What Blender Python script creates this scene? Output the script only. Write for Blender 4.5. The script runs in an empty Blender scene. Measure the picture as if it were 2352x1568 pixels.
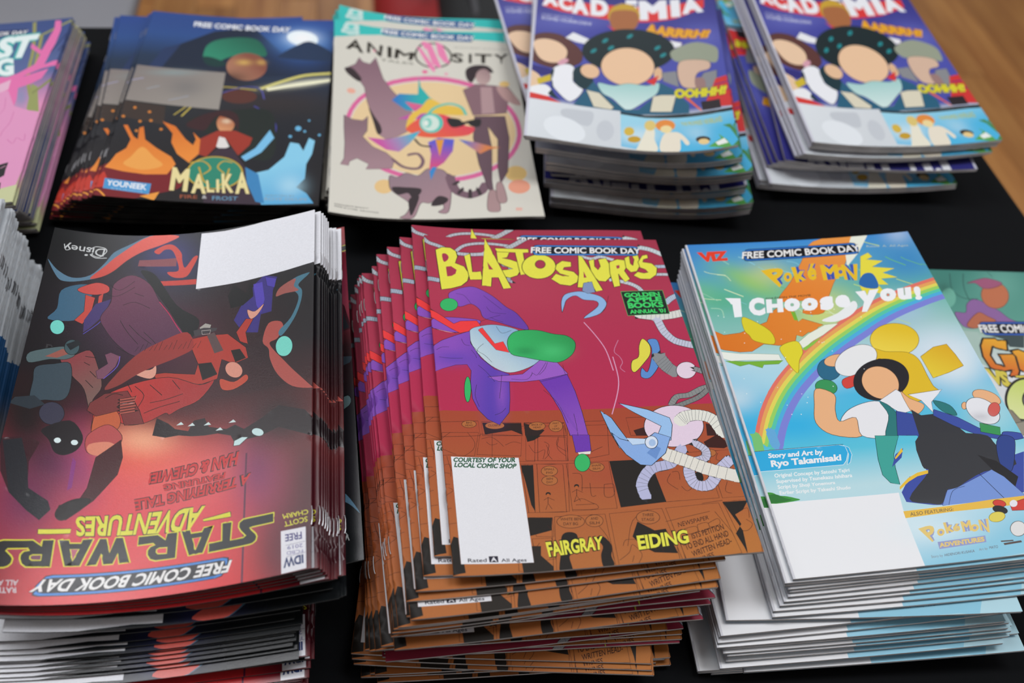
import bpy, bmesh, math, random, json, zlib
import numpy as np
from mathutils import Vector, Matrix
from mathutils.geometry import delaunay_2d_cdt
C = bpy.context.scene.collection
R0 = random.Random(7)
TZ = 0.75                      # height of the table top above the floor

# ------------------------------------------------------------------ camera, world, lights, exposure
CF, CP, CR, CH = (2198.196703, 0.844668, 0.107405, 0.535345)        # focal length for a 2352 wide frame, pitch, roll, height over the table
def make_camera():
    c, s, cr, sr = math.cos(CP), math.sin(CP), math.cos(CR), math.sin(CR)
    rt, up, fw = Vector((1, 0, 0)), Vector((0, s, c)), Vector((0, c, -s))
    r2, u2 = rt*cr + up*sr, up*cr - rt*sr
    m = Matrix.Identity(4)
    for i in range(3):
        m[i][0], m[i][1], m[i][2] = r2[i], u2[i], -fw[i]
    m[2][3] = CH + TZ
    cd = bpy.data.cameras.new('camera'); o = bpy.data.objects.new('camera', cd); C.objects.link(o)
    o.matrix_world = m
    cd.sensor_width = 36.0; cd.lens = CF*36/2352; cd.clip_start = .01; cd.clip_end = 60
    cd.dof.use_dof = True; cd.dof.focus_distance = .575; cd.dof.aperture_fstop = 5.0
    bpy.context.scene.camera = o
make_camera()
sc = bpy.context.scene
sc.view_settings.view_transform = 'Standard'; sc.view_settings.look = 'None'
sc.view_settings.gamma = 1; sc.view_settings.exposure = -0.14
sc.view_settings.use_curve_mapping = False
w = bpy.data.worlds.new('room_light'); sc.world = w; w.use_nodes = True
w.node_tree.nodes['Background'].inputs[0].default_value = (.80, .84, .92, 1)
w.node_tree.nodes['Background'].inputs[1].default_value = .3
def area(name, x, y, z, sx, sy, p, col=(1, .97, .93), aim=None):
    l = bpy.data.lights.new(name, 'AREA'); l.shape = 'RECTANGLE'; l.size = sx; l.size_y = sy; l.energy = p; l.color = col
    o = bpy.data.objects.new(name, l); C.objects.link(o); o.location = (x, y, z)
    if aim:
        d = Vector(aim) - Vector((x, y, z)); o.rotation_euler = d.to_track_quat('-Z', 'Y').to_euler()
    return o
CEIL = 2.98
PANELS = [(-.85, .7, 34), (.85, .7, 36), (-1.3, 2.5, 15), (-2.0, 1.3, 14), (2.05, 2.15, 14), (-3.4, .6, 26), (3.4, .6, 26), (-3.3, 3.6, 22), (3.3, 3.6, 22), (0, 5.6, 16)]
for px_, py_, pw_ in PANELS:
    area('ceiling_light', px_, py_, CEIL-.03, 1.18, .58, pw_*.64, (.96, .97, 1))
area('unseen_area_light', .0, 6.1, 1.6, 4.0, 1.6, 30, (.88, .94, 1), (0, .5, .8))  # broad area light at the back, out of view; no window is built
area('unseen_area_light', 2.2, -3.7, 1.5, 3.0, 1.5, 62, (.96, .97, 1), (.2, .5, .8))  # area light added behind the camera to fill the front page edges

# ------------------------------------------------------------------ materials
def lin(h):
    v = [int(h[i:i+2], 16)/255 for i in (0, 2, 4)]
    return np.array([c/12.92 if c <= .04045 else ((c+.055)/1.055)**2.4 for c in v])
def mat(name, base=(.8, .8, .8), rough=.5, attr=None, spec=.5, metal=0, noise=None, bump=None, coat=0):
    m = bpy.data.materials.new(name); m.use_nodes = True; nt = m.node_tree; N = nt.nodes; L = nt.links
    p = N['Principled BSDF']; p.inputs['Roughness'].default_value = rough; p.inputs['Metallic'].default_value = metal
    p.inputs['Specular IOR Level'].default_value = spec; p.inputs['Base Color'].default_value = (*base, 1)
    p.inputs['Coat Weight'].default_value = coat; p.inputs['Coat Roughness'].default_value = .3
    tc = N.new('ShaderNodeTexCoord'); src = None
    if attr:
        a = N.new('ShaderNodeAttribute'); a.attribute_name = attr; src = a.outputs['Color']
    if noise:
        n = N.new('ShaderNodeTexNoise'); n.inputs['Scale'].default_value = noise[0]; n.inputs['Detail'].default_value = 4
        L.new(tc.outputs['Object'], n.inputs['Vector'])
        r = N.new('ShaderNodeMapRange'); r.inputs['From Min'].default_value = .3; r.inputs['From Max'].default_value = .7
        r.inputs['To Min'].default_value = 1-noise[1]; r.inputs['To Max'].default_value = 1+noise[1]
        L.new(n.outputs['Fac'], r.inputs['Value'])
        v = N.new('ShaderNodeVectorMath'); v.operation = 'SCALE'
        if src: L.new(src, v.inputs[0])
        else: v.inputs[0].default_value = base
        L.new(r.outputs['Result'], v.inputs['Scale']); src = v.outputs[0]
    if src: L.new(src, p.inputs['Base Color'])
    if bump:
        n = N.new('ShaderNodeTexNoise'); n.inputs['Scale'].default_value = bump[0]; n.inputs['Detail'].default_value = 5
        L.new(tc.outputs['Object'], n.inputs['Vector'])
        b = N.new('ShaderNodeBump'); b.inputs['Strength'].default_value = bump[1]; b.inputs['Distance'].default_value = bump[2]
        L.new(n.outputs['Fac'], b.inputs['Height']); L.new(b.outputs['Normal'], p.inputs['Normal'])
    return m
COVERMAT = {
 'star': mat('glossy_ink', attr='ink', rough=.25, spec=.5, noise=(900, .04), bump=(1800, .3, .00015)),
 'poke': mat('coated_cover', attr='ink', rough=.28, spec=.4, bump=(1500, .08, .0001)),
 'blasto': mat('newsprint_cover', attr='ink', rough=.5, spec=.25, noise=(2200, .05), bump=(900, .2, .0002)),
 'soft': mat('satin_cover', attr='ink', rough=.42, spec=.3, bump=(400, .12, .0002)),
}
def page_mat(name, c1, c2, sc_=60):
    m = bpy.data.materials.new(name); m.use_nodes = True; nt = m.node_tree; N = nt.nodes; L = nt.links
    p = N['Principled BSDF']; p.inputs['Roughness'].default_value = .9; p.inputs['Specular IOR Level'].default_value = .1
    uv = N.new('ShaderNodeUVMap'); mp = N.new('ShaderNodeMapping'); mp.inputs['Scale'].default_value = (6, sc_, 1)
    n = N.new('ShaderNodeTexNoise'); n.inputs['Scale'].default_value = 1; n.inputs['Detail'].default_value = 2
    r = N.new('ShaderNodeValToRGB'); e = r.color_ramp.elements
    e[0].position = .36; e[0].color = (*c2, 1); e[1].position = .56; e[1].color = (*c1, 1)
    L.new(uv.outputs[0], mp.inputs[0]); L.new(mp.outputs[0], n.inputs['Vector']); L.new(n.outputs['Fac'], r.inputs[0]); L.new(r.outputs[0], p.inputs['Base Color'])
    return m
PM = {'grey': page_mat('grey_page_edges', (.66, .62, .60), (.34, .32, .31), 8), 'white': page_mat('pale_page_edges', (.62, .58, .56), (.30, .27, .26), 8),
      'dark': page_mat('dark_page_edges', (.13, .127, .12), (.03, .03, .033), 8)}
STEEL = mat('staple_steel', (.5, .5, .52), .3, metal=1)

# ------------------------------------------------------------------ printing: covers as flat planar maps in page millimetres
ART = json.loads(r'''{"blasto":[["V",[[0,"b82a50"],[110,"b82a50"],[150,"b42c50"],[200,"b03450"],[260,"a03048"]]],["B","c24a60",[568,2186,481,-9,-35,-288],0.35],["P","a8482e",[-21,1077,316,1071,686,1062,1032,1050,1690,1048,1725,-53,862,-83,-7,-55,-29,594],0,["b46c36",254,46,311,1019]],["B","a64630",[1018,564,272,-25,-23,-116],0.6],["B","c07a34",[1567,45,352,-26,-55,-187],0.6],["B","b8503a",[682,758,277,-22,-20,-131],0.5],["L","3a1c14",0.28,
[306,960,560,950,525,697,280,714,306,960],0],["L","3a1c14",0.28,[578,949,730,942,708,689,544,701,578,949],0],["L","3a1c14",0.28,[753,938,996,931,964,713,763,685,717,689,753,938],0],["L","3a1c14",0.28,[423,686,714,669,672,352,409,362,423,686],0],["L","3a1c14",0.28,[705,670,953,669,941,348,690,353,705,670],0],["L","3a1c14",0.28,[1173,683,1526,689,1531,361,1221,362,1173,683],0],["L","3a1c14",0.28,[1545,
687,1760,692,1736,361,1549,359,1545,687],0],["L","3a1c14",0.28,[584,324,866,317,864,-8,545,-15,584,324],0],["L","3a1c14",0.28,[890,317,1189,322,1228,-9,883,-10,890,317],0],["L","3a1c14",0.28,[1211,322,1517,329,1558,2,1249,-11,1211,322],0],["L","3a1c14",0.28,[1542,333,1729,340,1673,1,1588,-1,1542,333],0],["L","3a1c14",0.28,[365,255,558,242,530,-4,347,10,365,255],0],["L","3a1c14",0.28,[4,991,226,1000,
228,892,0,885,4,991],0],["L","3a1c14",0.28,[246,993,481,979,478,884,240,892,246,993],0],["L","3a1c14",0.28,[498,978,739,961,733,868,494,883,498,978],0],["L","3a1c14",0.28,[501,975,739,964,740,868,494,884,501,975],0],["L","3a1c14",0.28,[761,968,1009,960,1004,848,757,867,761,968],0],["L","3a1c14",0.28,[1118,972,1388,968,1386,816,1120,838,1118,972],0],["L","3a1c14",0.28,[7,915,220,916,181,749,-13,760,
7,915],0],["L","3a1c14",0.28,[228,904,473,885,450,740,196,760,228,904],0],["L","3a1c14",0.28,[497,884,733,857,720,689,474,707,497,884],0],["L","3a1c14",0.28,[534,680,684,664,656,349,506,358,534,680],0],["L","3a1c14",0.28,[443,680,511,675,481,359,446,361,443,680],0],["L","3a1c14",0.28,[442,330,572,320,563,202,469,209,442,330],0],["L","3a1c14",0.28,[442,197,549,195,552,69,448,58,442,197],0],["P","1f1a16",[957,
667,1169,661,1204,569,1225,362,962,351],0],["P","1f1a16",[1541,331,1689,332,1643,272,1590,245,1607,182,1559,125,1590,4,1604,141],0],["P","1f1a16",[604,199,642,223,688,206,686,143,657,97,627,72,630,-13,563,-11,585,104],1],["P","1f1a16",[790,172,831,178,867,116,852,59,858,2,801,-6,797,65,817,120],1],["P","1f1a16",[1035,252,1118,188,1181,192,1213,36,1088,54,1028,99,989,162],0],["P","1f1a16",[1389,508,
1466,551,1473,490,1422,472],1],["P","1f1a16",[392,333,566,321,558,242,424,213,385,244],0],["P","26201a",[364,217,433,154,484,150,476,94,534,23,529,-13,370,-2],0],["P","1f1a16",[19,231,44,223,45,155,63,69,67,16,1,5,2,119,0,184],0],["P","1f1a16",[442,676,511,672,482,367,466,409,454,555,445,631],0],["P","1f1a16",[497,884,590,878,539,847,500,838],0],["P","1f1a16",[481,327,571,320,556,242,520,264,476,228],0],["P","2a1a18",[249,
986,481,976,475,892,417,925,333,913,257,900],0],["P","2a1a18",[501,973,561,950,614,916,576,879,494,884],0],["P","3a1a18",[1144,875,1235,899,1302,823,1153,835],0],["P","3a1a18",[1595,895,1675,869,1681,796,1579,802],0],["P","3a1510",[1545,757,1647,810,1701,724,1656,703,1553,716],0],["L","3a1c14",0.22,[53,916,-6,859,-1,804,77,761],1],["L","3a1c14",0.22,[155,916,190,848,176,793,122,750],1],["L","3a1c14",0.22,
[234,870,291,880,333,845,357,811],1],["L","3a1c14",0.22,[368,821,417,842,461,829],1],["L","3a1c14",0.22,[259,847,285,824,323,834],1],["L","3a1c14",0.22,[506,815,536,757,594,776,575,710],1],["L","3a1c14",0.22,[608,809,618,752,584,709],1],["L","3a1c14",0.22,[689,849,670,782,712,723],1],["L","3a1c14",0.22,[22,749,35,674,57,621],1],["L","3a1c14",0.22,[15,538,40,518,-24,477],1],["L","3a1c14",0.22,[-17,642,
31,632],1],["L","3a1c14",0.22,[-26,569,26,559],1],["L","3a1c14",0.22,[-9,685,36,690,34,611],1],["L","3a1c14",0.22,[-38,397,23,407],1],["L","3a1c14",0.22,[-2,308,41,313],1],["L","3a1c14",0.25,[600,832,624,808,607,752,628,706],1],["L","3a1c14",0.25,[688,861,670,805,719,756],1],["L","3a1c14",0.25,[731,600,779,585,765,479],1],["L","3a1c14",0.25,[853,667,827,680,855,734,937,772],1],["L","3a1c14",0.25,[764,
500,947,484],1],["L","3a1c14",0.25,[819,528,813,443,839,441],1],["L","3a1c14",0.25,[898,510,951,505,937,432,887,431,898,510],1],["L","3a1c14",0.25,[708,411,756,428,805,397,833,379,824,354,691,361],1],["L","3a1c14",0.25,[714,390,821,388],1],["L","3a1c14",0.25,[1293,549,1262,497,1297,451,1312,439],1],["L","3a1c14",0.25,[1304,559,1341,556,1337,502],1],["L","3a1c14",0.25,[1335,458,1363,423,1419,462],1],["L","3a1c14",0.25,
[1608,468,1580,405,1612,386],1],["L","3a1c14",0.25,[1608,671,1586,627,1621,613],1],["L","3a1c14",0.25,[892,27,952,68,979,114,1018,52,989,-2],1],["L","3a1c14",0.25,[926,110,951,146,1019,139],1],["L","3a1c14",0.25,[974,47,958,10],1],["L","3a1c14",0.25,[1088,54,1124,99,1138,49],1],["L","3a1c14",0.25,[780,307,852,176,861,39],1],["L","3a1c14",0.25,[1112,321,1010,260,952,107],1],["L","3a1c14",0.25,[791,321,
798,260],1],["L","3a1c14",0.25,[1191,236,1453,278],1],["L","3a1c14",0.25,[1284,181,1349,190,1349,155,1285,146,1284,181],1],["L","3a1c14",0.25,[1360,199,1417,209,1419,168,1362,156,1360,199],1],["L","3a1c14",0.25,[1424,203,1485,228,1486,192,1431,179,1424,203],1],["L","3a1c14",0.25,[1480,275,1540,137],1],["L","3a1c14",0.25,[1422,333,1544,343],1],["L","3a1c14",0.25,[1643,210,1670,177,1631,139,1587,143],1],["L","3a1c14",0.25,
[1634,273,1674,281,1664,219],1],["L","3a1c14",0.25,[1221,178,1214,2],1],["L","3a1c14",0.25,[1236,166,1245,-11],1],["L","3a1c14",0.25,[1237,97,1258,75],1],["L","3a1c14",0.25,[537,273,558,242],1],["L","3a1c14",0.25,[479,170,447,124,479,113],1],["L","3a1c14",0.25,[1649,646,1658,611,1690,620],1],["P","1f1a16",[585,473,579,464,569,462,559,466,556,475,562,483,572,486,582,482],1],["P","b5602e",[579,465,575,
458,568,455,561,459,560,466,563,473,571,476,577,472],1],["L","3a1c14",0.25,[540,435,567,451,600,430],0],["L","3a1c14",0.3,[542,373,561,412,578,375],0],["L","3a1c14",0.3,[567,453,561,412],0],["P","1f1a16",[753,512,748,503,737,501,727,505,725,514,730,523,741,526,751,521],1],["P","b5602e",[747,504,743,497,736,494,729,498,728,506,732,513,739,515,746,512],1],["L","3a1c14",0.25,[707,474,735,490,768,468],0],["L","3a1c14",0.3,
[708,411,729,451,745,413],0],["L","3a1c14",0.3,[736,492,729,451],0],["P","b36a38",[1164,266,1151,246,1124,233,1090,231,1060,240,1039,258,1035,279,1048,300,1075,313,1109,315,1140,306,1160,288],1],["L","3a1c14",0.28,[1164,266,1151,246,1124,233,1090,231,1060,240,1039,258,1035,279,1048,300,1075,313,1109,315,1140,306,1160,288],2],["T","3a1c14","THREE",[1073,300,1137,296,1133,278,1069,282],0.004],["T","3a1c14","STAGE",[1063,
271,1134,266,1130,248,1060,253],0.004],["P","b36a38",[745,280,731,260,701,248,662,246,625,254,599,272,592,293,606,313,636,326,675,329,713,320,738,302],1],["L","3a1c14",0.28,[745,280,731,260,701,248,662,246,625,254,599,272,592,293,606,313,636,326,675,329,713,320,738,302],2],["T","3a1c14","WHITE BEN",[615,315,730,308,727,290,612,298],0.004],["T","3a1c14","DAY BG",[628,285,708,280,705,262,625,267],0.004],["P","b36a38",[848,
276,838,257,818,245,793,243,770,250,754,265,751,285,761,303,781,315,806,318,830,311,845,295],1],["L","3a1c14",0.28,[848,276,838,257,818,245,793,243,770,250,754,265,751,285,761,303,781,315,806,318,830,311,845,295],2],["T","3a1c14","AND",[783,304,825,303,822,286,780,288],0.004],["T","3a1c14","SILH",[771,277,827,274,824,257,768,260],0.004],["P","b36a38",[647,623,638,606,619,595,595,592,572,598,557,612,
553,629,562,646,581,658,605,661,628,654,643,640],1],["L","3a1c14",0.28,[647,623,638,606,619,595,595,592,572,598,557,612,553,629,562,646,581,658,605,661,628,654,643,640],2],["T","3a1c14","SMALL",[572,647,634,645,632,631,570,633],0.004],["T","3a1c14","FIG",[581,623,618,622,616,609,579,609],0.004],["P","b36a38",[637,559,629,543,611,533,588,531,566,536,551,549,547,565,556,581,574,591,597,594,619,588,634,
575],1],["L","3a1c14",0.28,[637,559,629,543,611,533,588,531,566,536,551,549,547,565,556,581,574,591,597,594,619,588,634,575],2],["T","3a1c14","BEN",[577,582,613,581,611,567,575,568],0.004],["T","3a1c14","DAY",[574,559,610,558,608,545,572,545],0.004],["P","b36a38",[920,628,911,613,892,603,869,601,847,607,832,620,829,636,837,650,856,660,880,662,902,656,916,643],1],["L","3a1c14",0.28,[920,628,911,613,
892,603,869,601,847,607,832,620,829,636,837,650,856,660,880,662,902,656,916,643],2],["T","3a1c14","SHAPE",[850,651,905,649,903,636,848,638],0.004],["T","3a1c14","SILH",[852,629,896,628,893,615,849,616],0.004],["P","b36a38",[1599,672,1590,659,1573,650,1554,647,1536,652,1525,663,1523,677,1532,690,1548,699,1568,702,1586,697,1597,686],1],["L","3a1c14",0.28,[1599,672,1590,659,1573,650,1554,647,1536,652,
1525,663,1523,677,1532,690,1548,699,1568,702,1586,697,1597,686],2],["T","3a1c14","..",[1556,679,1568,681,1566,672,1554,670],0.004],["P","b36a38",[213,976,206,963,189,954,168,950,147,954,132,963,127,976,134,990,151,999,173,1003,194,999,208,990],1],["L","3a1c14",0.28,[213,976,206,963,189,954,168,950,147,954,132,963,127,976,134,990,151,999,173,1003,194,999,208,990],2],["T","3a1c14","BIG",[155,993,188,
995,187,982,154,980],0.004],["T","3a1c14","HEAD",[147,973,193,974,192,962,146,960],0.004],["P","b36a38",[623,946,614,931,595,921,569,918,545,923,528,936,524,951,532,966,552,976,578,979,602,974,619,961],1],["L","3a1c14",0.28,[623,946,614,931,595,921,569,918,545,923,528,936,524,951,532,966,552,976,578,979,602,974,619,961],2],["T","3a1c14","BACK OF",[543,967,609,965,608,953,541,954],0.004],["T","3a1c14","HEAD",[550,
946,596,945,595,933,548,934],0.004],["P","b36a38",[727,939,718,919,701,905,679,901,660,908,647,923,644,944,653,964,670,979,692,983,712,976,725,960],1],["L","3a1c14",0.28,[727,939,718,919,701,905,679,901,660,908,647,923,644,944,653,964,670,979,692,983,712,976,725,960],2],["T","3a1c14","PART",[671,969,708,969,706,957,669,957],0.004],["T","3a1c14","OF",[678,948,695,949,693,937,676,936],0.004],["T","3a1c14","HEAD",[662,
929,705,928,703,916,660,917],0.004],["P","b36a38",[379,962,370,949,348,941,319,938,290,942,270,952,264,965,273,978,295,988,325,991,353,986,373,976],1],["L","3a1c14",0.28,[379,962,370,949,348,941,319,938,290,942,270,952,264,965,273,978,295,988,325,991,353,986,373,976],2],["T","3a1c14","CLOSEUP",[284,972,361,972,359,959,283,958],0.004],["T","3a1c14","NEWSPAPER",[1255,223,1437,253,1435,228,1254,194],0.003],["T","3a1c14","ISTS PETITION",[1311,
147,1502,191,1503,158,1312,114],0.014],["T","3a1c14","TO END ALL HAND",[1256,85,1517,149,1517,114,1261,50],0.014],["T","3a1c14","WRITTEN HEAD-",[1284,38,1522,103,1522,69,1288,6],0.014],["T","3a1c14","LINES",[1322,1,1402,23,1403,-6,1325,-29],0.014],["T","1a1610","FAIRGRAY",[511,167,826,178,815,106,518,86],0.09],["T","e6e34c","FAIRGRAY",[511,167,826,178,815,106,518,86],0.04],["T","1a1610","EIDING",[1011,
160,1295,170,1290,96,1007,82],0.09],["T","e6e34c","EIDING",[1011,160,1295,170,1290,96,1007,82],0.04],["L","2a2a2e",3.7,[-15,2580,25,2529,90,2503,146,2474],1],["L","b7bcc6",3.0,[-15,2580,25,2529,90,2503,146,2474],1],["L","55565e",0.18,[-21,2552,3,2588],0],["L","55565e",0.18,[-11,2538,12,2574],0],["L","55565e",0.18,[1,2522,23,2561],0],["L","55565e",0.18,[16,2509,34,2550],0],["L","55565e",0.18,[33,2500,
47,2543],0],["L","55565e",0.18,[50,2493,63,2537],0],["L","55565e",0.18,[68,2487,80,2531],0],["L","55565e",0.18,[83,2481,97,2525],0],["L","55565e",0.18,[99,2474,113,2517],0],["L","55565e",0.18,[115,2466,130,2508],0],["L","2a2a2e",4.3,[-6,2174,31,2172,76,2164],1],["L","aab6c8",3.6,[-6,2174,31,2172,76,2164],1],["L","55565e",0.18,[-3,2148,4,2200],0],["L","55565e",0.18,[6,2147,13,2200],0],["L","55565e",0.18,
[16,2147,24,2199],0],["L","55565e",0.18,[26,2146,35,2198],0],["L","55565e",0.18,[37,2144,48,2196],0],["L","55565e",0.18,[50,2142,61,2194],0],["L","2a2a2e",3.0999999999999996,[212,2460,275,2521,375,2549,493,2547,600,2529],1],["L","bcc0c8",2.4,[212,2460,275,2521,375,2549,493,2547,600,2529],1],["L","55565e",0.18,[229,2459,216,2484],0],["L","55565e",0.18,[243,2475,231,2501],0],["L","55565e",0.18,[260,2492,
251,2521],0],["L","55565e",0.18,[278,2505,273,2537],0],["L","55565e",0.18,[298,2515,296,2548],0],["L","55565e",0.18,[322,2522,322,2556],0],["L","55565e",0.18,[348,2528,349,2562],0],["L","55565e",0.18,[374,2532,377,2566],0],["L","55565e",0.18,[402,2534,406,2569],0],["L","55565e",0.18,[432,2534,436,2569],0],["L","55565e",0.18,[462,2532,467,2567],0],["L","55565e",0.18,[490,2530,496,2565],0],["L","55565e",0.18,
[520,2526,527,2561],0],["L","55565e",0.18,[550,2521,558,2555],0],["L","2a2a2e",3.7,[229,2436,306,2432,394,2441],1],["L","bcc0c8",3.0,[229,2436,306,2432,394,2441],1],["L","55565e",0.18,[240,2415,246,2455],0],["L","55565e",0.18,[259,2414,265,2453],0],["L","55565e",0.18,[282,2412,287,2452],0],["L","55565e",0.18,[304,2412,308,2451],0],["L","55565e",0.18,[328,2414,331,2453],0],["L","55565e",0.18,[354,2416,
356,2456],0],["L","2a2a2e",4.3,[577,2506,642,2551,720,2611],1],["L","b9bcc2",3.6,[577,2506,642,2551,720,2611],1],["L","55565e",0.18,[594,2491,584,2537],0],["L","55565e",0.18,[610,2502,600,2548],0],["L","55565e",0.18,[629,2515,618,2561],0],["L","55565e",0.18,[648,2528,637,2574],0],["L","55565e",0.18,[668,2544,656,2589],0],["L","55565e",0.18,[691,2561,679,2607],0],["L","2a2a2e",3.2,[528,2336,574,2309,
551,2200,567,2173],1],["L","a6aab6",2.5,[528,2336,574,2309,551,2200,567,2173],1],["L","55565e",0.18,[533,2314,543,2352],0],["L","55565e",0.18,[547,2311,558,2348],0],["L","55565e",0.18,[557,2306,575,2339],0],["L","55565e",0.18,[560,2302,587,2316],0],["L","55565e",0.18,[558,2287,585,2284],0],["L","55565e",0.18,[551,2258,577,2250],0],["L","55565e",0.18,[543,2226,568,2220],0],["L","55565e",0.18,[537,2198,
564,2201],0],["L","55565e",0.18,[540,2176,565,2197],0],["L","55565e",0.18,[548,2164,567,2195],0],["L","2a2a2e",3.3,[1100,2417,1166,2394,1230,2415,1304,2385],1],["L","c8cdd6",2.6,[1100,2417,1166,2394,1230,2415,1304,2385],1],["L","55565e",0.18,[1106,2395,1118,2429],0],["L","55565e",0.18,[1123,2388,1135,2421],0],["L","55565e",0.18,[1143,2380,1153,2415],0],["L","55565e",0.18,[1163,2377,1169,2412],0],["L","55565e",0.18,
[1181,2381,1181,2414],0],["L","55565e",0.18,[1198,2389,1196,2422],0],["L","55565e",0.18,[1212,2395,1213,2430],0],["L","55565e",0.18,[1226,2398,1233,2433],0],["L","55565e",0.18,[1244,2393,1255,2428],0],["L","55565e",0.18,[1264,2384,1277,2418],0],["L","2a2a2e",4.9,[1545,2511,1612,2490,1684,2443],1],["L","c8d4d8",4.2,[1545,2511,1612,2490,1684,2443],1],["L","55565e",0.18,[1546,2478,1567,2538],0],["L","55565e",0.18,
[1563,2474,1585,2534],0],["L","55565e",0.18,[1582,2468,1605,2527],0],["L","55565e",0.18,[1599,2461,1625,2519],0],["L","55565e",0.18,[1618,2450,1646,2508],0],["L","55565e",0.18,[1638,2437,1667,2494],0],["L","2a2a2e",3.7,[1611,2308,1684,2312],1],["L","b0bed2",3.0,[1611,2308,1684,2312],1],["L","55565e",0.18,[1621,2288,1630,2329],0],["L","55565e",0.18,[1643,2289,1652,2331],0],["L","2a2a2e",3.3,[1597,2227,
1684,2228],1],["L","c0c6cc",2.6,[1597,2227,1684,2228],1],["L","55565e",0.18,[1611,2209,1619,2244],0],["L","55565e",0.18,[1636,2210,1644,2244],0],["L","2a2a2e",3.9000000000000004,[1264,2178,1374,2141,1434,2098,1454,2056],1],["L","c6ccd4",3.2,[1264,2178,1374,2141,1434,2098,1454,2056],1],["L","55565e",0.18,[1277,2150,1292,2193],0],["L","55565e",0.18,[1308,2140,1322,2184],0],["L","55565e",0.18,[1339,2130,
1355,2173],0],["L","55565e",0.18,[1365,2119,1383,2162],0],["L","55565e",0.18,[1384,2110,1403,2151],0],["L","55565e",0.18,[1399,2099,1420,2140],0],["L","55565e",0.18,[1411,2089,1434,2128],0],["L","55565e",0.18,[1421,2079,1446,2116],0],["L","55565e",0.18,[1428,2070,1456,2103],0],["L","55565e",0.18,[1433,2060,1463,2089],0],["L","2a2a2e",4.7,[1600,1944,1644,1985,1691,2013],1],["L","b9c4da",4,[1600,1944,
1644,1985,1691,2013],1],["L","55565e",0.18,[1616,1932,1599,1972],0],["L","55565e",0.18,[1627,1943,1611,1983],0],["L","55565e",0.18,[1639,1954,1625,1996],0],["L","55565e",0.18,[1649,1962,1639,2008],0],["L","55565e",0.18,[1660,1969,1653,2018],0],["L","55565e",0.18,[1672,1977,1668,2026],0],["L","2a2a2e",6.9,[1385,1829,1495,1810,1614,1824,1704,1850],1],["L","dcdcd6",6.2,[1385,1829,1495,1810,1614,1824,1704,
1850],1],["L","55565e",0.18,[1393,1789,1416,1861],0],["L","55565e",0.18,[1422,1783,1444,1855],0],["L","55565e",0.18,[1454,1777,1475,1850],0],["L","55565e",0.18,[1487,1774,1504,1847],0],["L","55565e",0.18,[1518,1775,1532,1848],0],["L","55565e",0.18,[1550,1778,1562,1851],0],["L","55565e",0.18,[1581,1782,1592,1855],0],["L","55565e",0.18,[1610,1787,1619,1860],0],["L","55565e",0.18,[1637,1794,1644,1866],0],["L","55565e",0.18,
[1664,1801,1669,1874],0],["L","2a2a2e",6.3,[1501,1774,1520,1670,1567,1593,1634,1559,1704,1539],1],["L","c4c8da",5.6,[1501,1774,1520,1670,1567,1593,1634,1559,1704,1539],1],["L","55565e",0.18,[1478,1740,1529,1769],0],["L","55565e",0.18,[1482,1712,1533,1741],0],["L","55565e",0.18,[1488,1680,1538,1713],0],["L","55565e",0.18,[1496,1650,1544,1690],0],["L","55565e",0.18,[1506,1625,1552,1670],0],["L","55565e",0.18,
[1519,1603,1562,1651],0],["L","55565e",0.18,[1533,1582,1574,1634],0],["L","55565e",0.18,[1548,1565,1586,1621],0],["L","55565e",0.18,[1566,1551,1599,1611],0],["L","55565e",0.18,[1585,1542,1613,1604],0],["L","55565e",0.18,[1603,1535,1630,1597],0],["L","55565e",0.18,[1621,1528,1647,1591],0],["L","55565e",0.18,[1640,1522,1666,1585],0],["L","55565e",0.18,[1661,1516,1686,1579],0],["P","e6e34c",[70,2459,118,
2492,176,2491,212,2460,219,2405,198,2341,257,2311,286,2239,268,2171,222,2123,155,2095,84,2080],0],["L","1c1a1c",0.5,[70,2459,118,2492,176,2491,212,2460,219,2405,198,2341,257,2311,286,2239,268,2171,222,2123,155,2095,84,2080,70,2459],0],["P","e6e34c",[264,2415,310,2442,310,2260,368,2270,371,2189,284,2185],0],["L","1c1a1c",0.5,[264,2415,310,2442,310,2260,368,2270,371,2189,284,2185,264,2415],0],["P","e6e34c",[496,
2483,546,2489,587,2464,567,2414,531,2406,584,2393,639,2365,651,2296,617,2234,562,2210,511,2226,488,2280,552,2292,592,2298,537,2329,493,2363],0],["L","1c1a1c",0.5,[496,2483,546,2489,587,2464,567,2414,531,2406,584,2393,639,2365,651,2296,617,2234,562,2210,511,2226,488,2280,552,2292,592,2298,537,2329,493,2363,496,2483],0],["P","e6e34c",[489,2507,725,2501,725,2465,685,2462,682,2247,637,2238,627,2464,499,
2469],0],["L","1c1a1c",0.5,[489,2507,725,2501,725,2465,685,2462,682,2247,637,2238,627,2464,499,2469,489,2507],0],["P","e6e34c",[429,2610,560,2113,502,2103,481,2212,438,2211,424,2124,359,2132],0],["L","1c1a1c",0.5,[429,2610,560,2113,502,2103,481,2212,438,2211,424,2124,359,2132,429,2610],0],["P","a83550",[113,2419,140,2428,157,2396,142,2359,119,2349],1],["P","a83550",[131,2299,167,2307,202,2274,192,2237,
164,2213,133,2206],0],["P","a83550",[421,2364,425,2290,454,2290],0],["P","e6e34c",[896,2318,870,2257,820,2214,759,2199,703,2215,666,2260,658,2321,682,2382,732,2428,794,2445,852,2427,889,2381],1],["L","1c1a1c",0.5,[896,2318,870,2257,820,2214,759,2199,703,2215,666,2260,658,2321,682,2382,732,2428,794,2445,852,2427,889,2381],2],["P","a83550",[825,2343,817,2322,802,2307,784,2302,767,2308,756,2323,754,2344,
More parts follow.
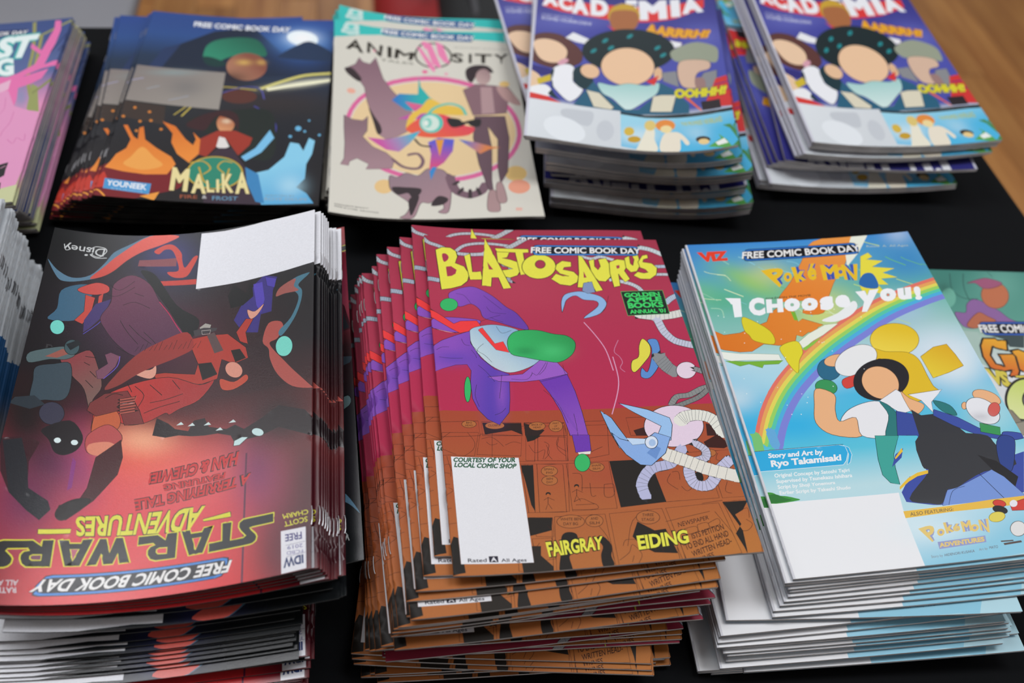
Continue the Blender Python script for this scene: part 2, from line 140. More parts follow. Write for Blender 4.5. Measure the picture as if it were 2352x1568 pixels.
762,2365,777,2381,796,2386,812,2380,823,2365],1],["L","1c1a1c",0.4,[825,2343,817,2322,802,2307,784,2302,767,2308,756,2323,754,2344,762,2365,777,2381,796,2386,812,2380,823,2365],2],["P","e6e34c",[1011,2364,1005,2316,953,2309,942,2289,1014,2265,1040,2217,1021,2158,967,2125,897,2141,843,2197,885,2249,930,2225,973,2221,914,2246,887,2296,904,2342,949,2377],0],["L","1c1a1c",0.5,[1011,2364,1005,2316,953,2309,
942,2289,1014,2265,1040,2217,1021,2158,967,2125,897,2141,843,2197,885,2249,930,2225,973,2221,914,2246,887,2296,904,2342,949,2377,1011,2364],0],["P","e6e34c",[1137,2373,1181,2394,1171,2315,1189,2279,1211,2314,1209,2386,1267,2400,1282,2334,1270,2213,1221,2159,1173,2167,1136,2231],0],["L","1c1a1c",0.5,[1137,2373,1181,2394,1171,2315,1189,2279,1211,2314,1209,2386,1267,2400,1282,2334,1270,2213,1221,2159,
1173,2167,1136,2231,1137,2373],0],["P","e6e34c",[1283,2356,1345,2387,1398,2376,1406,2318,1375,2265,1398,2182,1356,2148,1333,2205,1326,2233,1315,2114,1268,2099,1266,2242],0],["L","1c1a1c",0.5,[1283,2356,1345,2387,1398,2376,1406,2318,1375,2265,1398,2182,1356,2148,1333,2205,1326,2233,1315,2114,1268,2099,1266,2242,1283,2356],0],["P","e6e34c",[1401,2398,1441,2420,1434,2340,1446,2318,1469,2383,1463,2420,
1508,2431,1507,2332,1464,2260,1417,2250,1392,2296],0],["L","1c1a1c",0.5,[1401,2398,1441,2420,1434,2340,1446,2318,1469,2383,1463,2420,1508,2431,1507,2332,1464,2260,1417,2250,1392,2296,1401,2398],0],["P","e6e34c",[1536,2425,1576,2436,1576,2399,1539,2384,1526,2357,1589,2343,1619,2296,1597,2224,1541,2178,1472,2181,1430,2217,1466,2255,1510,2241,1542,2249,1528,2278,1493,2299,1492,2357],0],["L","1c1a1c",0.5,
[1536,2425,1576,2436,1576,2399,1539,2384,1526,2357,1589,2343,1619,2296,1597,2224,1541,2178,1472,2181,1430,2217,1466,2255,1510,2241,1542,2249,1528,2278,1493,2299,1492,2357,1536,2425],0],["P","e6e34c",[1072,2432,1100,2417,1186,2077,1134,2063,1113,2159,1094,2160,1082,2101,1013,2110,1046,2247],0],["L","1c1a1c",0.5,[1072,2432,1100,2417,1186,2077,1134,2063,1113,2159,1094,2160,1082,2101,1013,2110,1046,2247,
1072,2432],0],["P","a83550",[1083,2267,1094,2204,1074,2202],0],["P","a83550",[1326,2319,1350,2326,1347,2297,1325,2286],0],["P","10131c",[755,2442,777,2435,1484,2421,1508,2428,1527,2474,1522,2520,1499,2527,796,2546,771,2539,751,2491],0],["P","3a86d8",[760,2446,783,2439,1479,2426,1504,2432,1522,2474,1516,2516,1494,2523,800,2541,775,2534,756,2491],0],["P","14161c",[768,2458,791,2451,1475,2437,1499,2443,
1516,2474,1509,2505,1486,2512,804,2529,780,2523,762,2491],0],["T","14161c","FREE COMIC BOOK DAY",[749,2520,1538,2501,1530,2446,739,2462],0.08],["T","f0f0ee","FREE COMIC BOOK DAY",[749,2520,1538,2501,1530,2446,739,2462],0.03],["P","8fb6e2",[870,1877,882,1981,920,2046,1011,2070,1075,2054,1155,2017,1186,1956,1160,1891,1103,1842,1005,1818,1118,1919,1118,1972,1035,1989,985,2030,921,1993,892,1928],1],["L","1c1a1c",0.35,
[870,1877,882,1981,920,2046,1011,2070,1075,2054,1155,2017,1186,1956,1160,1891,1103,1842,1005,1818,1118,1919,1118,1972,1035,1989,985,2030,921,1993,892,1928],2],["P","8296bc",[1063,2150,1123,2162,1129,2059,1074,2047,1040,2075],0],["L","1c1a1c",0.3,[1063,2150,1123,2162,1129,2059,1074,2047,1040,2075,1063,2150],0],["P","1a2420",[1306,2057,1602,2065,1598,1837,1308,1827],0],["L","3ab45c",0.5,[1306,2057,1602,
2065,1598,1837,1308,1827,1306,2057],0],["T","3fd268","GOLDEN",[1321,2039,1575,2047,1574,2010,1324,2002],0.048],["T","3fd268","APPLE",[1325,1991,1579,2002,1575,1961,1325,1953],0.048],["T","3fd268","BOOKS",[1328,1943,1577,1950,1574,1904,1326,1897],0.048],["T","3fd268","ANNUAL '01",[1328,1878,1580,1884,1574,1851,1327,1845],0.048],["L","d898b8",0.7,[1000,1780,1053,1667,1100,1529,1115,1351],1],["L","d898b8",0.7,
[1134,1467,1135,1292,1106,1169,1039,1005],1],["L","c87a9a",0.5,[1198,1609,1152,1514,1178,1465,1187,1416,1164,1371,1188,1334],1],["P","e2d94c",[1361,1613,1395,1556,1382,1477,1330,1408,1254,1330,1232,1355,1252,1424,1300,1457,1325,1553],1],["L","1c1a1c",0.35,[1361,1613,1395,1556,1382,1477,1330,1408,1254,1330,1232,1355,1252,1424,1300,1457,1325,1553],2],["P","5c8fd0",[1391,1599,1455,1597,1450,1474,1419,
1379,1337,1278,1281,1288,1302,1362,1329,1325,1373,1417,1402,1525],1],["L","1c1a1c",0.35,[1391,1599,1455,1597,1450,1474,1419,1379,1337,1278,1281,1288,1302,1362,1329,1325,1373,1417,1402,1525],2],["L","2a2a2e",9.7,[1437,1438,1465,1365,1493,1328],1],["L","8b8e90",9,[1437,1438,1465,1365,1493,1328],1],["L","55565e",0.18,[1407,1396,1477,1452],0],["L","55565e",0.18,[1415,1375,1485,1432],0],["L","55565e",0.18,
[1423,1353,1492,1412],0],["L","55565e",0.18,[1432,1333,1499,1397],0],["L","55565e",0.18,[1442,1317,1504,1388],0],["L","55565e",0.18,[1451,1305,1511,1379],0],["P","e6d3e2",[1649,1325,1631,1290,1601,1265,1566,1257,1536,1268,1519,1295,1519,1330,1536,1365,1567,1390,1602,1398,1633,1388,1650,1361],1],["L","1c1a1c",0.35,[1649,1325,1631,1290,1601,1265,1566,1257,1536,1268,1519,1295,1519,1330,1536,1365,1567,
1390,1602,1398,1633,1388,1650,1361],2],["L","2a2a2e",4.7,[1650,1333,1698,1308],1],["L","8b8e90",4,[1650,1333,1698,1308],1],["L","55565e",0.18,[1648,1306,1671,1350],0],["L","55565e",0.18,[1662,1298,1686,1343],0],["L","2a2a2e",4.3,[1416,1047,1467,1111,1550,1123,1643,1170,1701,1185],1],["L","8b8e8c",3.6,[1416,1047,1467,1111,1550,1123,1643,1170,1701,1185],1],["L","55565e",0.18,[1437,1049,1411,1071],0],["L","55565e",0.18,
[1448,1067,1423,1090],0],["L","55565e",0.18,[1460,1082,1440,1112],0],["L","55565e",0.18,[1471,1091,1462,1130],0],["L","55565e",0.18,[1483,1095,1487,1139],0],["L","55565e",0.18,[1501,1096,1510,1140],0],["L","55565e",0.18,[1524,1097,1531,1141],0],["L","55565e",0.18,[1549,1101,1550,1145],0],["L","55565e",0.18,[1575,1112,1570,1153],0],["L","55565e",0.18,[1601,1126,1594,1166],0],["L","55565e",0.18,[1624,
1139,1619,1180],0],["L","55565e",0.18,[1644,1149,1641,1191],0],["L","55565e",0.18,[1660,1154,1662,1198],0],["L","55565e",0.18,[1675,1158,1680,1203],0],["L","2a2a2e",3.7,[1439,1035,1516,1063,1607,1103,1675,1157],1],["L","7f8280",3,[1439,1035,1516,1063,1607,1103,1675,1157],1],["L","55565e",0.18,[1453,1023,1452,1056],0],["L","55565e",0.18,[1473,1030,1471,1063],0],["L","55565e",0.18,[1495,1038,1494,1071],0],["L","55565e",0.18,
[1517,1047,1515,1080],0],["L","55565e",0.18,[1540,1055,1538,1089],0],["L","55565e",0.18,[1563,1065,1561,1098],0],["L","55565e",0.18,[1587,1076,1583,1108],0],["L","55565e",0.18,[1610,1088,1603,1119],0],["L","55565e",0.18,[1632,1102,1622,1131],0],["L","55565e",0.18,[1652,1119,1641,1146],0],["P","e6d2e4",[1577,874,1531,798,1451,747,1357,734,1273,761,1221,822,1214,901,1255,977,1336,1031,1433,1046,1521,
1019,1573,955],1],["L","1c1a1c",0.4,[1577,874,1531,798,1451,747,1357,734,1273,761,1221,822,1214,901,1255,977,1336,1031,1433,1046,1521,1019,1573,955],2],["L","2a2a2e",7.1000000000000005,[1398,710,1310,620,1191,592,1115,500,1115,415],1],["L","b9bcdc",6.4,[1398,710,1310,620,1191,592,1115,500,1115,415],1],["L","55565e",0.18,[1360,717,1404,667],0],["L","55565e",0.18,[1340,693,1382,641],0],["L","55565e",0.18,
[1318,670,1353,611],0],["L","55565e",0.18,[1300,656,1319,585],0],["L","55565e",0.18,[1281,650,1281,572],0],["L","55565e",0.18,[1252,646,1247,567],0],["L","55565e",0.18,[1217,641,1219,564],0],["L","55565e",0.18,[1181,627,1201,557],0],["L","55565e",0.18,[1149,602,1185,545],0],["L","55565e",0.18,[1122,573,1168,526],0],["L","55565e",0.18,[1101,543,1154,506],0],["L","55565e",0.18,[1085,510,1145,491],0],["L","55565e",0.18,
[1077,474,1143,479],0],["L","55565e",0.18,[1077,443,1143,461],0],["L","2a2a2e",5.7,[1494,749,1539,699,1524,643,1462,625],1],["L","c4c4da",5,[1494,749,1539,699,1524,643,1462,625],1],["L","55565e",0.18,[1485,715,1523,765],0],["L","55565e",0.18,[1498,703,1537,752],0],["L","55565e",0.18,[1510,691,1552,736],0],["L","55565e",0.18,[1514,683,1563,715],0],["L","55565e",0.18,[1515,678,1566,691],0],["L","55565e",0.18,
[1513,671,1562,667],0],["L","55565e",0.18,[1511,665,1553,644],0],["L","55565e",0.18,[1512,664,1535,621],0],["L","55565e",0.18,[1507,663,1513,608],0],["L","55565e",0.18,[1493,659,1490,602],0],["L","2a2a2e",7.1000000000000005,[1658,611,1583,548,1501,455,1419,462,1402,540,1423,605],1],["L","c4c4e0",6.4,[1658,611,1583,548,1501,455,1419,462,1402,540,1423,605],1],["L","55565e",0.18,[1630,631,1659,569],0],["L","55565e",0.18,
[1611,616,1641,555],0],["L","55565e",0.18,[1587,596,1621,538],0],["L","55565e",0.18,[1563,574,1603,522],0],["L","55565e",0.18,[1540,546,1586,502],0],["L","55565e",0.18,[1519,518,1566,475],0],["L","55565e",0.18,[1502,497,1541,446],0],["L","55565e",0.18,[1492,489,1510,421],0],["L","55565e",0.18,[1482,486,1476,410],0],["L","55565e",0.18,[1467,486,1445,410],0],["L","55565e",0.18,[1452,489,1418,416],0],["L","55565e",0.18,
[1444,493,1394,430],0],["L","55565e",0.18,[1441,499,1378,454],0],["L","55565e",0.18,[1438,512,1371,482],0],["L","55565e",0.18,[1437,530,1368,509],0],["L","55565e",0.18,[1437,545,1368,535],0],["L","55565e",0.18,[1438,556,1372,561],0],["L","55565e",0.18,[1443,569,1380,586],0],["L","2a2a2e",9.299999999999999,[1306,683,1406,629,1529,557,1692,496],1],["L","e6e3d8",8.6,[1306,683,1406,629,1529,557,1692,496],1],["L","55565e",0.18,
[1302,633,1345,716],0],["L","55565e",0.18,[1326,619,1370,702],0],["L","55565e",0.18,[1355,604,1399,687],0],["L","55565e",0.18,[1383,589,1429,670],0],["L","55565e",0.18,[1410,572,1458,653],0],["L","55565e",0.18,[1440,554,1488,634],0],["L","55565e",0.18,[1472,535,1518,616],0],["L","55565e",0.18,[1507,516,1551,599],0],["L","55565e",0.18,[1550,498,1592,582],0],["L","55565e",0.18,[1598,480,1639,564],0],["L","2a2a2e",8.7,
[1447,926,1489,955,1569,961,1647,924,1680,826],1],["L","e6e6dc",8,[1447,926,1489,955,1569,961,1647,924,1680,826],1],["L","55565e",0.18,[1470,900,1437,963],0],["L","55565e",0.18,[1478,907,1448,973],0],["L","55565e",0.18,[1483,911,1466,986],0],["L","55565e",0.18,[1490,914,1488,996],0],["L","55565e",0.18,[1503,917,1510,1002],0],["L","55565e",0.18,[1520,920,1534,1005],0],["L","55565e",0.18,[1538,921,1559,
1006],0],["L","55565e",0.18,[1555,919,1583,1004],0],["L","55565e",0.18,[1573,915,1607,999],0],["L","55565e",0.18,[1591,909,1631,990],0],["L","55565e",0.18,[1606,901,1655,978],0],["L","55565e",0.18,[1617,891,1677,958],0],["L","55565e",0.18,[1626,875,1693,929],0],["L","55565e",0.18,[1634,850,1704,896],0],["P","9cc4ee",[1096,1089,1263,1025,1384,952,1388,898,1353,785,1249,773,1318,893,1173,1011],0],["L","1c1a1c",0.4,
[1096,1089,1263,1025,1384,952,1388,898,1353,785,1249,773,1318,893,1173,1011,1096,1089],0],["P","8ab4e4",[971,1039,1030,979,1063,892,1097,807,1035,751,1001,877],0],["L","1c1a1c",0.4,[971,1039,1030,979,1063,892,1097,807,1035,751,1001,877,971,1039],0],["P","8ab0e6",[1008,871,1051,820,1121,791,1222,817,1268,849,1354,807,1299,695,1196,614,1133,625,1065,704,1032,776],0],["L","1c1a1c",0.4,[1008,871,1051,820,
1121,791,1222,817,1268,849,1354,807,1299,695,1196,614,1133,625,1065,704,1032,776,1008,871],0],["P","c4dcf4",[1089,823,1201,808,1203,772,1116,768],0],["L","1c1a1c",0.2,[1089,823,1201,808,1203,772,1116,768,1089,823],0],["P","6c94d0",[1188,705,1247,757,1279,731,1233,655],0],["P","dce6f4",[1270,776,1260,754,1243,738,1223,734,1205,741,1195,759,1195,782,1205,805,1223,820,1243,825,1260,817,1270,799],1],["L","1c1a1c",0.35,
[1270,776,1260,754,1243,738,1223,734,1205,741,1195,759,1195,782,1205,805,1223,820,1243,825,1260,817,1270,799],2],["P","a8c4e8",[1257,774,1252,761,1242,753,1231,750,1221,754,1216,764,1216,777,1222,789,1231,798,1242,801,1252,796,1257,786],1],["P","8c50bc",[127,2033,162,2074,240,2111,315,2114,419,2039,501,1937,568,1873,628,1734,543,1749,430,1799,343,1835,323,1909,272,1958,197,1930,145,1964],1,["6a3ea6",529,
1861,179,2055]],["L","1c1a1c",0.3,[127,2033,162,2074,240,2111,315,2114,419,2039,501,1937,568,1873,628,1734,543,1749,430,1799,343,1835,323,1909,272,1958,197,1930,145,1964],2],["P","8c50bc",[0,1799,71,1829,215,1829,322,1804,242,1723,151,1701,11,1728],1],["L","1c1a1c",0.3,[0,1799,71,1829,215,1829,322,1804,242,1723,151,1701,11,1728],2],["P","e8a0ae",[11,1728,155,1696,89,1702],0],["L","1c1a1c",0.2,[11,1728,
155,1696,89,1702,11,1728],0],["P","f03c3e",[-3,1902,72,1841,143,1777,190,1803,295,1809,325,1749,392,1611,447,1629,476,1534,386,1558,338,1611,278,1726,177,1697,126,1730,0,1827],0],["L","1c1a1c",0.3,[-3,1902,72,1841,143,1777,190,1803,295,1809,325,1749,392,1611,447,1629,476,1534,386,1558,338,1611,278,1726,177,1697,126,1730,0,1827,-3,1902],0],["P","35b866",[183,1948,173,1918,150,1896,120,1886,92,1892,72,
1911,66,1940,76,1969,99,1992,129,2002,158,1996,178,1976],1],["L","1c1a1c",0.3,[183,1948,173,1918,150,1896,120,1886,92,1892,72,1911,66,1940,76,1969,99,1992,129,2002,158,1996,178,1976],2],["P","c9dde0",[242,1723,318,1763,418,1774,541,1736,614,1662,648,1517,673,1472,580,1404,461,1368,370,1409,292,1500,241,1616],1,["8fb4d4",507,1676,306,1466]],["L","1c1a1c",0.3,[242,1723,318,1763,418,1774,541,1736,614,
1662,648,1517,673,1472,580,1404,461,1368,370,1409,292,1500,241,1616],2],["P","f03c3e",[325,1749,392,1611,447,1629,476,1534,395,1558,296,1727],0],["L","1c1a1c",0.2,[325,1749,392,1611,447,1629,476,1534,395,1558,296,1727,325,1749],0],["P","8c50bc",[-3,1581,57,1631,149,1678,241,1717,237,1616,291,1489,369,1398,455,1357,437,1165,420,1059,351,968,285,1011,234,1084,208,1169,208,1298,220,1386,199,1436,129,1431,
-3,1379],0,["5a3cae",379,1330,84,1405]],["L","1c1a1c",0.3,[-3,1581,57,1631,149,1678,241,1717,237,1616,291,1489,369,1398,455,1357,437,1165,420,1059,351,968,285,1011,234,1084,208,1169,208,1298,220,1386,199,1436,129,1431,-3,1379,-3,1581],0],["B","5240b4",[116,1485,105,3,-4,-57],0.6],["B","5a40b0",[324,1222,51,-1,-18,-169],0.5],["B","a860c8",[391,1209,34,-1,-17,-149],0.5],["P","35b866",[206,1238,198,1189,
188,1153,176,1140,168,1153,163,1188,165,1238,172,1288,183,1325,194,1338,203,1325,207,1288],1],["L","1c1a1c",0.3,[206,1238,198,1189,188,1153,176,1140,168,1153,163,1188,165,1238,172,1288,183,1325,194,1338,203,1325,207,1288],2],["P","9a5cc4",[538,1355,667,1468,770,1442,825,1341,781,1332,662,1304,529,1291,383,1300,318,1337],0],["L","1c1a1c",0.3,[538,1355,667,1468,770,1442,825,1341,781,1332,662,1304,529,
1291,383,1300,318,1337,538,1355],0],["P","8c50bc",[635,1300,818,1341,846,1199,861,1035,868,859,761,867,735,1044,688,1187],0,["7038b0",742,1261,843,931]],["L","1c1a1c",0.3,[635,1300,818,1341,846,1199,861,1035,868,859,761,867,735,1044,688,1187,635,1300],0],["P","6e38ae",[771,872,874,864,865,744,773,743],0],["L","1c1a1c",0.3,[771,872,874,864,865,744,773,743,771,872],0],["P","ece6dc",[785,744,863,747,856,
725,789,728],0],["L","1c1a1c",0.2,[785,744,863,747,856,725,789,728,785,744],0],["P","35b866",[845,665,833,635,813,614,789,608,768,618,755,642,754,673,765,703,786,724,810,731,831,720,844,696],1],["L","1c1a1c",0.3,[845,665,833,635,813,614,789,608,768,618,755,642,754,673,765,703,786,724,810,731,831,720,844,696],2],["L","1c1a1c",0.22,[179,2049,233,2033,272,1958],1],["L","1c1a1c",0.22,[363,2038,405,1987,
470,1911],1],["L","1c1a1c",0.22,[371,1936,403,1886,494,1873],1],["L","1c1a1c",0.22,[322,1804,389,1836,456,1861],1],["L","1c1a1c",0.22,[389,1842,423,1817,467,1799],1],["L","1c1a1c",0.22,[182,1649,196,1603,230,1592],1],["L","1c1a1c",0.22,[236,1557,258,1517,264,1489],1],["L","1c1a1c",0.22,[16,1548,53,1573,97,1576],1],["L","1c1a1c",0.22,[30,1492,99,1484,177,1487],1],["L","1c1a1c",0.22,[268,1432,314,1376,
358,1298],1],["L","1c1a1c",0.22,[407,1352,394,1275,373,1167],1],["L","1c1a1c",0.22,[244,1276,227,1190,244,1105],1],["L","1c1a1c",0.22,[330,1041,374,1061,403,1092],1],["L","1c1a1c",0.22,[240,1604,279,1546,319,1512,357,1455],1],["L","1c1a1c",0.22,[417,1762,447,1701,513,1725],1],["L","1c1a1c",0.22,[320,1611,281,1570,268,1523],1],["L","1c1a1c",0.22,[464,1317,550,1309,588,1336,601,1369],1],["L","1c1a1c",0.22,
[709,1444,683,1388,642,1344],1],["L","1c1a1c",0.22,[642,1289,751,1317,816,1338],1],["L","1c1a1c",0.22,[650,1222,721,1120,763,958],1],["L","1c1a1c",0.22,[808,1028,810,933,806,864],1],["L","1c1a1c",0.22,[587,1336,604,1358,632,1345,700,1445],1],["L","1c1a1c",0.22,[802,1417,803,1371,807,1336],1],["L","1c1a1c",0.22,[1214,2022,1174,1917,1124,1853],1],["L","7a48b0",0.25,[694,1230,709,1153],0],["L","7a48b0",0.25,
[706,1201,721,1120],0],["L","7a48b0",0.25,[717,1172,733,1086],0],["L","7a48b0",0.25,[728,1143,745,1054],0],["L","7a48b0",0.25,[739,1114,756,1021],0],["L","7a48b0",0.25,[750,1085,768,989],0],["L","7a48b0",0.25,[760,1057,780,956],0],["L","7a48b0",0.25,[771,1028,791,924],0],["L","7a48b0",0.25,[782,1000,803,892],0],["L","7a48b0",0.25,[792,972,814,861],0],["P","35b866",[472,1611,499,1682,558,1721,677,1723,
781,1686,869,1664,913,1600,880,1506,789,1443,693,1457,573,1491,488,1522],1,["2a9a52",869,1664,530,1498]],["L","1c1a1c",0.35,[472,1611,499,1682,558,1721,677,1723,781,1686,869,1664,913,1600,880,1506,789,1443,693,1457,573,1491,488,1522],2],["B","187040",[580,1543,71,-2,-5,-35],0.5],["B","58dc88",[758,1536,89,-5,-9,-59],0.4],["P","e9eaee",[45,747,435,729,433,55,46,67],0],["L","8a5a48",0.15,[45,747,435,
729,433,55,46,67,45,747],0],["T","1f5a3c","COURTESY OF YOUR",[61,739,421,730,412,700,55,712],0.044],["T","1f5a3c","LOCAL COMIC SHOP",[66,705,420,687,409,658,58,677],0.044],["T","2a2838","Rated",[84,98,184,96,183,75,84,77],0.016],["P","2a2838",[196,107,245,106,245,70,197,72],0],["T","e9eaee","A",[206,101,238,100,238,75,206,76],0.032,0],["T","2a2838","All Ages",[259,90,397,83,395,64,261,71],0.016]],"poke":[["V",[[0,
"b9e3ef"],[55,"bfe3ea"],[80,"5cc9e2"],[120,"49bce6"],[150,"b6dcec"],[175,"8cc6bc"],[210,"63b8a8"],[240,"5aa6cc"],[260,"3f8ed6"]]],["B","3a84d2",[39,2529,163,-8,-42,-174],0.8],["B","3f8cc8",[1563,2324,266,-42,-88,-225],0.9],["B","4c9cd0",[197,2373,193,-12,-37,-142],0.5],["B","8ccc50",[354,2234,203,-169,-56,-86],0.7],["B","58b48c",[145,2052,187,-12,-28,-107],0.7],["B","d6dc70",[519,2280,160,-12,-37,-126],0.6],["B","b8dc6c",[676,
1822,288,151,15,-127],0.5],["B","74c08c",[10,2143,125,-8,-27,-108],0.6],["B","e8e470",[823,1918,184,-18,-70,-208],0.6],["B","a9c8e6",[1320,1864,219,-30,-60,-156],0.8],["B","d8e6f0",[1423,1477,245,-37,-98,-237],0.85],["B","eef4f6",[1515,1337,167,-26,-79,-185],0.7],["B","c4e8f0",[323,1345,289,-26,-56,-184],0.5],["B","d4e6ee",[16,1228,123,-10,-27,-101],0.7],["B","28b4ea",[314,998,278,-26,-37,-118],0.8],["B","30b0e8",[30,
1000,139,-12,-24,-86],0.6],["B","c8e8e8",[1593,963,176,-28,-96,-212],0.6],["B","eef6f6",[1919,2419,140,-27,-48,-115],0.3],["B","f2f6f8",[1597,2583,95,-14,-34,-90],0.35],["L","9fd4b8",0.7807646791238382,[169,2455,224,2441,273,2391],1],["L","8fd0e0",0.36820321195284206,[196,2077,238,2051,295,2010],1],["L","c9e27c",0.4705206982492749,[1087,1841,1133,1807,1178,1803],1],["L","6cc07c",0.4883916012206021,
[1648,2268,1704,2232,1734,2178],1],["L","d8ecc0",0.5245463000870825,[-11,2110,17,2080,130,2062],1],["L","9fd4b8",0.7450540080415983,[1081,2340,1138,2319,1203,2258],1],["L","8fd0e0",0.5571437425790772,[1033,1946,1082,1906,1096,1865],1],["L","c9e27c",0.3878007418549191,[639,2237,695,2215,774,2181],1],["L","6cc07c",0.6677456951414635,[940,2273,976,2257,1055,2189],1],["L","d8ecc0",0.4234650289374113,[821,
1893,882,1875,951,1819],1],["L","9fd4b8",0.7722196282732627,[874,1852,933,1838,970,1811],1],["L","8fd0e0",0.8151851592995427,[358,2462,391,2443,460,2376],1],["L","c9e27c",0.4282123316583289,[1515,1970,1555,1935,1573,1895],1],["L","6cc07c",0.7017199686849991,[571,2158,624,2130,684,2110],1],["L","d8ecc0",0.5884482011556387,[897,2495,941,2456,1003,2454],1],["L","9fd4b8",0.7447545139166214,[932,2428,974,
2403,1068,2361],1],["L","8fd0e0",0.5884593421815492,[593,2342,622,2314,729,2269],1],["L","c9e27c",0.8052692322593484,[1099,1846,1147,1808,1222,1791],1],["L","6cc07c",0.4570399761771925,[820,2328,870,2306,931,2255],1],["L","d8ecc0",0.5339129243881318,[161,2297,220,2283,243,2234],1],["L","9fd4b8",0.49971401265351023,[615,2098,643,2059,705,2055],1],["L","8fd0e0",0.435069595595617,[478,2356,522,2314,558,
2297],1],["L","c9e27c",0.8998818169711189,[993,1903,1021,1876,1126,1858],1],["L","6cc07c",0.7606981572992573,[1043,2443,1107,2410,1118,2401],1],["L","d8ecc0",0.44206015360219864,[592,1966,645,1942,673,1894],1],["L","9fd4b8",0.7591861852606185,[519,2328,563,2292,632,2282],1],["L","8fd0e0",0.638950707020085,[632,1944,701,1932,717,1868],1],["L","c9e27c",0.6982458180927653,[1105,2133,1162,2097,1206,2061],1],["L","6cc07c",0.7016611237326796,
[1135,2314,1181,2274,1244,2270],1],["L","d8ecc0",0.684011394734529,[787,1942,838,1918,873,1867],1],["L","9fd4b8",0.8257739473463124,[38,1991,106,1976,109,1912],1],["L","8fd0e0",0.5293287969120779,[700,2395,757,2377,802,2318],1],["L","c9e27c",0.7865378549791262,[1313,2546,1356,2518,1424,2484],1],["L","6cc07c",0.6256303366271905,[1532,2355,1560,2322,1649,2254],1],["L","d8ecc0",0.8355313972863274,[176,
2159,211,2136,294,2082],1],["L","9fd4b8",0.7013513337437023,[698,2112,735,2080,802,2035],1],["L","8fd0e0",0.5606413324567299,[871,2329,938,2309,958,2291],1],["L","c9e27c",0.4418802064628019,[1260,1798,1295,1780,1361,1731],1],["L","6cc07c",0.8267614988435286,[1424,2371,1462,2330,1534,2271],1],["L","d8ecc0",0.6366184483717927,[783,2126,815,2100,909,2035],1],["L","9fd4b8",0.49606298024273027,[-18,2142,
16,2129,103,2054],1],["L","8fd0e0",0.605932179341266,[874,2292,931,2254,950,2243],1],["L","c9e27c",0.6946367002967329,[1420,2148,1472,2112,1531,2072],1],["L","6cc07c",0.8961231824033828,[425,2479,450,2447,567,2427],1],["L","d8ecc0",0.49797522581330944,[75,2335,121,2311,221,2290],1],["L","e87868",4.4,[66,931,160,1124,294,1311,465,1479,682,1651,919,1800,1169,1938,1454,2044,1739,2117],1],["L","eca860",4.4,
[84,914,178,1106,311,1293,482,1460,700,1631,936,1779,1185,1916,1470,2021,1754,2094],1],["L","e8dc60",4.4,[101,897,195,1089,328,1274,499,1441,717,1611,953,1758,1202,1894,1486,1998,1770,2070],1],["L","9cd868",4.4,[117,880,212,1071,346,1256,517,1422,734,1591,970,1737,1219,1872,1501,1976,1785,2047],1],["L","58ccb0",4.4,[134,863,229,1053,363,1238,534,1403,751,1571,987,1717,1235,1851,1517,1953,1799,2024],1],["L","50b4e4",4.4,
[151,846,246,1036,380,1219,551,1384,768,1551,1004,1696,1251,1829,1533,1931,1814,2000],1],["L","8088dc",4.4,[168,829,263,1018,397,1201,568,1365,785,1531,1021,1675,1268,1808,1548,1908,1829,1977],1],["L","7cc878",6,[49,832,59,935],1],["L","68b0e0",6,[159,868,156,961],1],["P","e07a28",[-3,1801,66,1751,182,1762,275,1801,391,1845,435,1922,513,1971,608,1936,605,1828,644,1852,769,1787,720,1765,723,1712,647,
1732,595,1697,558,1713,525,1639,411,1635,315,1655,218,1599,137,1599,33,1626,-20,1655],0,["e88a34",599,1910,17,1678]],["L","8a4414",0.3,[-3,1801,66,1751,182,1762,275,1801,391,1845,435,1922,513,1971,608,1936,605,1828,644,1852,769,1787,720,1765,723,1712,647,1732,595,1697,558,1713,525,1639,411,1635,315,1655,218,1599,137,1599,33,1626,-20,1655,-3,1801],0],["P","f0f4ea",[1,1616,134,1587,252,1578,389,1561,
394,1510,276,1520,158,1529,58,1530,14,1552],0],["L","5a8a3a",0.2,[1,1616,134,1587,252,1578,389,1561,394,1510,276,1520,158,1529,58,1530,14,1552,1,1616],0],["P","7cb83c",[19,1533,78,1529,155,1519,274,1514,403,1509,365,1482,265,1484,248,1458,169,1497,105,1484,71,1505],0],["L","3a6a2a",0.2,[19,1533,78,1529,155,1519,274,1514,403,1509,365,1482,265,1484,248,1458,169,1497,105,1484,71,1505,19,1533],0],["P","eef4e4",[548,
1649,643,1719,779,1786,874,1788,739,1698,652,1653,572,1596],0],["L","5a8a3a",0.2,[548,1649,643,1719,779,1786,874,1788,739,1698,652,1653,572,1596,548,1649],0],["P","8cc84c",[562,1597,650,1647,725,1686,654,1627,576,1577],0],["P","e2d432",[222,1871,259,1892,389,1766,385,1650,263,1685,237,1739,217,1779],1],["L","8a7a14",0.3,[222,1871,259,1892,389,1766,385,1650,263,1685,237,1739,217,1779],2],["P","e6da34",[415,
1622,542,1663,557,1572,511,1500,469,1399,437,1457,422,1520],1],["L","8a7a14",0.3,[415,1622,542,1663,557,1572,511,1500,469,1399,437,1457,422,1520],2],["P","e8822e",[954,2577,1259,2613,1184,2493,1122,2347,988,2184,900,2049,804,1892,661,1905,736,2008,529,2025,668,2197,801,2377],1,["ee9a48",1011,2510,719,1954]],["L","9a5a1e",0.25,[954,2577,1259,2613,1184,2493,1122,2347,988,2184,900,2049,804,1892,661,1905,
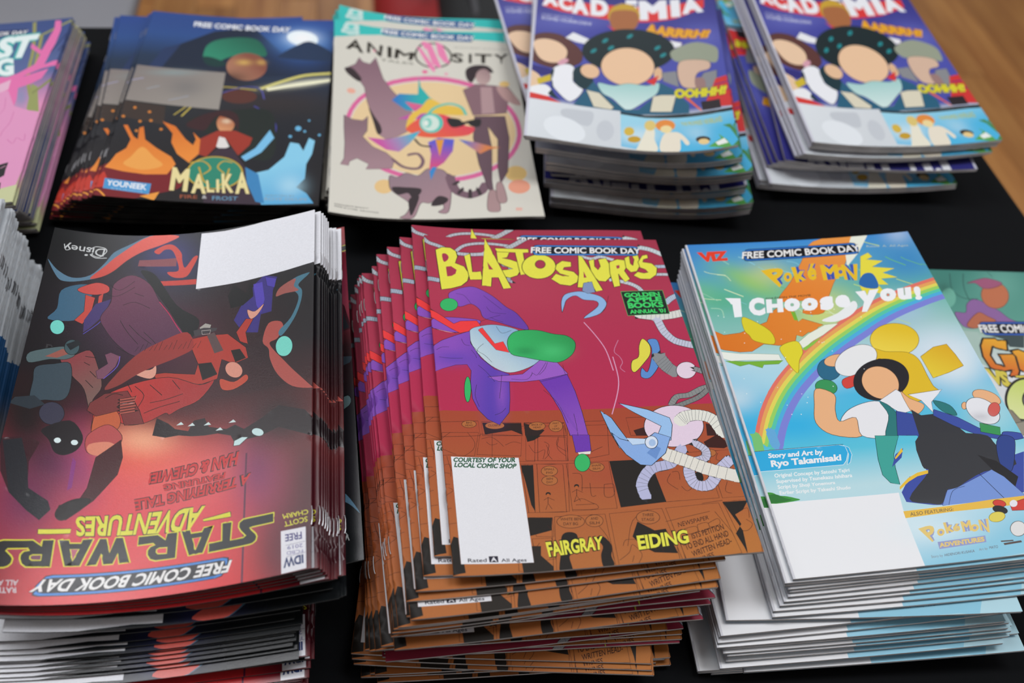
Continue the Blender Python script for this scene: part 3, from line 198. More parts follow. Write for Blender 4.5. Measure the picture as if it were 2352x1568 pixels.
736,2008,529,2025,668,2197,801,2377],2],["P","eef2e2",[1259,2613,1383,2611,1254,2439,1117,2303,1147,2420],0],["P","ece048",[1248,2394,1315,2425,1332,2381,1280,2360,1391,2332,1296,2283,1447,2249,1348,2218,1435,2162,1317,2163,1347,2101,1275,2110,1301,2006,1219,2045,1148,1968,1141,2096],0],["L","a8961c",0.2,[1248,2394,1315,2425,1332,2381,1280,2360,1391,2332,1296,2283,1447,2249,1348,2218,1435,2162,1317,
2163,1347,2101,1275,2110,1301,2006,1219,2045,1148,1968,1141,2096,1248,2394],0],["P","2f6cb0",[1207,2219,1273,2219,1280,2123,1252,2076,1172,2093,1146,2139],1],["P","f0f4f4",[772,1827,906,1882,1046,1979,1057,1922,978,1848,859,1806],1],["P","7cb83c",[583,1925,612,1915,609,1841,584,1844],0],["P","e9c52c",[1362,1589,1314,1524,1236,1482,1149,1474,1076,1501,1036,1557,1039,1628,1087,1695,1166,1740,1255,1749,
1329,1720,1368,1661],1,["f2d84c",1163,1511,1240,1711]],["L","7a5a14",0.3,[1362,1589,1314,1524,1236,1482,1149,1474,1076,1501,1036,1557,1039,1628,1087,1695,1166,1740,1255,1749,1329,1720,1368,1661],2],["P","e6c02a",[1026,1552,1105,1517,1238,1495,1294,1431,1298,1293,1302,1207,1315,1145,1121,1098,1087,1209,1078,1394,1000,1453],1],["L","7a5a14",0.3,[1026,1552,1105,1517,1238,1495,1294,1431,1298,1293,1302,
1207,1315,1145,1121,1098,1087,1209,1078,1394,1000,1453],2],["P","ecd23c",[1315,1447,1429,1515,1525,1528,1546,1434,1559,1337,1448,1297,1326,1265],0,["e2b024",1534,1500,1335,1263]],["L","7a5a14",0.3,[1315,1447,1429,1515,1525,1528,1546,1434,1559,1337,1448,1297,1326,1265,1315,1447],0],["P","2c6c8c",[761,1403,735,1359,695,1330,653,1321,618,1337,601,1372,605,1418,631,1462,670,1492,714,1501,749,1485,766,1449],1],["L","16222e",0.3,
[761,1403,735,1359,695,1330,653,1321,618,1337,601,1372,605,1418,631,1462,670,1492,714,1501,749,1485,766,1449],2],["P","f0b888",[834,1488,818,1462,784,1441,742,1430,702,1432,675,1446,669,1469,684,1495,718,1516,761,1527,802,1526,828,1511],1],["L","5a3a22",0.3,[834,1488,818,1462,784,1441,742,1430,702,1432,675,1446,669,1469,684,1495,718,1516,761,1527,802,1526,828,1511],2],["P","eef0f0",[1044,1529,1023,
1466,964,1403,885,1358,806,1341,747,1358,724,1402,744,1464,801,1528,882,1575,963,1593,1022,1575],1],["L","3a3030",0.3,[1044,1529,1023,1466,964,1403,885,1358,806,1341,747,1358,724,1402,744,1464,801,1528,882,1575,963,1593,1022,1575],2],["P","d8483f",[741,1319,878,1366,1034,1462,1042,1417,885,1304,746,1246],1],["L","4a1a1a",0.3,[741,1319,878,1366,1034,1462,1042,1417,885,1304,746,1246],2],["P","3a9a5c",[681,
1249,659,1224,625,1211,588,1215,559,1233,545,1261,550,1292,573,1318,607,1331,644,1327,673,1309,686,1280],1],["L","14301e",0.3,[681,1249,659,1224,625,1211,588,1215,559,1233,545,1261,550,1292,573,1318,607,1331,644,1327,673,1309,686,1280],2],["P","f0b888",[545,1265,649,1208,615,1094,612,1003,726,1026,712,881,532,910,460,1007,494,1141],1],["L","5a3a22",0.35,[545,1265,649,1208,615,1094,612,1003,726,1026,
712,881,532,910,460,1007,494,1141],2],["P","24242a",[1183,1311,1137,1227,1053,1162,953,1132,863,1144,806,1195,798,1273,841,1358,925,1427,1028,1460,1121,1447,1178,1392],1],["P","f0b888",[1064,1194,1010,1152,948,1142,894,1165,861,1217,858,1283,888,1347,942,1391,1006,1402,1061,1378,1094,1324,1094,1257],1],["L","5a3a22",0.35,[1064,1194,1010,1152,948,1142,894,1165,861,1217,858,1283,888,1347,942,1391,1006,
1402,1061,1378,1094,1324,1094,1257],2],["P","eeeff2",[621,1002,686,1076,799,1122,909,1128,951,1059,859,870,713,885,724,1020],1],["L","3a3a42",0.35,[621,1002,686,1076,799,1122,909,1128,951,1059,859,870,713,885,724,1020],2],["P","eef0f4",[920,1133,1056,1207,1102,1148,1085,1032,1021,1017],0],["L","3a3a42",0.3,[920,1133,1056,1207,1102,1148,1085,1032,1021,1017,920,1133],0],["P","f0b888",[1078,1186,1114,
1129,1186,1067,1122,1005,1085,1032],1],["L","5a3a22",0.25,[1078,1186,1114,1129,1186,1067,1122,1005,1085,1032],2],["P","eef0f4",[1116,1158,1346,1171,1241,1083,1218,1004,1181,1103],0],["L","3a3a42",0.3,[1116,1158,1346,1171,1241,1083,1218,1004,1181,1103,1116,1158],0],["P","2a7c7c",[916,1122,969,1081,990,986,932,862,859,870,934,1015],1],["L","142a2e",0.3,[916,1122,969,1081,990,986,932,862,859,870,934,1015],2],["P","2a7c7c",[1255,
1093,1342,1046,1355,963,1278,1008],1],["L","142a2e",0.3,[1255,1093,1342,1046,1355,963,1278,1008],2],["P","3a4ea0",[993,1043,1086,1009,1077,845,932,862],0],["L","14182e",0.3,[993,1043,1086,1009,1077,845,932,862,993,1043],0],["P","34363c",[1090,1043,1136,992,1214,993,1322,888,1374,791,1062,831],0],["P","3c52a6",[1232,1026,1350,952,1455,846,1582,776,1566,741,1425,799,1304,890,1209,982],0],["L","14182e",0.3,
[1232,1026,1350,952,1455,846,1582,776,1566,741,1425,799,1304,890,1209,982,1232,1026],0],["P","3c52a6",[1582,805,1677,779,1688,744,1583,738,1558,764],1],["L","14182e",0.3,[1582,805,1677,779,1688,744,1583,738,1558,764],2],["P","3a9a58",[1467,890,1575,840,1552,781,1446,825],0],["L","14301e",0.3,[1467,890,1575,840,1552,781,1446,825,1467,890],0],["P","f0b888",[1660,1018,1633,1003,1596,1005,1558,1025,1529,
1056,1516,1091,1525,1120,1551,1136,1589,1134,1628,1114,1657,1083,1668,1047],1],["L","5a3a22",0.3,[1660,1018,1633,1003,1596,1005,1558,1025,1529,1056,1516,1091,1525,1120,1551,1136,1589,1134,1628,1114,1657,1083,1668,1047],2],["P","f0b888",[1447,1026,1439,1013,1428,1003,1419,1001,1412,1006,1410,1016,1414,1031,1422,1044,1433,1053,1442,1056,1449,1051,1451,1040],1],["L","5a3a22",0.3,[1447,1026,1439,1013,1428,
1003,1419,1001,1412,1006,1410,1016,1414,1031,1422,1044,1433,1053,1442,1056,1449,1051,1451,1040],2],["P","eceef2",[1592,891,1551,870,1503,876,1461,908,1436,958,1435,1012,1459,1057,1501,1079,1549,1073,1591,1040,1615,989,1615,935],1],["L","3a3a42",0.35,[1592,891,1551,870,1503,876,1461,908,1436,958,1435,1012,1459,1057,1501,1079,1549,1073,1591,1040,1615,989,1615,935],2],["P","d86058",[1624,954,1602,934,
1579,924,1561,928,1553,944,1556,968,1571,994,1593,1015,1616,1025,1635,1021,1643,1005,1639,980],1],["L","4a1a1a",0.25,[1624,954,1602,934,1579,924,1561,928,1553,944,1556,968,1571,994,1593,1015,1616,1025,1635,1021,1643,1005,1639,980],2],["B","a8a8b0",[1493,932,62,-9,-14,-32],0.5],["P","3ea89c",[793,876,938,860,857,730,833,642,816,522,764,539,737,597,750,708],0],["L","14302e",0.3,[793,876,938,860,857,730,
833,642,816,522,764,539,737,597,750,708,793,876],0],["P","3c50a8",[928,862,1072,845,997,634,1017,587,892,568,805,469,808,404,955,366,1009,360,1075,448,1508,379,1636,650,1446,610,1216,756,1029,664,1046,731,1053,847],0],["P","35373c",[1063,846,1437,809,1496,718,1554,571,1340,546,1139,462,1077,453,1013,370,941,378,834,423,1017,587,997,634],1],["P","3c50a8",[867,729,931,768,896,703,814,644],0],["P","f0c43c",[856,
707,923,771,921,746,856,696],0],["P","f0c43c",[808,507,879,559,949,590,1020,600,1011,577,940,565,874,535,801,486],0],["P","2e468e",[1553,780,1613,759,1606,701,1508,533,1459,574,1496,718],1],["L","14182e",0.3,[1553,780,1613,759,1606,701,1508,533,1459,574,1496,718],2],["P","202024",[1355,668,1446,610,1524,486,1472,416,1399,549],0],["P","7a9adc",[1077,453,1139,462,1392,555,1443,498,1503,368,1493,348,1007,
355],0],["L","2a3460",0.2,[1077,453,1139,462,1392,555,1443,498,1503,368,1493,348,1007,355,1077,453],0],["L","24305a",0.25,[1045,355,1107,444,1189,466],1],["L","16182a",0.35,[1308,539,1379,359],0],["P","f2f4f6",[7,474,788,469,770,356,756,-3,-4,-4,-9,10],0],["P","8fd0e8",[766,346,1045,355,1496,353,1607,342,1436,-9,1331,6,1075,-4,756,-3],0,["d4eef6",794,322,897,8]],["B","e6f6fa",[889,208,231,-28,-36,-87],0.6],["P","f0c24c",[766,
346,1043,350,1304,359,1614,357,1590,307,1299,307,1064,311,763,301],0],["T","7a6a50","ALSO FEATURING:",[801,334,1064,337,1057,317,796,311],0.01],["P","d84438",[1370,315,1359,307,1342,303,1323,307,1308,316,1301,328,1303,340,1314,349,1331,353,1350,349,1365,340,1372,328],1],["L","3a1a14",0.25,[1370,315,1359,307,1342,303,1323,307,1308,316,1301,328,1303,340,1314,349,1331,353,1350,349,1365,340,1372,328],2],["P","2a2a2c",[1359,
269,1346,260,1327,258,1306,264,1290,277,1282,292,1286,306,1299,315,1319,317,1340,311,1356,298,1363,283],1],["P","e8d85c",[1334,248,1323,232,1301,219,1276,214,1252,217,1238,227,1236,243,1247,259,1268,272,1294,277,1317,274,1332,264],1],["L","8a7a2a",0.25,[1334,248,1323,232,1301,219,1276,214,1252,217,1238,227,1236,243,1247,259,1268,272,1294,277,1317,274,1332,264],2],["P","d84438",[1394,320,1489,338,1523,
323,1494,263,1387,273],0],["L","3a1a14",0.25,[1394,320,1489,338,1523,323,1494,263,1387,273,1394,320],0],["P","eeeef2",[1438,314,1430,303,1418,296,1406,295,1396,299,1392,308,1394,320,1402,330,1414,337,1427,339,1436,334,1441,325],1],["P","e8e8e6",[1412,150,1395,128,1372,114,1347,111,1329,120,1321,139,1325,162,1342,185,1366,200,1391,203,1410,193,1417,174],1],["L","5a5a5a",0.35,[1412,150,1395,128,1372,
114,1347,111,1329,120,1321,139,1325,162,1342,185,1366,200,1391,203,1410,193,1417,174],2],["L","5a4a44",0.8,[1238,93,1309,89],1],["L","5a4a44",1.2,[1247,74,1350,78],1],["T","9aa2d0","P",[808,227,905,247,885,153,855,136],0.184,0],["T","9aa2d0","o",[912,213,958,212,943,169,898,166],0.184,0],["T","9aa2d0","k",[964,248,1017,249,1006,186,956,177],0.184,0],["T","9aa2d0","\u00e9",[1014,234,1060,232,1041,187,
999,184],0.184,0],["T","9aa2d0","M",[1065,243,1125,246,1110,179,1053,176],0.184,0],["T","9aa2d0","o",[1114,219,1163,215,1146,172,1097,170],0.184,0],["T","9aa2d0","N",[1170,240,1230,242,1201,154,1155,175],0.184,0],["T","ecd07c","P",[808,227,905,247,885,153,855,136],0.04,0],["T","ecd07c","o",[912,213,958,212,943,169,898,166],0.04,0],["T","ecd07c","k",[964,248,1017,249,1006,186,956,177],0.04,0],["T","ecd07c","\u00e9",[1014,
234,1060,232,1041,187,999,184],0.04,0],["T","ecd07c","M",[1065,243,1125,246,1110,179,1053,176],0.04,0],["T","ecd07c","o",[1114,219,1163,215,1146,172,1097,170],0.04,0],["T","ecd07c","N",[1170,240,1230,242,1201,154,1155,175],0.04,0],["P","9aa2d0",[884,133,1167,140,1156,99,877,89],0],["T","ecd07c","ADVENTURES",[888,124,1156,132,1150,107,883,100],0.048],["T","8a8a92","Story by",[814,57,881,56,878,43,811,
41],0.002],["T","70707a","HIDENORI KUSAKA",[893,57,1070,63,1065,48,889,43],0.01],["T","8a8a92","Art by",[1097,67,1148,67,1144,54,1093,52],0.002],["T","70707a","MATO",[1159,71,1210,72,1205,56,1155,56],0.01],["P","2eb0e4",[5,833,546,834,586,818,584,770,555,717,527,691,8,691],0],["L","e8f2f6",0.35,[5,833,546,834,586,818,584,770,555,717,527,691,8,691,5,833],0],["P","30b4e6",[574,827,603,809,604,757,575,
703,550,689,585,759,583,811],0],["L","e8f2f6",0.3,[574,827,603,809,604,757,575,703,550,689,585,759,583,811,574,827],0],["L","1a2a3a",0.3,[5,833,447,836,577,834],0],["T","f2f4f6","Story and Art by",[94,811,439,810,429,777,88,781],0.04],["T","f2f4f6","Ryo Takamisaki",[95,760,538,766,528,725,89,719],0.044],["P","3f9a3c",[3,542,42,544,74,522,119,513,162,498,185,480,7,474],1],["P","2c7a34",[7,523,58,532,
106,503,139,484,13,477],1],["T","f4f8f8","Original Concept by Satoshi Tajiri",[91,669,554,663,548,641,86,644],0.024],["T","f4f8f8","Supervised by Tsunekazu Ishihara",[90,628,558,627,552,603,85,605],0.024],["T","f4f8f8","Script by Shoji Yonemura",[87,590,439,586,435,567,83,566],0.024],["T","f4f8f8","Earlier Script by Takeshi Shudo",[87,551,519,545,514,524,83,528],0.024],["T","e8432c","VIZ",[68,2513,
292,2519,280,2439,76,2436],0.08],["P","10131c",[396,2422,421,2414,1221,2422,1248,2429,1265,2480,1254,2532,1229,2539,459,2535,431,2528,400,2475],0],["P","2a72c8",[403,2427,428,2420,1216,2426,1243,2434,1259,2480,1249,2527,1223,2534,463,2530,434,2523,406,2475],0],["P","14161c",[415,2439,439,2432,1210,2439,1237,2446,1252,2480,1241,2514,1216,2522,466,2518,437,2510,413,2475],0],["T","14161c","FREE COMIC BOOK DAY",[403,
2506,1274,2511,1271,2450,382,2443],0.08],["T","f0f0ee","FREE COMIC BOOK DAY",[403,2506,1274,2511,1271,2450,382,2443],0.03],["T","3c58b4","P",[486,2318,653,2345,629,2211,573,2149],0.208,0],["T","3c58b4","o",[639,2283,704,2292,682,2201,621,2192],0.208,0],["T","3c58b4","k",[712,2335,815,2338,785,2203,705,2183],0.208,0],["T","3c58b4","\u00e9",[829,2353,908,2363,859,2200,799,2197],0.208,0],["T","3c58b4","M",[927,
2339,1056,2333,1022,2196,906,2190],0.208,0],["T","3c58b4","o",[1023,2306,1108,2305,1077,2214,1004,2211],0.208,0],["T","3c58b4","N",[1079,2327,1201,2323,1143,2166,1057,2182],0.208,0],["T","ecc22e","P",[486,2318,653,2345,629,2211,573,2149],0.048,0],["T","ecc22e","o",[639,2283,704,2292,682,2201,621,2192],0.048,0],["T","ecc22e","k",[712,2335,815,2338,785,2203,705,2183],0.048,0],["T","ecc22e","\u00e9",[829,
2353,908,2363,859,2200,799,2197],0.048,0],["T","ecc22e","M",[927,2339,1056,2333,1022,2196,906,2190],0.048,0],["T","ecc22e","o",[1023,2306,1108,2305,1077,2214,1004,2211],0.048,0],["T","ecc22e","N",[1079,2327,1201,2323,1143,2166,1057,2182],0.048,0],["T","3a3a2c","POK\u00c9MON THE MOVIE",[446,2060,773,2069,768,2051,443,2045],0.008],["T","9fc0b4","1",[203,2067,268,2067,234,1902,180,1899],0.096,0],["T","9fc0b4","C",[317,
2062,435,2068,402,1905,291,1901],0.096,0],["T","9fc0b4","H",[443,2045,562,2044,533,1923,414,1922],0.096,0],["T","9fc0b4","o",[570,2044,685,2042,653,1926,540,1921],0.096,0],["T","9fc0b4","o",[691,2036,811,2036,778,1920,661,1917],0.096,0],["T","9fc0b4","s",[820,2030,925,2045,891,1917,793,1912],0.096,0],["T","9fc0b4","e",[936,2041,1041,2044,1015,1925,905,1926],0.096,0],["T","9fc0b4","y",[1092,2062,1263,
2069,1161,1871,1068,1874],0.096,0],["T","9fc0b4","o",[1268,2072,1385,2064,1345,1946,1234,1949],0.096,0],["T","9fc0b4","u",[1392,2057,1492,2061,1455,1949,1361,1949],0.096,0],["T","9fc0b4","!",[1507,2059,1555,2060,1525,1934,1477,1934],0.096,0],["T","f6f8fa","1",[203,2067,268,2067,234,1902,180,1899],0.072,0],["T","f6f8fa","C",[317,2062,435,2068,402,1905,291,1901],0.072,0],["T","f6f8fa","H",[443,2045,562,
2044,533,1923,414,1922],0.072,0],["T","f6f8fa","o",[570,2044,685,2042,653,1926,540,1921],0.072,0],["T","f6f8fa","o",[691,2036,811,2036,778,1920,661,1917],0.072,0],["T","f6f8fa","s",[820,2030,925,2045,891,1917,793,1912],0.072,0],["T","f6f8fa","e",[936,2041,1041,2044,1015,1925,905,1926],0.072,0],["T","f6f8fa","y",[1092,2062,1263,2069,1161,1871,1068,1874],0.072,0],["T","f6f8fa","o",[1268,2072,1385,2064,
1345,1946,1234,1949],0.072,0],["T","f6f8fa","u",[1392,2057,1492,2061,1455,1949,1361,1949],0.072,0],["T","f6f8fa","!",[1507,2059,1555,2060,1525,1934,1477,1934],0.072,0],["P","f6f8fa",[160,2077,266,2068,214,2020,189,2016,181,2042],0],["T","b8c8c0","Rated  A  All Ages",[1331,2500,1631,2470,1627,2452,1326,2480],0.006],["P","eef8f4",[940,1579,936,1575,933,1577,934,1582,939,1583],1],["P","eef8f4",[824,1942,
820,1938,817,1940,818,1945,823,1946],1],["P","eef8f4",[304,1296,301,1293,298,1294,299,1298,303,1299],1],["P","eef8f4",[457,1161,454,1158,450,1160,452,1164,456,1165],1],["P","eef8f4",[65,1585,62,1581,58,1583,59,1587,64,1588],1],["P","eef8f4",[687,1926,683,1922,680,1924,681,1928,686,1930],1],["P","eef8f4",[800,1508,796,1505,793,1506,794,1511,799,1512],1],["P","eef8f4",[215,1756,212,1752,208,1754,209,
1759,214,1760],1],["P","eef8f4",[722,1902,719,1898,715,1900,717,1905,721,1906],1],["P","eef8f4",[191,1674,187,1670,184,1672,185,1676,189,1677],1],["P","eef8f4",[92,1264,88,1260,85,1262,86,1266,90,1267],1],["P","eef8f4",[392,1077,388,1074,385,1076,386,1080,390,1081],1],["P","eef8f4",[694,1642,691,1639,687,1641,689,1645,693,1646],1],["P","eef8f4",[331,1852,328,1848,324,1850,325,1854,330,1856],1],["P","eef8f4",[107,
1382,104,1379,101,1380,102,1385,106,1386],1],["P","eef8f4",[727,1638,723,1635,720,1636,721,1641,726,1642],1],["P","eef8f4",[162,1190,159,1187,156,1189,157,1193,161,1194],1],["P","eef8f4",[1053,1830,1049,1826,1046,1828,1048,1833,1052,1834],1],["P","eef8f4",[-111,1253,-114,1250,-117,1252,-116,1256,-112,1257],1],["P","eef8f4",[429,1532,426,1529,422,1531,424,1535,428,1536],1],["P","eef8f4",[476,1203,473,
1200,469,1201,471,1205,475,1206],1],["P","eef8f4",[-159,1072,-162,1070,-165,1071,-164,1075,-160,1076],1],["P","eef8f4",[931,1494,928,1491,924,1493,926,1497,930,1498],1],["P","eef8f4",[447,1686,444,1683,440,1685,442,1689,446,1690],1],["P","eef8f4",[599,1744,595,1740,592,1742,593,1747,598,1748],1],["P","eef8f4",[332,1082,329,1079,325,1081,327,1085,331,1086],1],["P","eef8f4",[324,1154,321,1151,318,1153,
319,1157,323,1157],1],["P","eef8f4",[-29,1132,-32,1129,-35,1131,-34,1135,-30,1135],1],["P","eef8f4",[82,1775,78,1772,75,1773,76,1778,80,1779],1],["P","eef8f4",[713,1633,709,1630,706,1631,707,1636,712,1637],1],["P","eef8f4",[111,1906,108,1902,104,1904,105,1909,110,1910],1],["P","eef8f4",[893,1917,889,1913,885,1915,887,1920,892,1921],1],["P","eef8f4",[-169,1088,-172,1085,-175,1086,-174,1090,-170,1091],1],["P","eef8f4",[758,
1559,754,1555,750,1557,752,1561,756,1562],1],["P","eef8f4",[-11,1146,-14,1143,-18,1144,-16,1148,-12,1149],1],["P","eef8f4",[666,1272,662,1269,659,1271,660,1275,664,1276],1],["P","eef8f4",[437,1432,433,1429,430,1431,431,1435,435,1436],1],["P","eef8f4",[916,1390,912,1387,909,1388,910,1393,914,1393],1],["P","eef8f4",[75,1921,72,1917,68,1919,70,1924,74,1925],1],["P","eef8f4",[444,1232,441,1229,438,1230,
439,1234,443,1235],1],["P","d6d8de",[0,0,14,0,14,2600,0,2600],0]],"star":[["V",[[0,"e23438"],[45,"e0444c"],[75,"e45c5c"],[100,"8a2a2a"],[120,"3a1418"],[150,"1c1a1e"],[260,"1a1e20"]]],["B","241014",[1646,138,245,-61,4,-328],0.95],["B","2a1018",[1688,511,256,-70,4,-504],0.9],["B","241820",[15,197,227,12,123,-643],0.7],["B","6c2c56",[179,581,209,6,51,-300],0.9],["B","5a2a50",[264,828,198,2,34,-216],0.9],["B","8a3a7a",[418,
831,102,-2,36,-246],0.7],["B","f2604c",[735,870,267,-37,19,-170],0.85],["B","ffb890",[725,958,171,-21,12,-102],0.8],["B","7a2a66",[1376,644,145,-35,12,-269],0.8],["B","e03840",[814,176,406,-65,22,-192],0.5],["B","5a1a30",[1512,97,135,-32,7,-235],0.6],["B","181416",[1486,960,273,-76,8,-261],0.95],["B","141618",[91,1100,194,18,52,-307],0.95],["B","401418",[923,1173,306,-59,17,-184],0.7],["B","4a2a48",[626,
1835,321,-37,39,-344],0.8],["B","5a2434",[931,1660,296,-61,26,-304],0.7],["B","2c3438",[831,2184,254,-45,28,-302],0.6],["B","301a1e",[1248,1698,244,-67,16,-308],0.8],["B","3a3a7a",[727,2392,171,-22,20,-198],0.8],["P","5a7e96",[6,2314,68,2238,160,2186,259,2221,331,2336,373,2435,456,2509,578,2597,676,2593,498,2468,421,2342,346,2230,231,2172,132,2148,78,2176],1],["P","cc4a40",[579,2594,769,2584,683,2518,
556,2454,464,2371,394,2273,330,2216,262,2195,335,2309,411,2423],1,["e8655a",727,2571,346,2230]],["P","8a4a52",[538,2371,775,2377,777,2302,535,2317],0],["P","cf4a40",[623,2452,685,2504,743,2499,799,2422,811,2352,836,2281,882,2369,911,2372,885,2274,849,2199,772,2202,725,2253,795,2259,777,2356,738,2450,689,2461,655,2422],1],["P","c8443c",[681,2177,918,2168,920,2122,704,2136],0],["P","3f6680",[119,2069,
219,2137,307,2122,287,2019,293,1919,229,1839,83,1828,118,1920],1],["P","c94c46",[207,2097,302,2161,375,2141,386,2090,325,2060,246,2064],1],["L","1a0e12",0.25,[207,2097,302,2161,375,2141,386,2090,325,2060,246,2064],2],["P","c44a40",[257,2053,315,2034,310,1921,274,1814,224,1839,268,1917],0],["L","1a0e12",0.25,[257,2053,315,2034,310,1921,274,1814,224,1839,268,1917,257,2053],0],["P","c44a40",[335,2048,
358,2075,358,1974,340,1933],0],["P","45376e",[326,1984,408,2027,390,1902,320,1788,287,1750,278,1845],0],["L","5a52c0",0.4,[289,1736,379,1852,414,1977],1],["P","58344e",[409,2156,507,2237,628,2155,721,1968,884,1702,800,1643,688,1607,605,1567,490,1663,406,1781,367,1876,411,2002],1,["6c3a52",451,2105,600,1613]],["L","1a1216",0.25,[409,2156,507,2237,628,2155,721,1968,884,1702,800,1643,688,1607,605,1567,
490,1663,406,1781,367,1876,411,2002],2],["P","16191b",[558,2276,656,2232,815,1957,966,1810,914,1674,773,1912,628,2155],1],["L","1c1218",0.3,[483,1855,539,1757,612,1659],1],["L","1c1218",0.3,[540,1818,612,1730,692,1654],1],["L","1c1218",0.3,[366,2076,440,2054,538,2132],1],["L","1c1218",0.3,[382,2154,451,2105,532,2184],1],["L","1c1218",0.3,[485,1979,554,2003,650,1948],1],["L","1c1218",0.3,[636,1753,719,
1651,746,1555],1],["L","1c1218",0.3,[544,2080,602,2052],1],["L","1c1218",0.3,[493,1640,605,1567,693,1561],1],["L","c02a58",0.5,[705,1995,775,1887,831,1782,901,1664],1],["P","74d6c8",[175,1798,181,1769,177,1742,163,1723,144,1718,124,1727,110,1748,103,1776,107,1804,121,1823,140,1829,160,1820],1],["L","20303a",0.3,[175,1798,181,1769,177,1742,163,1723,144,1718,124,1727,110,1748,103,1776,107,1804,121,1823,
140,1829,160,1820],2],["P","7addcc",[1554,1452,1544,1418,1523,1399,1497,1401,1472,1422,1456,1458,1452,1499,1462,1534,1483,1554,1510,1552,1534,1530,1551,1493],1],["L","20303a",0.3,[1554,1452,1544,1418,1523,1399,1497,1401,1472,1422,1456,1458,1452,1499,1462,1534,1483,1554,1510,1552,1534,1530,1551,1493],2],["P","b0524a",[1369,1551,1400,1684,1474,1681,1495,1621,1460,1548,1415,1526,1445,1460,1492,1390,1566,
1279,1656,1155,1674,1118,1560,1162,1469,1274,1420,1399,1408,1482],1],["L","181014",0.25,[1369,1551,1400,1684,1474,1681,1495,1621,1460,1548,1415,1526,1445,1460,1492,1390,1566,1279,1656,1155,1674,1118,1560,1162,1469,1274,1420,1399,1408,1482],2],["P","46788c",[1468,1605,1539,1692,1583,1825,1563,1894,1495,1941,1551,2013,1646,2033,1637,2011,1581,1952,1605,1893,1597,1795,1558,1674,1487,1564],1],["P","a05a54",[1440,
1894,1466,1963,1560,2010,1552,1948,1582,1901,1496,1902],1],["P","3a3080",[1215,1856,1301,2037,1356,2099,1444,2060,1419,1951,1416,1777,1350,1771,1338,1629,1245,1653,1183,1765],0],["P","4c3eaa",[1366,2083,1439,2048,1428,1974,1379,2002],0],["L","14122a",0.25,[1366,2083,1439,2048,1428,1974,1379,2002,1366,2083],0],["P","5444b4",[1291,2039,1348,2043,1369,1890,1350,1783,1319,1854],0],["P","121416",[1164,2072,
1246,1974,1279,2095,1296,1935,1233,1876,1158,1869,1132,1976],0],["P","b0392e",[910,1663,1032,1677,1152,1663,1270,1530,1288,1445,1204,1420,1128,1470,1111,1328,1025,1306,893,1317,747,1386,726,1421,795,1425,974,1387,986,1464,952,1550],0],["L","180c0c",0.35,[910,1663,1032,1677,1152,1663,1270,1530,1288,1445,1204,1420,1128,1470,1111,1328,1025,1306,893,1317,747,1386,726,1421,795,1425,974,1387,986,1464,952,
1550,910,1663],0],["P","b23a30",[1203,1664,1258,1759,1305,1747,1263,1649,1282,1550,1230,1586],0],["L","180c0c",0.35,[1203,1664,1258,1759,1305,1747,1263,1649,1282,1550,1230,1586,1203,1664],0],["P","5c4848",[1023,1679,1067,1694,1133,1538,1080,1526],0],["P","1a1416",[986,1464,1066,1460,1109,1362,1023,1334],0],["P","14110f",[1179,1528,1233,1527,1274,1448,1212,1429],0],["P","e0a08c",[592,1459,705,1457,736,
1488,743,1419,712,1389,640,1417],1],["L","2a1414",0.25,[592,1459,705,1457,736,1488,743,1419,712,1389,640,1417],2],["P","e0a08c",[1263,1831,1311,1806,1366,1853,1331,1776,1286,1751],1],["L","2a1414",0.25,[1263,1831,1311,1806,1366,1853,1331,1776,1286,1751],2],["P","dc9480",[1255,1329,1239,1313,1214,1314,1187,1330,1165,1358,1154,1390,1157,1419,1173,1435,1199,1435,1226,1418,1248,1389,1259,1357],1],["L","2a1414",0.25,
[1255,1329,1239,1313,1214,1314,1187,1330,1165,1358,1154,1390,1157,1419,1173,1435,1199,1435,1226,1418,1248,1389,1259,1357],2],["P","c04a34",[1129,1324,1212,1284,1280,1323,1292,1276,1215,1229,1144,1244],1],["L","2a1010",0.25,[1129,1324,1212,1284,1280,1323,1292,1276,1215,1229,1144,1244],2],["P","a8a49c",[971,1748,1006,1778,1044,1759,1038,1724,988,1715],0],["L","1a1416",0.25,[971,1748,1006,1778,1044,1759,
1038,1724,988,1715,971,1748],0],["P","403c40",[936,1730,999,1743,1084,1726,1076,1704,950,1680],0],["L","d8d0c8",0.3,[987,1721,1043,1717,1040,1687,994,1690,987,1721],0],["P","8a3c38",[605,1567,769,1682,900,1724,948,1598,872,1540,703,1468,623,1418,531,1346,465,1336],1,["9c3430",857,1706,542,1389]],["P","7a5c56",[194,1532,254,1561,344,1613,402,1502,447,1347,412,1250,409,1155,353,1323,275,1417],1,["8a4044",236,
1514,407,1282]],["L","141012",0.3,[194,1532,254,1561,344,1613,402,1502,447,1347,412,1250,409,1155,353,1323,275,1417],2],["P","55696c",[33,1562,179,1627,221,1615,268,1574,225,1535,140,1525,38,1485],1],["L","0e1416",0.3,[33,1562,179,1627,221,1615,268,1574,225,1535,140,1525,38,1485],2],["P","9a5a50",[113,1543,197,1612,242,1583,176,1541],0],["P","40585e",[284,1613,276,1588,259,1574,238,1574,218,1589,206,
1614,203,1644,211,1669,228,1684,249,1684,269,1668,282,1642],1],["L","0e1416",0.3,[284,1613,276,1588,259,1574,238,1574,218,1589,206,1614,203,1644,211,1669,228,1684,249,1684,269,1668,282,1642],2],["P","20262a",[208,1648,267,1689,289,1656,239,1605],0],["P","3c4c56",[80,1460,168,1495,254,1504,280,1330,254,1243,163,1234,89,1225,81,1362],1],["L","0e1416",0.3,[80,1460,168,1495,254,1504,280,1330,254,1243,163,
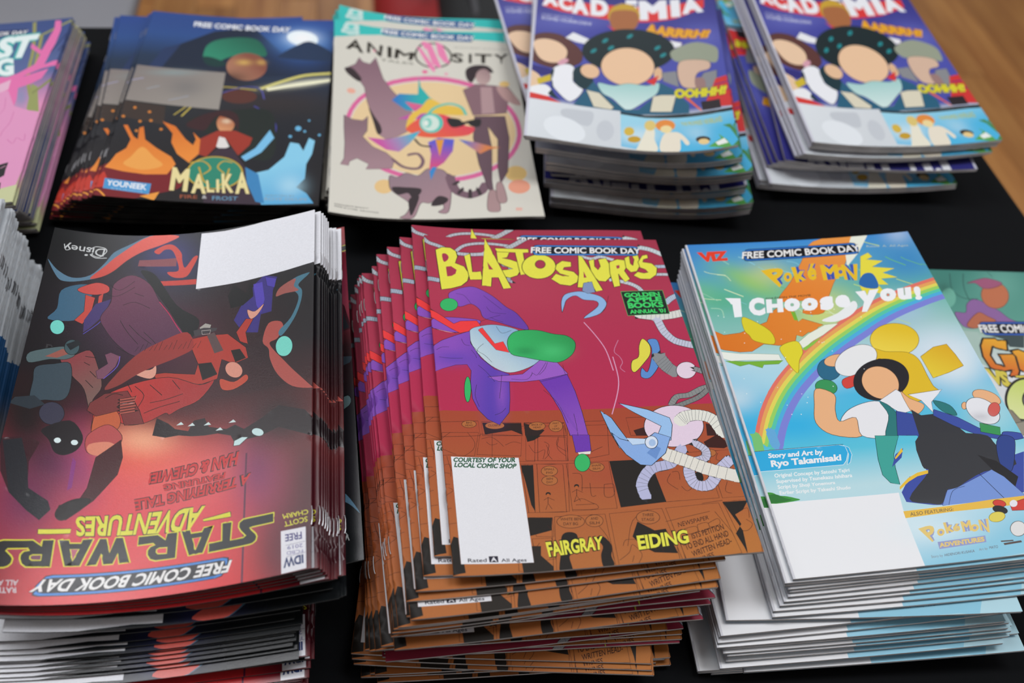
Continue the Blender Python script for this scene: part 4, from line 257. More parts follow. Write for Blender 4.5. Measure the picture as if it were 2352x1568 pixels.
1234,89,1225,81,1362],2],["P","3a3a4c",[276,1150,273,1112,254,1082,223,1070,190,1077,163,1103,148,1139,150,1178,169,1209,199,1223,233,1215,261,1188],1],["L","101018",0.3,[276,1150,273,1112,254,1082,223,1070,190,1077,163,1103,148,1139,150,1178,169,1209,199,1223,233,1215,261,1188],2],["P","2c363e",[14,1233,106,1259,168,1204,99,1164,-7,1188],0],["P","7a4c60",[432,1582,464,1599,519,1570,504,1491,448,1402,
415,1401,399,1457,458,1514],0],["L","2a1830",0.25,[432,1582,464,1599,519,1570,504,1491,448,1402,415,1401,399,1457,458,1514,432,1582],0],["L","7258c0",0.5,[519,1570,512,1490,448,1402],1],["P","a83030",[473,1282,630,1363,825,1388,1008,1304,1094,1320,1016,1194,908,1148,852,1114,825,1128,730,1077,632,1065,547,1090,446,1003,428,1134,441,1218],1,["c23a36",549,1334,904,1191]],["L","1a0c0c",0.35,[473,1282,
630,1363,825,1388,1008,1304,1094,1320,1016,1194,908,1148,852,1114,825,1128,730,1077,632,1065,547,1090,446,1003,428,1134,441,1218],2],["P","c4603c",[441,1155,517,1196,574,1130,577,1048,510,1002,439,1003],1],["L","2a1010",0.3,[441,1155,517,1196,574,1130,577,1048,510,1002,439,1003],2],["P","7a3434",[399,1228,471,1293,594,1310,678,1165,714,1068,607,1066,569,1172,444,1134,390,1175],0],["L","1a0c0c",0.35,
[399,1228,471,1293,594,1310,678,1165,714,1068,607,1066,569,1172,444,1134,390,1175,399,1228],0],["L","180c0c",1.7,[560,1247,642,1258],0],["L","b0584c",1.1,[564,1247,642,1258],0],["L","180c0c",1.7,[562,1228,644,1239],0],["L","b0584c",1.1,[566,1228,644,1239],0],["L","180c0c",1.7,[565,1209,646,1220],0],["L","b0584c",1.1,[569,1208,646,1220],0],["L","180c0c",1.7,[567,1189,649,1200],0],["L","b0584c",1.1,[571,
1189,649,1200],0],["L","180c0c",1.7,[569,1170,651,1181],0],["L","b0584c",1.1,[574,1170,651,1181],0],["L","180c0c",1.7,[572,1151,653,1162],0],["L","b0584c",1.1,[576,1151,653,1162],0],["L","1a0e10",0.4,[476,1260,521,1292,572,1279],1],["L","1a0e10",0.4,[632,1341,691,1271,667,1187],1],["L","1a0e10",0.4,[717,1345,795,1260],1],["L","1a0e10",0.4,[706,1142,786,1175,903,1202],1],["L","1a0e10",0.4,[731,1213,
815,1225,916,1254],1],["L","1a0e10",0.4,[587,1365,620,1298],1],["L","1a0e10",0.4,[845,1363,895,1290],1],["L","1a0e10",0.4,[360,1500,325,1521],1],["L","1a0e10",0.4,[406,1412,367,1456],1],["L","1a0e10",0.4,[400,1336,352,1389],1],["L","1a0e10",0.4,[385,1558,326,1566],1],["L","1c1014",0.22,[601,1602,619,1640],1],["L","1c1014",0.22,[629,1602,645,1657],1],["L","1c1014",0.22,[657,1603,672,1674],1],["L","1c1014",0.22,
[685,1603,704,1641],1],["L","1c1014",0.22,[713,1603,730,1657],1],["L","1c1014",0.22,[742,1602,757,1673],1],["L","1c1014",0.22,[770,1602,789,1639],1],["L","1c1014",0.22,[799,1601,816,1655],1],["L","1c1014",0.22,[827,1599,844,1670],1],["L","1c1014",0.22,[856,1598,876,1635],1],["L","1c1014",0.22,[885,1596,903,1649],1],["L","1c1014",0.22,[914,1594,931,1664],1],["L","1c1014",0.22,[943,1591,963,1628],1],["L","1c1014",0.22,
[972,1589,991,1642],1],["P","201418",[782,1100,850,1055,894,1010,970,984,996,1051,1057,1058,1087,992,1188,957,1237,976,1289,935,1386,985,1483,1050,1635,978,1685,905,1681,790,1488,900,1390,866,1293,861,1245,843,1216,907,1140,937,1067,937,993,945,918,963,845,958,770,982],0],["P","cfe4e2",[899,1034,924,1054,941,1033],0],["P","cfe4e2",[964,1017,990,1037,1006,1016],0],["P","cfe4e2",[1056,1007,1082,1026,
1098,1005],0],["P","cfe4e2",[1127,958,1152,976,1169,955],0],["P","cfe4e2",[1198,996,1225,1014,1241,993],0],["P","c8e6e6",[1404,879,1398,869,1384,865,1367,870,1350,881,1338,896,1335,910,1341,921,1355,925,1372,920,1389,909,1401,894],1],["L","14181a",0.3,[1404,879,1398,869,1384,865,1367,870,1350,881,1338,896,1335,910,1341,921,1355,925,1372,920,1389,909,1401,894],2],["P","c8e6e6",[1238,867,1281,884,1316,
873,1270,831,1235,833],0],["L","2a2426",0.5,[1238,867,1281,884,1316,873,1270,831,1235,833,1238,867],0],["P","dff2f2",[288,968,287,960,281,953,271,950,261,952,253,958,249,966,250,975,256,982,266,985,276,983,284,977],1],["P","dff2f2",[377,957,376,948,369,941,359,939,349,941,341,947,337,956,338,964,345,971,354,973,365,971,373,965],1],["P","201c20",[179,1036,310,1104,393,1003,383,916,323,873,265,890,225,
968],1],["P","dff2f2",[286,968,285,960,280,953,271,950,262,952,255,958,251,966,252,975,258,982,266,985,275,983,282,977],1],["P","dff2f2",[375,956,374,948,368,941,359,939,350,941,343,947,339,956,340,964,346,971,354,973,364,971,371,965],1],["P","b85050",[439,1032,521,1075,602,997,588,925,502,872,431,893,411,974],1],["L","2a1010",0.3,[439,1032,521,1075,602,997,588,925,502,872,431,893,411,974],2],["P","e08a70",[435,
945,537,957,585,911,503,869,439,888],1],["P","3a1c24",[-8,954,110,986,184,950,151,821,162,740,174,633,220,583,299,547,259,469,188,530,90,626,28,752],0],["P","24262c",[6,942,92,969,143,820,176,660,282,586,303,534,259,471,189,525,90,626],0],["P","451a1e",[481,858,601,968,625,851,611,740,508,584,385,470,330,495,339,560,431,586,464,665],0],["L","1c0c10",0.2,[481,858,601,968,625,851,611,740,508,584,385,
470,330,495,339,560,431,586,464,665,481,858],0],["P","1d1818",[342,555,419,600,497,584,384,472,330,493],1],["L","8a3a80",2.2,[373,831,376,667],0],["L","5a2040",1.0,[1312,770,1327,-5],0],["P","10131c",[1252,154,1225,161,373,163,341,156,302,104,293,52,319,45,1191,48,1223,55,1252,104],0],["P","3f88d8",[1245,149,1218,157,376,158,344,151,308,104,301,57,327,50,1187,52,1218,60,1246,104],0],["P","14161c",[1234,
138,1207,145,378,146,346,139,316,104,314,69,340,62,1183,64,1214,71,1238,104],0],["T","14161c","FREE COMIC BOOK DAY",[1252,75,279,73,308,135,1269,134],0.08],["T","f0f0ee","FREE COMIC BOOK DAY",[1252,75,279,73,308,135,1269,134],0.03],["T","1c0c10","A TERRIFIYING TALE",[1330,574,732,513,719,570,1343,632],0.095],["T","cc2224","A TERRIFIYING TALE",[1330,574,732,513,719,570,1343,632],0.04],["T","1c0c10","FEATURING",[1200,
636,873,612,862,647,1204,669],0.095],["T","cc2224","FEATURING",[1200,636,873,612,862,647,1204,669],0.04],["T","1c0c10","HAN & CHEWIE!",[1261,711,781,668,783,727,1270,786],0.099],["T","cc2224","HAN & CHEWIE!",[1261,711,781,668,783,727,1270,786],0.044],["T","2a2018","ADVENTURES",[1064,353,449,382,433,486,1104,477],0.062],["T","e0dc3c","ADVENTURES",[1064,353,449,382,433,486,1104,477],0.032],["P","e0dc3c",[1098,
403,1243,420,1250,388,1103,388],0],["L","2a2018",0.35,[1098,403,1243,420,1250,388,1103,388,1098,403],0],["P","e0dc3c",[263,419,421,421,420,392,266,389],0],["L","2a2018",0.35,[263,419,421,421,420,392,266,389,263,419],0],["P","16181a",[1477,362,1479,305,1368,303,1354,301,1362,289,1387,260,1394,242,1389,220,1372,207,1355,204,1140,200,1140,254,1208,256,1203,358,1257,356,1255,250,1321,252,1333,259,1305,
294,1293,318,1295,344,1316,360,1337,361],0],["L","ddd838",0.75,[1477,362,1479,305,1368,303,1354,301,1362,289,1387,260,1394,242,1389,220,1372,207,1355,204,1140,200,1140,254,1208,256,1203,358,1257,356,1255,250,1321,252,1333,259,1305,294,1293,318,1295,344,1316,360,1337,361,1477,362],0],["P","16181a",[987,351,1036,353,1043,330,1099,330,1108,352,1159,354,1114,203,1039,201],0],["L","ddd838",0.75,[987,351,
1036,353,1043,330,1099,330,1108,352,1159,354,1114,203,1039,201,987,351],0],["P","16181a",[972,350,974,199,870,198,841,210,824,237,822,263,834,283,858,292,849,300,769,297,768,350,868,350,911,313,916,351],0],["L","ddd838",0.75,[972,350,974,199,870,198,841,210,824,237,822,263,834,283,858,292,849,300,769,297,768,350,868,350,911,313,916,351,972,350],0],["P","e4454c",[1053,298,1096,298,1074,231],0],["L","ddd838",0.65,
[1053,298,1096,298,1074,231,1053,298],0],["P","e4454c",[923,267,924,233,879,237,870,248,870,263,883,269],0],["L","ddd838",0.65,[923,267,924,233,879,237,870,248,870,263,883,269,923,267],0],["P","16181a",[691,353,742,204,686,203,672,261,656,204,606,204,589,265,576,203,522,205,570,355,608,354,631,272,651,355],0],["L","ddd838",0.75,[691,353,742,204,686,203,672,261,656,204,606,204,589,265,576,203,522,205,
570,355,608,354,631,272,651,355,691,353],0],["P","16181a",[369,355,421,356,428,337,482,335,487,357,542,356,495,204,419,206],0],["L","ddd838",0.75,[369,355,421,356,428,337,482,335,487,357,542,356,495,204,419,206,369,355],0],["P","16181a",[351,357,355,204,240,204,218,221,205,250,205,273,217,292,242,297,228,307,143,302,137,292,165,265,175,249,173,223,160,206,143,198,-22,184,-32,234,112,253,82,277,77,316,
91,340,116,350,250,356,296,322,294,357],0],["L","ddd838",0.75,[351,357,355,204,240,204,218,221,205,250,205,273,217,292,242,297,228,307,143,302,137,292,165,265,175,249,173,223,160,206,143,198,-22,184,-32,234,112,253,82,277,77,316,91,340,116,350,250,356,296,322,294,357,351,357],0],["P","b85a70",[434,302,477,300,455,236],0],["L","ddd838",0.65,[434,302,477,300,455,236,434,302],0],["P","7a4058",[303,273,
304,242,263,242,252,251,251,265,261,272],0],["L","ddd838",0.65,[303,273,304,242,263,242,252,251,251,265,261,272,303,273],0],["T","ddd838","SCOTT",[1659,267,1539,265,1530,294,1657,296],0.016],["T","ddd838","CHARM",[1663,310,1533,312,1524,340,1660,336],0.016],["P","e9eaf0",[1519,243,1649,239,1655,6,1528,3],0],["T","38337c","FREE",[1631,176,1543,179,1542,218,1628,215],0.024],["T","6a66a0","2019",[1636,
127,1556,131,1554,151,1634,147],0.008],["T","6a66a0","FCBD",[1638,94,1554,101,1551,121,1636,114],0.0],["T","26386e","IDW",[1641,40,1538,35,1535,85,1639,83],0.048],["L","5a5a80",0.2,[1547,156,1648,157],0],["L","5a5a80",0.2,[1554,92,1649,95],0],["T","cfcfd4","RATED",[223,66,111,63,109,91,216,95],0.012],["T","cfcfd4","ALL AGES",[222,105,77,99,75,128,221,134],0.012],["P","eceef4",[918,2586,1073,2580,1274,
2593,1477,2617,1672,2617,1731,2598,1732,2109,1679,2117,1491,2100,1202,2082,922,2080],0],["T","c8cccc","Disney",[314,2395,79,2415,75,2468,319,2464],0.008],["L","c8cccc",0.6,[227,2445,258,2477,313,2470,327,2437,289,2385,233,2405,272,2376,336,2383],1],["L","c8cccc",0.5,[75,2468,91,2418,115,2430],1],["P","c8cccc",[222,2396,220,2390,213,2387,206,2388,202,2393,204,2399,211,2403,219,2401],1]],"malika":[["V",[[0,
"1a1618"],[60,"1c1a1e"],[120,"20242c"],[190,"1e3450"],[225,"2a4f8c"],[260,"274690"]]],["B","2a4a86",[338,2476,651,77,24,-166],0.6],["B","101824",[1286,732,354,7,49,-542],0.6],["P","16243a",[91,1667,327,2115,589,2354,933,2450,1234,2044,1443,2237,1679,2054,1697,1717,98,1625],0],["P","22365e",[91,1667,191,2022,327,2115,208,1688],0],["B","2f62b4",[1405,2212,252,4,21,-299],0.8],["B","7ab4ec",[1388,2259,
200,4,12,-163],0.8],["P","eafaff",[1537,2262,1517,2206,1463,2174,1392,2173,1320,2205,1267,2260,1248,2325,1267,2383,1320,2417,1393,2418,1466,2385,1519,2328],1],["B","ffffff",[1392,2302,120,3,7,-94],0.9],["P","1e3454",[1221,2043,1354,2187,1455,2249,1580,2169,1679,2054,1685,1940,1227,1975],1],["B","3a2c24",[1233,1324,496,10,16,-183],0.5],["B","2a2e2a",[282,1234,349,45,26,-158],0.6],["P","3a2e28",[7,1208,
337,1181,366,926,14,988],0],["L","d8d070",3.6,[1093,1505,1270,1621,1453,1714,1695,1750],1],["L","f6f4d0",4.4,[1155,1498,1338,1559,1524,1607,1700,1652],1],["B","f6f6d8",[1436,1594,248,63,7,-47],0.7],["L","c8b450",1.0,[720,1519,614,1402,519,1225,424,1072],1],["L","c8b450",1.4,[1045,1481,723,1498,601,1317,484,1059],1],["L","5a58b0",1.0,[770,1418,907,1503,1029,1523,1095,1484,1131,1360],1],["L","4a48a8",1.0,
[1057,1253,1189,1138,1262,1002,1267,884],1],["P","1f6650",[538,1961,554,2125,656,2231,859,2280,994,2239,1081,2081,1071,1989,913,2023,743,1939,655,1840,562,1874],1,["2f9070",612,1880,888,2254]],["P","123a38",[541,1939,643,1928,754,1850,685,1798,581,1831],1],["P","8a5040",[1111,1833,1097,1727,1041,1648,957,1614,867,1635,795,1704,759,1806,770,1914,826,1998,911,2035,1004,2013,1077,1938],1,["b07a60",814,
1767,988,1915]],["B","e8c060",[902,1886,63,5,4,-40],0.7],["B","e8c060",[1054,1897,38,2,4,-36],0.6],["B","2a1614",[830,1637,136,11,12,-107],0.7],["P","5a3028",[1067,1388,1053,1337,1003,1297,932,1279,858,1287,801,1318,776,1366,789,1417,838,1459,910,1478,985,1470,1042,1437],1],["P","1a2420",[547,1027,883,1180,1184,1198,1269,923,1257,545,949,621,684,885],1],["P","b0603c",[924,1003,922,939,901,891,867,871,
829,885,797,929,779,991,780,1055,801,1105,836,1125,874,1111,907,1066],1,["e0a070",822,897,874,1058]],["B","f4e8c8",[854,1027,35,3,3,-27],0.8],["P","3a1c20",[536,947,655,1098,836,1176,940,1103,962,907,899,1040,775,1090,729,986,684,885],1],["P","a03424",[680,581,665,768,799,895,939,906,1090,819,1076,723,999,587,883,786,805,667,752,551],0],["P","e8e4e0",[814,686,820,820,869,804,917,694,864,653],0],["P","3a2a38",[772,
571,828,669,942,677,1030,516,1115,358,1263,1,805,-6],0],["P","7a1820",[-3,20,11,369,206,363,530,385,615,182,469,82,174,-38],1],["P","e07828",[46,410,71,505,132,588,145,702,57,878,89,884,160,742,199,710,183,860,213,884,253,718,359,620,486,525,533,439,487,309,327,290,163,303,18,334],0,["f09038",206,363,125,812]],["P","f4a850",[183,486,247,623,355,509,438,411,296,340,147,390],1],["P","e07828",[347,972,
459,918,564,757,631,689,643,765,607,857,677,769,691,583,629,467,524,566,458,707,451,821],0,["f09038",563,533,457,860]],["P","f0a040",[329,32,466,99,441,-5],0],["P","c83828",[4,89,-6,242,28,283,102,121],0],["P","d88430",[49,994,45,978,32,976,22,989,26,1006,39,1008],1],["P","d88430",[-94,889,-98,873,-110,871,-120,884,-116,900,-103,903],1],["P","d88430",[-33,891,-37,875,-50,873,-59,886,-55,902,-42,905],1],["P","d88430",[116,
1126,112,1109,99,1107,90,1121,94,1137,107,1140],1],["P","d88430",[239,1085,234,1069,221,1067,212,1081,216,1097,229,1099],1],["P","d88430",[187,949,183,933,170,931,161,944,165,960,178,962],1],["P","d88430",[366,867,362,852,348,850,339,864,344,880,357,881],1],["P","d88430",[269,971,265,955,252,953,242,967,247,983,260,985],1],["P","d88430",[1,772,-3,757,-16,754,-25,768,-21,783,-9,785],1],["P","d88430",[181,
822,177,806,164,804,155,817,159,833,172,835],1],["L","f0a03c",1.5,[-13,69,30,59,84,0],1],["P","5cb0e0",[1115,358,1257,417,1369,585,1401,773,1473,756,1516,663,1551,834,1601,796,1589,626,1551,497,1552,317,1491,211,1575,143,1640,24,1241,0,1178,185],0,["8cd2f0",1311,455,1458,56]],["P","7cc4ec",[1024,570,1127,688,1221,931,1266,827,1179,634,1064,518],0],["P","3c88c0",[1072,445,1183,361,1262,17,1194,32,1104,
251],0],["B","b8e4f6",[1445,228,102,2,10,-121],0.7],["P","6cb8e0",[1479,959,1468,929,1441,928,1426,958,1437,988,1463,988],1],["P","6cb8e0",[1409,850,1403,834,1389,834,1380,850,1386,866,1401,866],1],["P","6cb8e0",[1521,920,1516,907,1504,907,1497,920,1502,934,1514,934],1],["P","6cb8e0",[1645,873,1639,860,1627,860,1621,873,1626,886,1638,887],1],["P","6cb8e0",[1545,1068,1541,1057,1531,1057,1526,1068,1530,
1079,1539,1079],1],["P","2a8a70",[1057,373,1039,274,971,200,869,168,763,186,677,249,636,342,650,442,717,521,819,557,930,538,1017,469],1],["L","caa83c",1.4,[1057,373,1039,274,971,200,869,168,763,186,677,249,636,342,650,442,717,521,819,557,930,538,1017,469],2],["L","caa83c",1.3,[640,468,737,495,805,410,759,335],1],["L","caa83c",1.3,[964,493,894,507,858,432,912,364],1],["L","caa83c",1.4,[714,420,768,265,
819,217],1],["L","caa83c",1.4,[950,420,933,277,889,187],1],["T","4a3818","M",[516,401,651,388,668,118,532,123],0.088,0],["T","4a3818","A",[681,337,770,336,812,104,698,104],0.088,0],["T","4a3818","L",[790,267,835,261,875,126,815,121],0.088,0],["T","4a3818","I",[866,281,888,283,910,128,886,126],0.088,0],["T","4a3818","K",[896,354,985,360,1018,126,931,121],0.088,0],["T","4a3818","A",[1011,379,1095,384,
1140,123,1030,118],0.088,0],["T","eee0a0","M",[516,401,651,388,668,118,532,123],0.048,0],["T","eee0a0","A",[681,337,770,336,812,104,698,104],0.048,0],["T","eee0a0","L",[790,267,835,261,875,126,815,121],0.048,0],["T","eee0a0","I",[866,281,888,283,910,128,886,126],0.048,0],["T","eee0a0","K",[896,354,985,360,1018,126,931,121],0.048,0],["T","eee0a0","A",[1011,379,1095,384,1140,123,1030,118],0.048,0],["T","a85838","FIRE",[620,
80,750,82,755,44,626,38],0.008],["T","c8c8c8","&",[784,85,820,88,825,49,789,46],0.008,0],["T","6aa0c0","FROST",[861,82,1056,85,1055,43,867,35],0.008],["P","4c9cd4",[45,207,390,185,393,60,54,88],0],["T","f2f6fa","YOUNEEK",[68,185,363,170,366,108,71,130],0.032],["T","a8ccec","STUDIOS",[110,105,345,89,344,77,113,88],0.0],["T","16284c","FREE COMIC BOOK DAY",[389,2484,1272,2471,1265,2393,393,2411],0.07],["T","e8ecf2","FREE COMIC BOOK DAY",[389,
2484,1272,2471,1265,2393,393,2411],0.04],["T","8a9aa8","WRITTEN BY",[1258,119,1487,116,1489,99,1260,99],0.0],["T","9aaab8","ROYE OKUPE",[1258,85,1591,83,1591,54,1261,51],0.008],["P","9a948c",[14,1729,764,1718,773,1180,11,1218],0,["857c78",80,1731,528,1165]],["B","8c9c9c",[333,1665,192,27,7,-43],0.8],["B","6a6a6c",[460,1467,143,18,18,-124],0.5],["L","b0b0d8",0.7,[12,1501,99,1549],1],["L","a8b8c8",0.6,
[148,1399,245,1457],1],["L","a8b4c8",0.6,[347,1264,501,1346],1]],"anim":[["V",[[0,"dedbcf"],[260,"dad8cc"]]],["P","3cc4be",[-70,2706,1732,2831,1695,2444,1213,2492,800,2481,421,2500,234,2456,12,2358,-127,2272],0],["P","c8e4de",[228,2556,213,2495,177,2448,132,2433,96,2456,82,2508,96,2570,132,2619,177,2634,214,2610],1],["P","c8e4de",[69,2493,234,2507,221,2452,63,2440],0],["P","6cd0c8",[184,2553,175,2528,
155,2511,134,2514,126,2534,134,2560,154,2576,175,2574],1],["P","3cc4be",[102,2485,194,2506,194,2493,102,2471],0],["P","10131c",[447,2513,473,2505,1256,2452,1283,2457,1301,2506,1293,2556,1267,2565,483,2605,456,2601,438,2558],0],["P","3a78b4",[453,2517,479,2509,1251,2457,1278,2462,1296,2506,1287,2552,1262,2560,488,2601,461,2596,444,2557],0],["P","2a5a90",[461,2527,487,2519,1245,2469,1272,2475,1289,2507,
1279,2540,1253,2549,494,2590,467,2585,451,2557],0],["T","2a5a90","FREE COMIC BOOK DAY",[433,2584,1312,2535,1306,2476,428,2532],0.08],["T","f0f0ee","FREE COMIC BOOK DAY",[433,2584,1312,2535,1306,2476,428,2532],0.03],["P","c8e0da",[1594,2565,1705,2551,1691,2401,1597,2437],0],["P","e06ca0",[1620,1111,1465,753,1163,530,794,488,442,606,191,849,106,1193,219,1577,518,1873,926,1955,1317,1809,1571,1499],1],["P","dfdccf",[1580,
1115,1436,788,1150,584,799,546,464,656,225,883,144,1201,252,1552,535,1819,920,1893,1289,1757,1531,1472],1],["P","ecd0a0",[1568,1117,1426,799,1146,602,801,565,470,673,235,894,156,1203,262,1543,541,1802,918,1873,1281,1740,1519,1462],1],["P","ecc88c",[500,417,489,371,461,334,424,318,387,326,360,356,350,400,360,447,388,485,426,502,463,494,491,462],1],["P","ecc880",[1604,579,1586,527,1548,490,1502,477,1458,
492,1429,530,1422,582,1439,633,1477,670,1524,684,1568,669,1598,631],1],["P","efa488",[1611,400,1593,352,1556,318,1511,307,1468,321,1439,356,1432,404,1449,450,1485,484,1531,496,1575,482,1604,447],1],["P","efb09a",[194,1653,188,1634,173,1621,154,1616,136,1620,124,1633,121,1651,128,1670,142,1684,161,1689,179,1684,191,1671],1],["P","ecc880",[1583,1845,1575,1824,1556,1808,1532,1801,1509,1807,1494,1822,1489,
1843,1497,1864,1516,1879,1540,1886,1563,1881,1579,1866],1],["T","2e2a22","A",[174,2381,220,2381,266,2203,106,2232],0.028,0],["T","2e2a22","N",[302,2376,445,2350,427,2193,296,2227],0.028,0],["T","2e2a22","I",[486,2350,525,2342,520,2187,483,2192],0.028,0],["T","2e2a22","M",[559,2326,739,2281,708,2175,542,2190],0.028,0],["T","2e2a22","S",[1084,2298,1192,2277,1177,2145,1076,2160],0.028,0],["T","2e2a22","I",[1240,
2282,1267,2278,1258,2145,1231,2145],0.028,0],["T","2e2a22","T",[1295,2282,1458,2274,1434,2140,1298,2143],0.028,0],["T","2e2a22","Y",[1472,2274,1618,2290,1556,2139,1515,2138],0.028,0],["L","2e2a22",1.8,[921,2424,1001,2395,1064,2302,1073,2218,1027,2124,918,2081,812,2109,749,2188,746,2291,797,2398,866,2426,927,2424],1],["P","ee88b4",[755,2375,795,2356,918,2071,908,2008,864,2069],0],["P","ee88b4",[826,
2452,893,2423,972,2092,951,2071,894,2132],0],["P","ee88b4",[936,2456,1002,2405,1055,2135,1002,2155,953,2258],0],["P","ee88b4",[799,2440,840,2452,863,2360,835,2338],0],["P","ea6c9c",[846,2017,837,1999,818,1991,800,1998,793,2015,801,2033,820,2041,839,2034],1],["P","eca0b8",[1029,1989,1022,1973,1009,1969,999,1980,999,1998,1011,2009,1024,2005],1],["P","efa0b0",[378,2266,371,2250,358,2247,351,2260,358,2276,
371,2278],1],["T","6a6a5c","TALES",[416,2166,720,2141,719,2112,416,2134],0.008],["T","8a8a80","WRITTEN BY BENNETT  ART BY DE LATORRE",[1103,2382,1617,2354,1615,2337,1102,2365],0.0],["P","a88890",[99,1946,194,2037,227,2138,259,2085,324,2070,377,2173,395,2085,438,1888,513,1736,636,1545,708,1387,651,1183,550,1096,451,1045,379,1114,355,1269,295,1537,271,1733,233,1805,131,1876],0,["8c6c78",323,2050,453,
1164]],["L","4a3c40",0.4,[99,1946,194,2037,227,2138,259,2085,324,2070,377,2173,395,2085,438,1888,513,1736,636,1545,708,1387,651,1183,550,1096,451,1045,379,1114,355,1269,295,1537,271,1733,233,1805,131,1876,99,1946],0],["P","3a3034",[99,1950,169,1969,245,1848,220,1801,131,1876],1],["P","3a3034",[307,1460,356,1349,404,1237,416,1139,379,1114,343,1287],1],["P","a88890",[101,1128,99,1305,172,1267,257,1269,
300,1338,294,1138,257,1051,341,930,448,867,519,777,493,658,281,618,305,690,211,748,153,695,142,634,79,635,107,720,110,934],0,["8c7078",197,1214,316,692]],["L","4a3c40",0.4,[101,1128,99,1305,172,1267,257,1269,300,1338,294,1138,257,1051,341,930,448,867,519,777,493,658,281,618,305,690,211,748,153,695,142,634,79,635,107,720,110,934,101,1128],0],["L","7c606c",3,[507,776,588,685,707,670,753,769,714,867,641,
854],1],["P","a88890",[473,559,537,545,610,608,703,573,791,671,910,651,963,532,964,357,925,91,845,93,894,149,854,264,782,208,713,208,649,19,543,15,595,73,621,206,510,332,471,405],1,["98808a",609,588,828,207]],["L","3a3034",0.5,[473,559,537,545,610,608,703,573,791,671,910,651,963,532,964,357,925,91,845,93,894,149,854,264,782,208,713,208,649,19,543,15,595,73,621,206,510,332,471,405],2],["P","3a3034",[488,
407,604,415,720,399,706,322,647,283,614,339,532,315],1],["P","3a3034",[623,263,705,303,639,56,619,112],1],["P","3a3034",[856,302,935,262,884,187,792,179],1],["L","7c606c",8,[964,551,1000,375,1101,303,1198,346,1253,441],1],["L","3a3034",3,[993,453,1031,490],0],["L","3a3034",3,[1021,335,1060,392],0],["L","3a3034",3,[1110,273,1117,370],0],["L","3a3034",3,[1195,307,1178,386],0],["P","3a3034",[1196,1926,
1198,2051,1283,2114,1404,2104,1450,2010,1369,2009,1284,1947,1238,1863],1],["P","c4a8a4",[1421,1947,1406,1889,1378,1847,1342,1831,1309,1847,1286,1889,1281,1947,1295,2004,1324,2046,1360,2062,1394,2046,1416,2004],1,["a88c8c",1396,2010,1279,1884]],["P","8c6c74",[1152,1760,1276,1842,1434,1821,1566,1802,1652,1596,1659,1544,1546,1592,1517,1426,1373,1405,1218,1398,1190,1553],0],["L","4a3c40",0.4,[1152,1760,
1276,1842,1434,1821,1566,1802,1652,1596,1659,1544,1546,1592,1517,1426,1373,1405,1218,1398,1190,1553,1152,1760],0],["P","b8989a",[1313,1800,1419,1800,1413,1426,1296,1417],0],["P","c09c98",[1459,1800,1564,1781,1659,1544,1521,1613],1],["P","6c545e",[1230,1387,1500,1384,1508,1075,1449,611,1372,436,1370,673,1406,1056,1333,1241,1345,936,1306,497,1305,360,1270,362,1216,719,1195,1082],0],["L","3a3034",0.4,
[1230,1387,1500,1384,1508,1075,1449,611,1372,436,1370,673,1406,1056,1333,1241,1345,936,1306,497,1305,360,1270,362,1216,719,1195,1082,1230,1387],0],["P","b09090",[1268,342,1327,340,1340,107,1290,71,1236,112],1],["L","4a3c40",0.4,[1268,342,1327,340,1340,107,1290,71,1236,112],2],["P","b09090",[1336,437,1386,455,1405,239,1370,182,1328,223],1],["L","4a3c40",0.4,[1336,437,1386,455,1405,239,1370,182,1328,
223],2],["P","3a7cc8",[510,1594,576,1692,744,1694,760,1941,774,1798,846,1657,945,1555,786,1451,634,1464],0,["30b4b0",766,1593,536,1597]],["P","b050b8",[625,1585,765,1552,891,1514,833,1351,631,1342,555,1336,710,1448],0,["e06890",700,1529,784,1390]],["P","ecc450",[845,1636,958,1556,1097,1513,1154,1410,963,1412,798,1431,733,1388,627,1201,657,1384,763,1511],1],["P","ec6448",[627,1221,784,1390,963,1412,
1119,1267,1218,1224,1160,1124,971,1098,772,1098,674,1144],1,["e84c60",1010,1351,872,1109]],["P","48b8d0",[293,1049,451,1045,624,1121,751,1187,645,1003,557,888,449,907,353,991],0,["d05aa8",402,999,699,1125]],["P","e85070",[806,1028,896,1089,1031,1066,1009,906,927,749,851,671,809,554,803,691,824,869],0,["6060d0",905,1028,837,632]],["P","e8a040",[870,1068,944,1068,895,829],0],["P","3a8cd0",[827,691,864,
691,807,515,801,632],0],["P","5a78c8",[1069,1066,1215,1021,1347,956,1420,944,1318,916,1239,859,1172,941],0,["e08850",1297,957,1105,1044]],["P","2a2a2c",[985,1361,1087,1350,1122,1308,1174,1327,1278,1345,1264,1243,1194,1245,1159,1287,1105,1247,1016,1239],1],["L","5cc8b8",2.6,[809,1391,891,1514,1023,1566,1123,1513,1154,1410],1],["P","5cc8b8",[949,1294,931,1226,891,1175,839,1157,789,1174,753,1224,742,1292,
758,1361,799,1413,852,1432,903,1414,939,1364],1],["P","d8ece0",[915,1294,902,1240,871,1200,832,1185,793,1199,767,1238,758,1292,771,1347,801,1388,841,1404,880,1389,907,1349],1],["P","8cd4c4",[852,1300,845,1266,829,1241,809,1231,789,1240,775,1264,771,1299,778,1333,794,1359,814,1369,834,1360,848,1335],1],["P","e8f2e8",[821,1294,817,1273,808,1259,797,1253,786,1258,778,1273,776,1293,780,1313,789,1328,800,
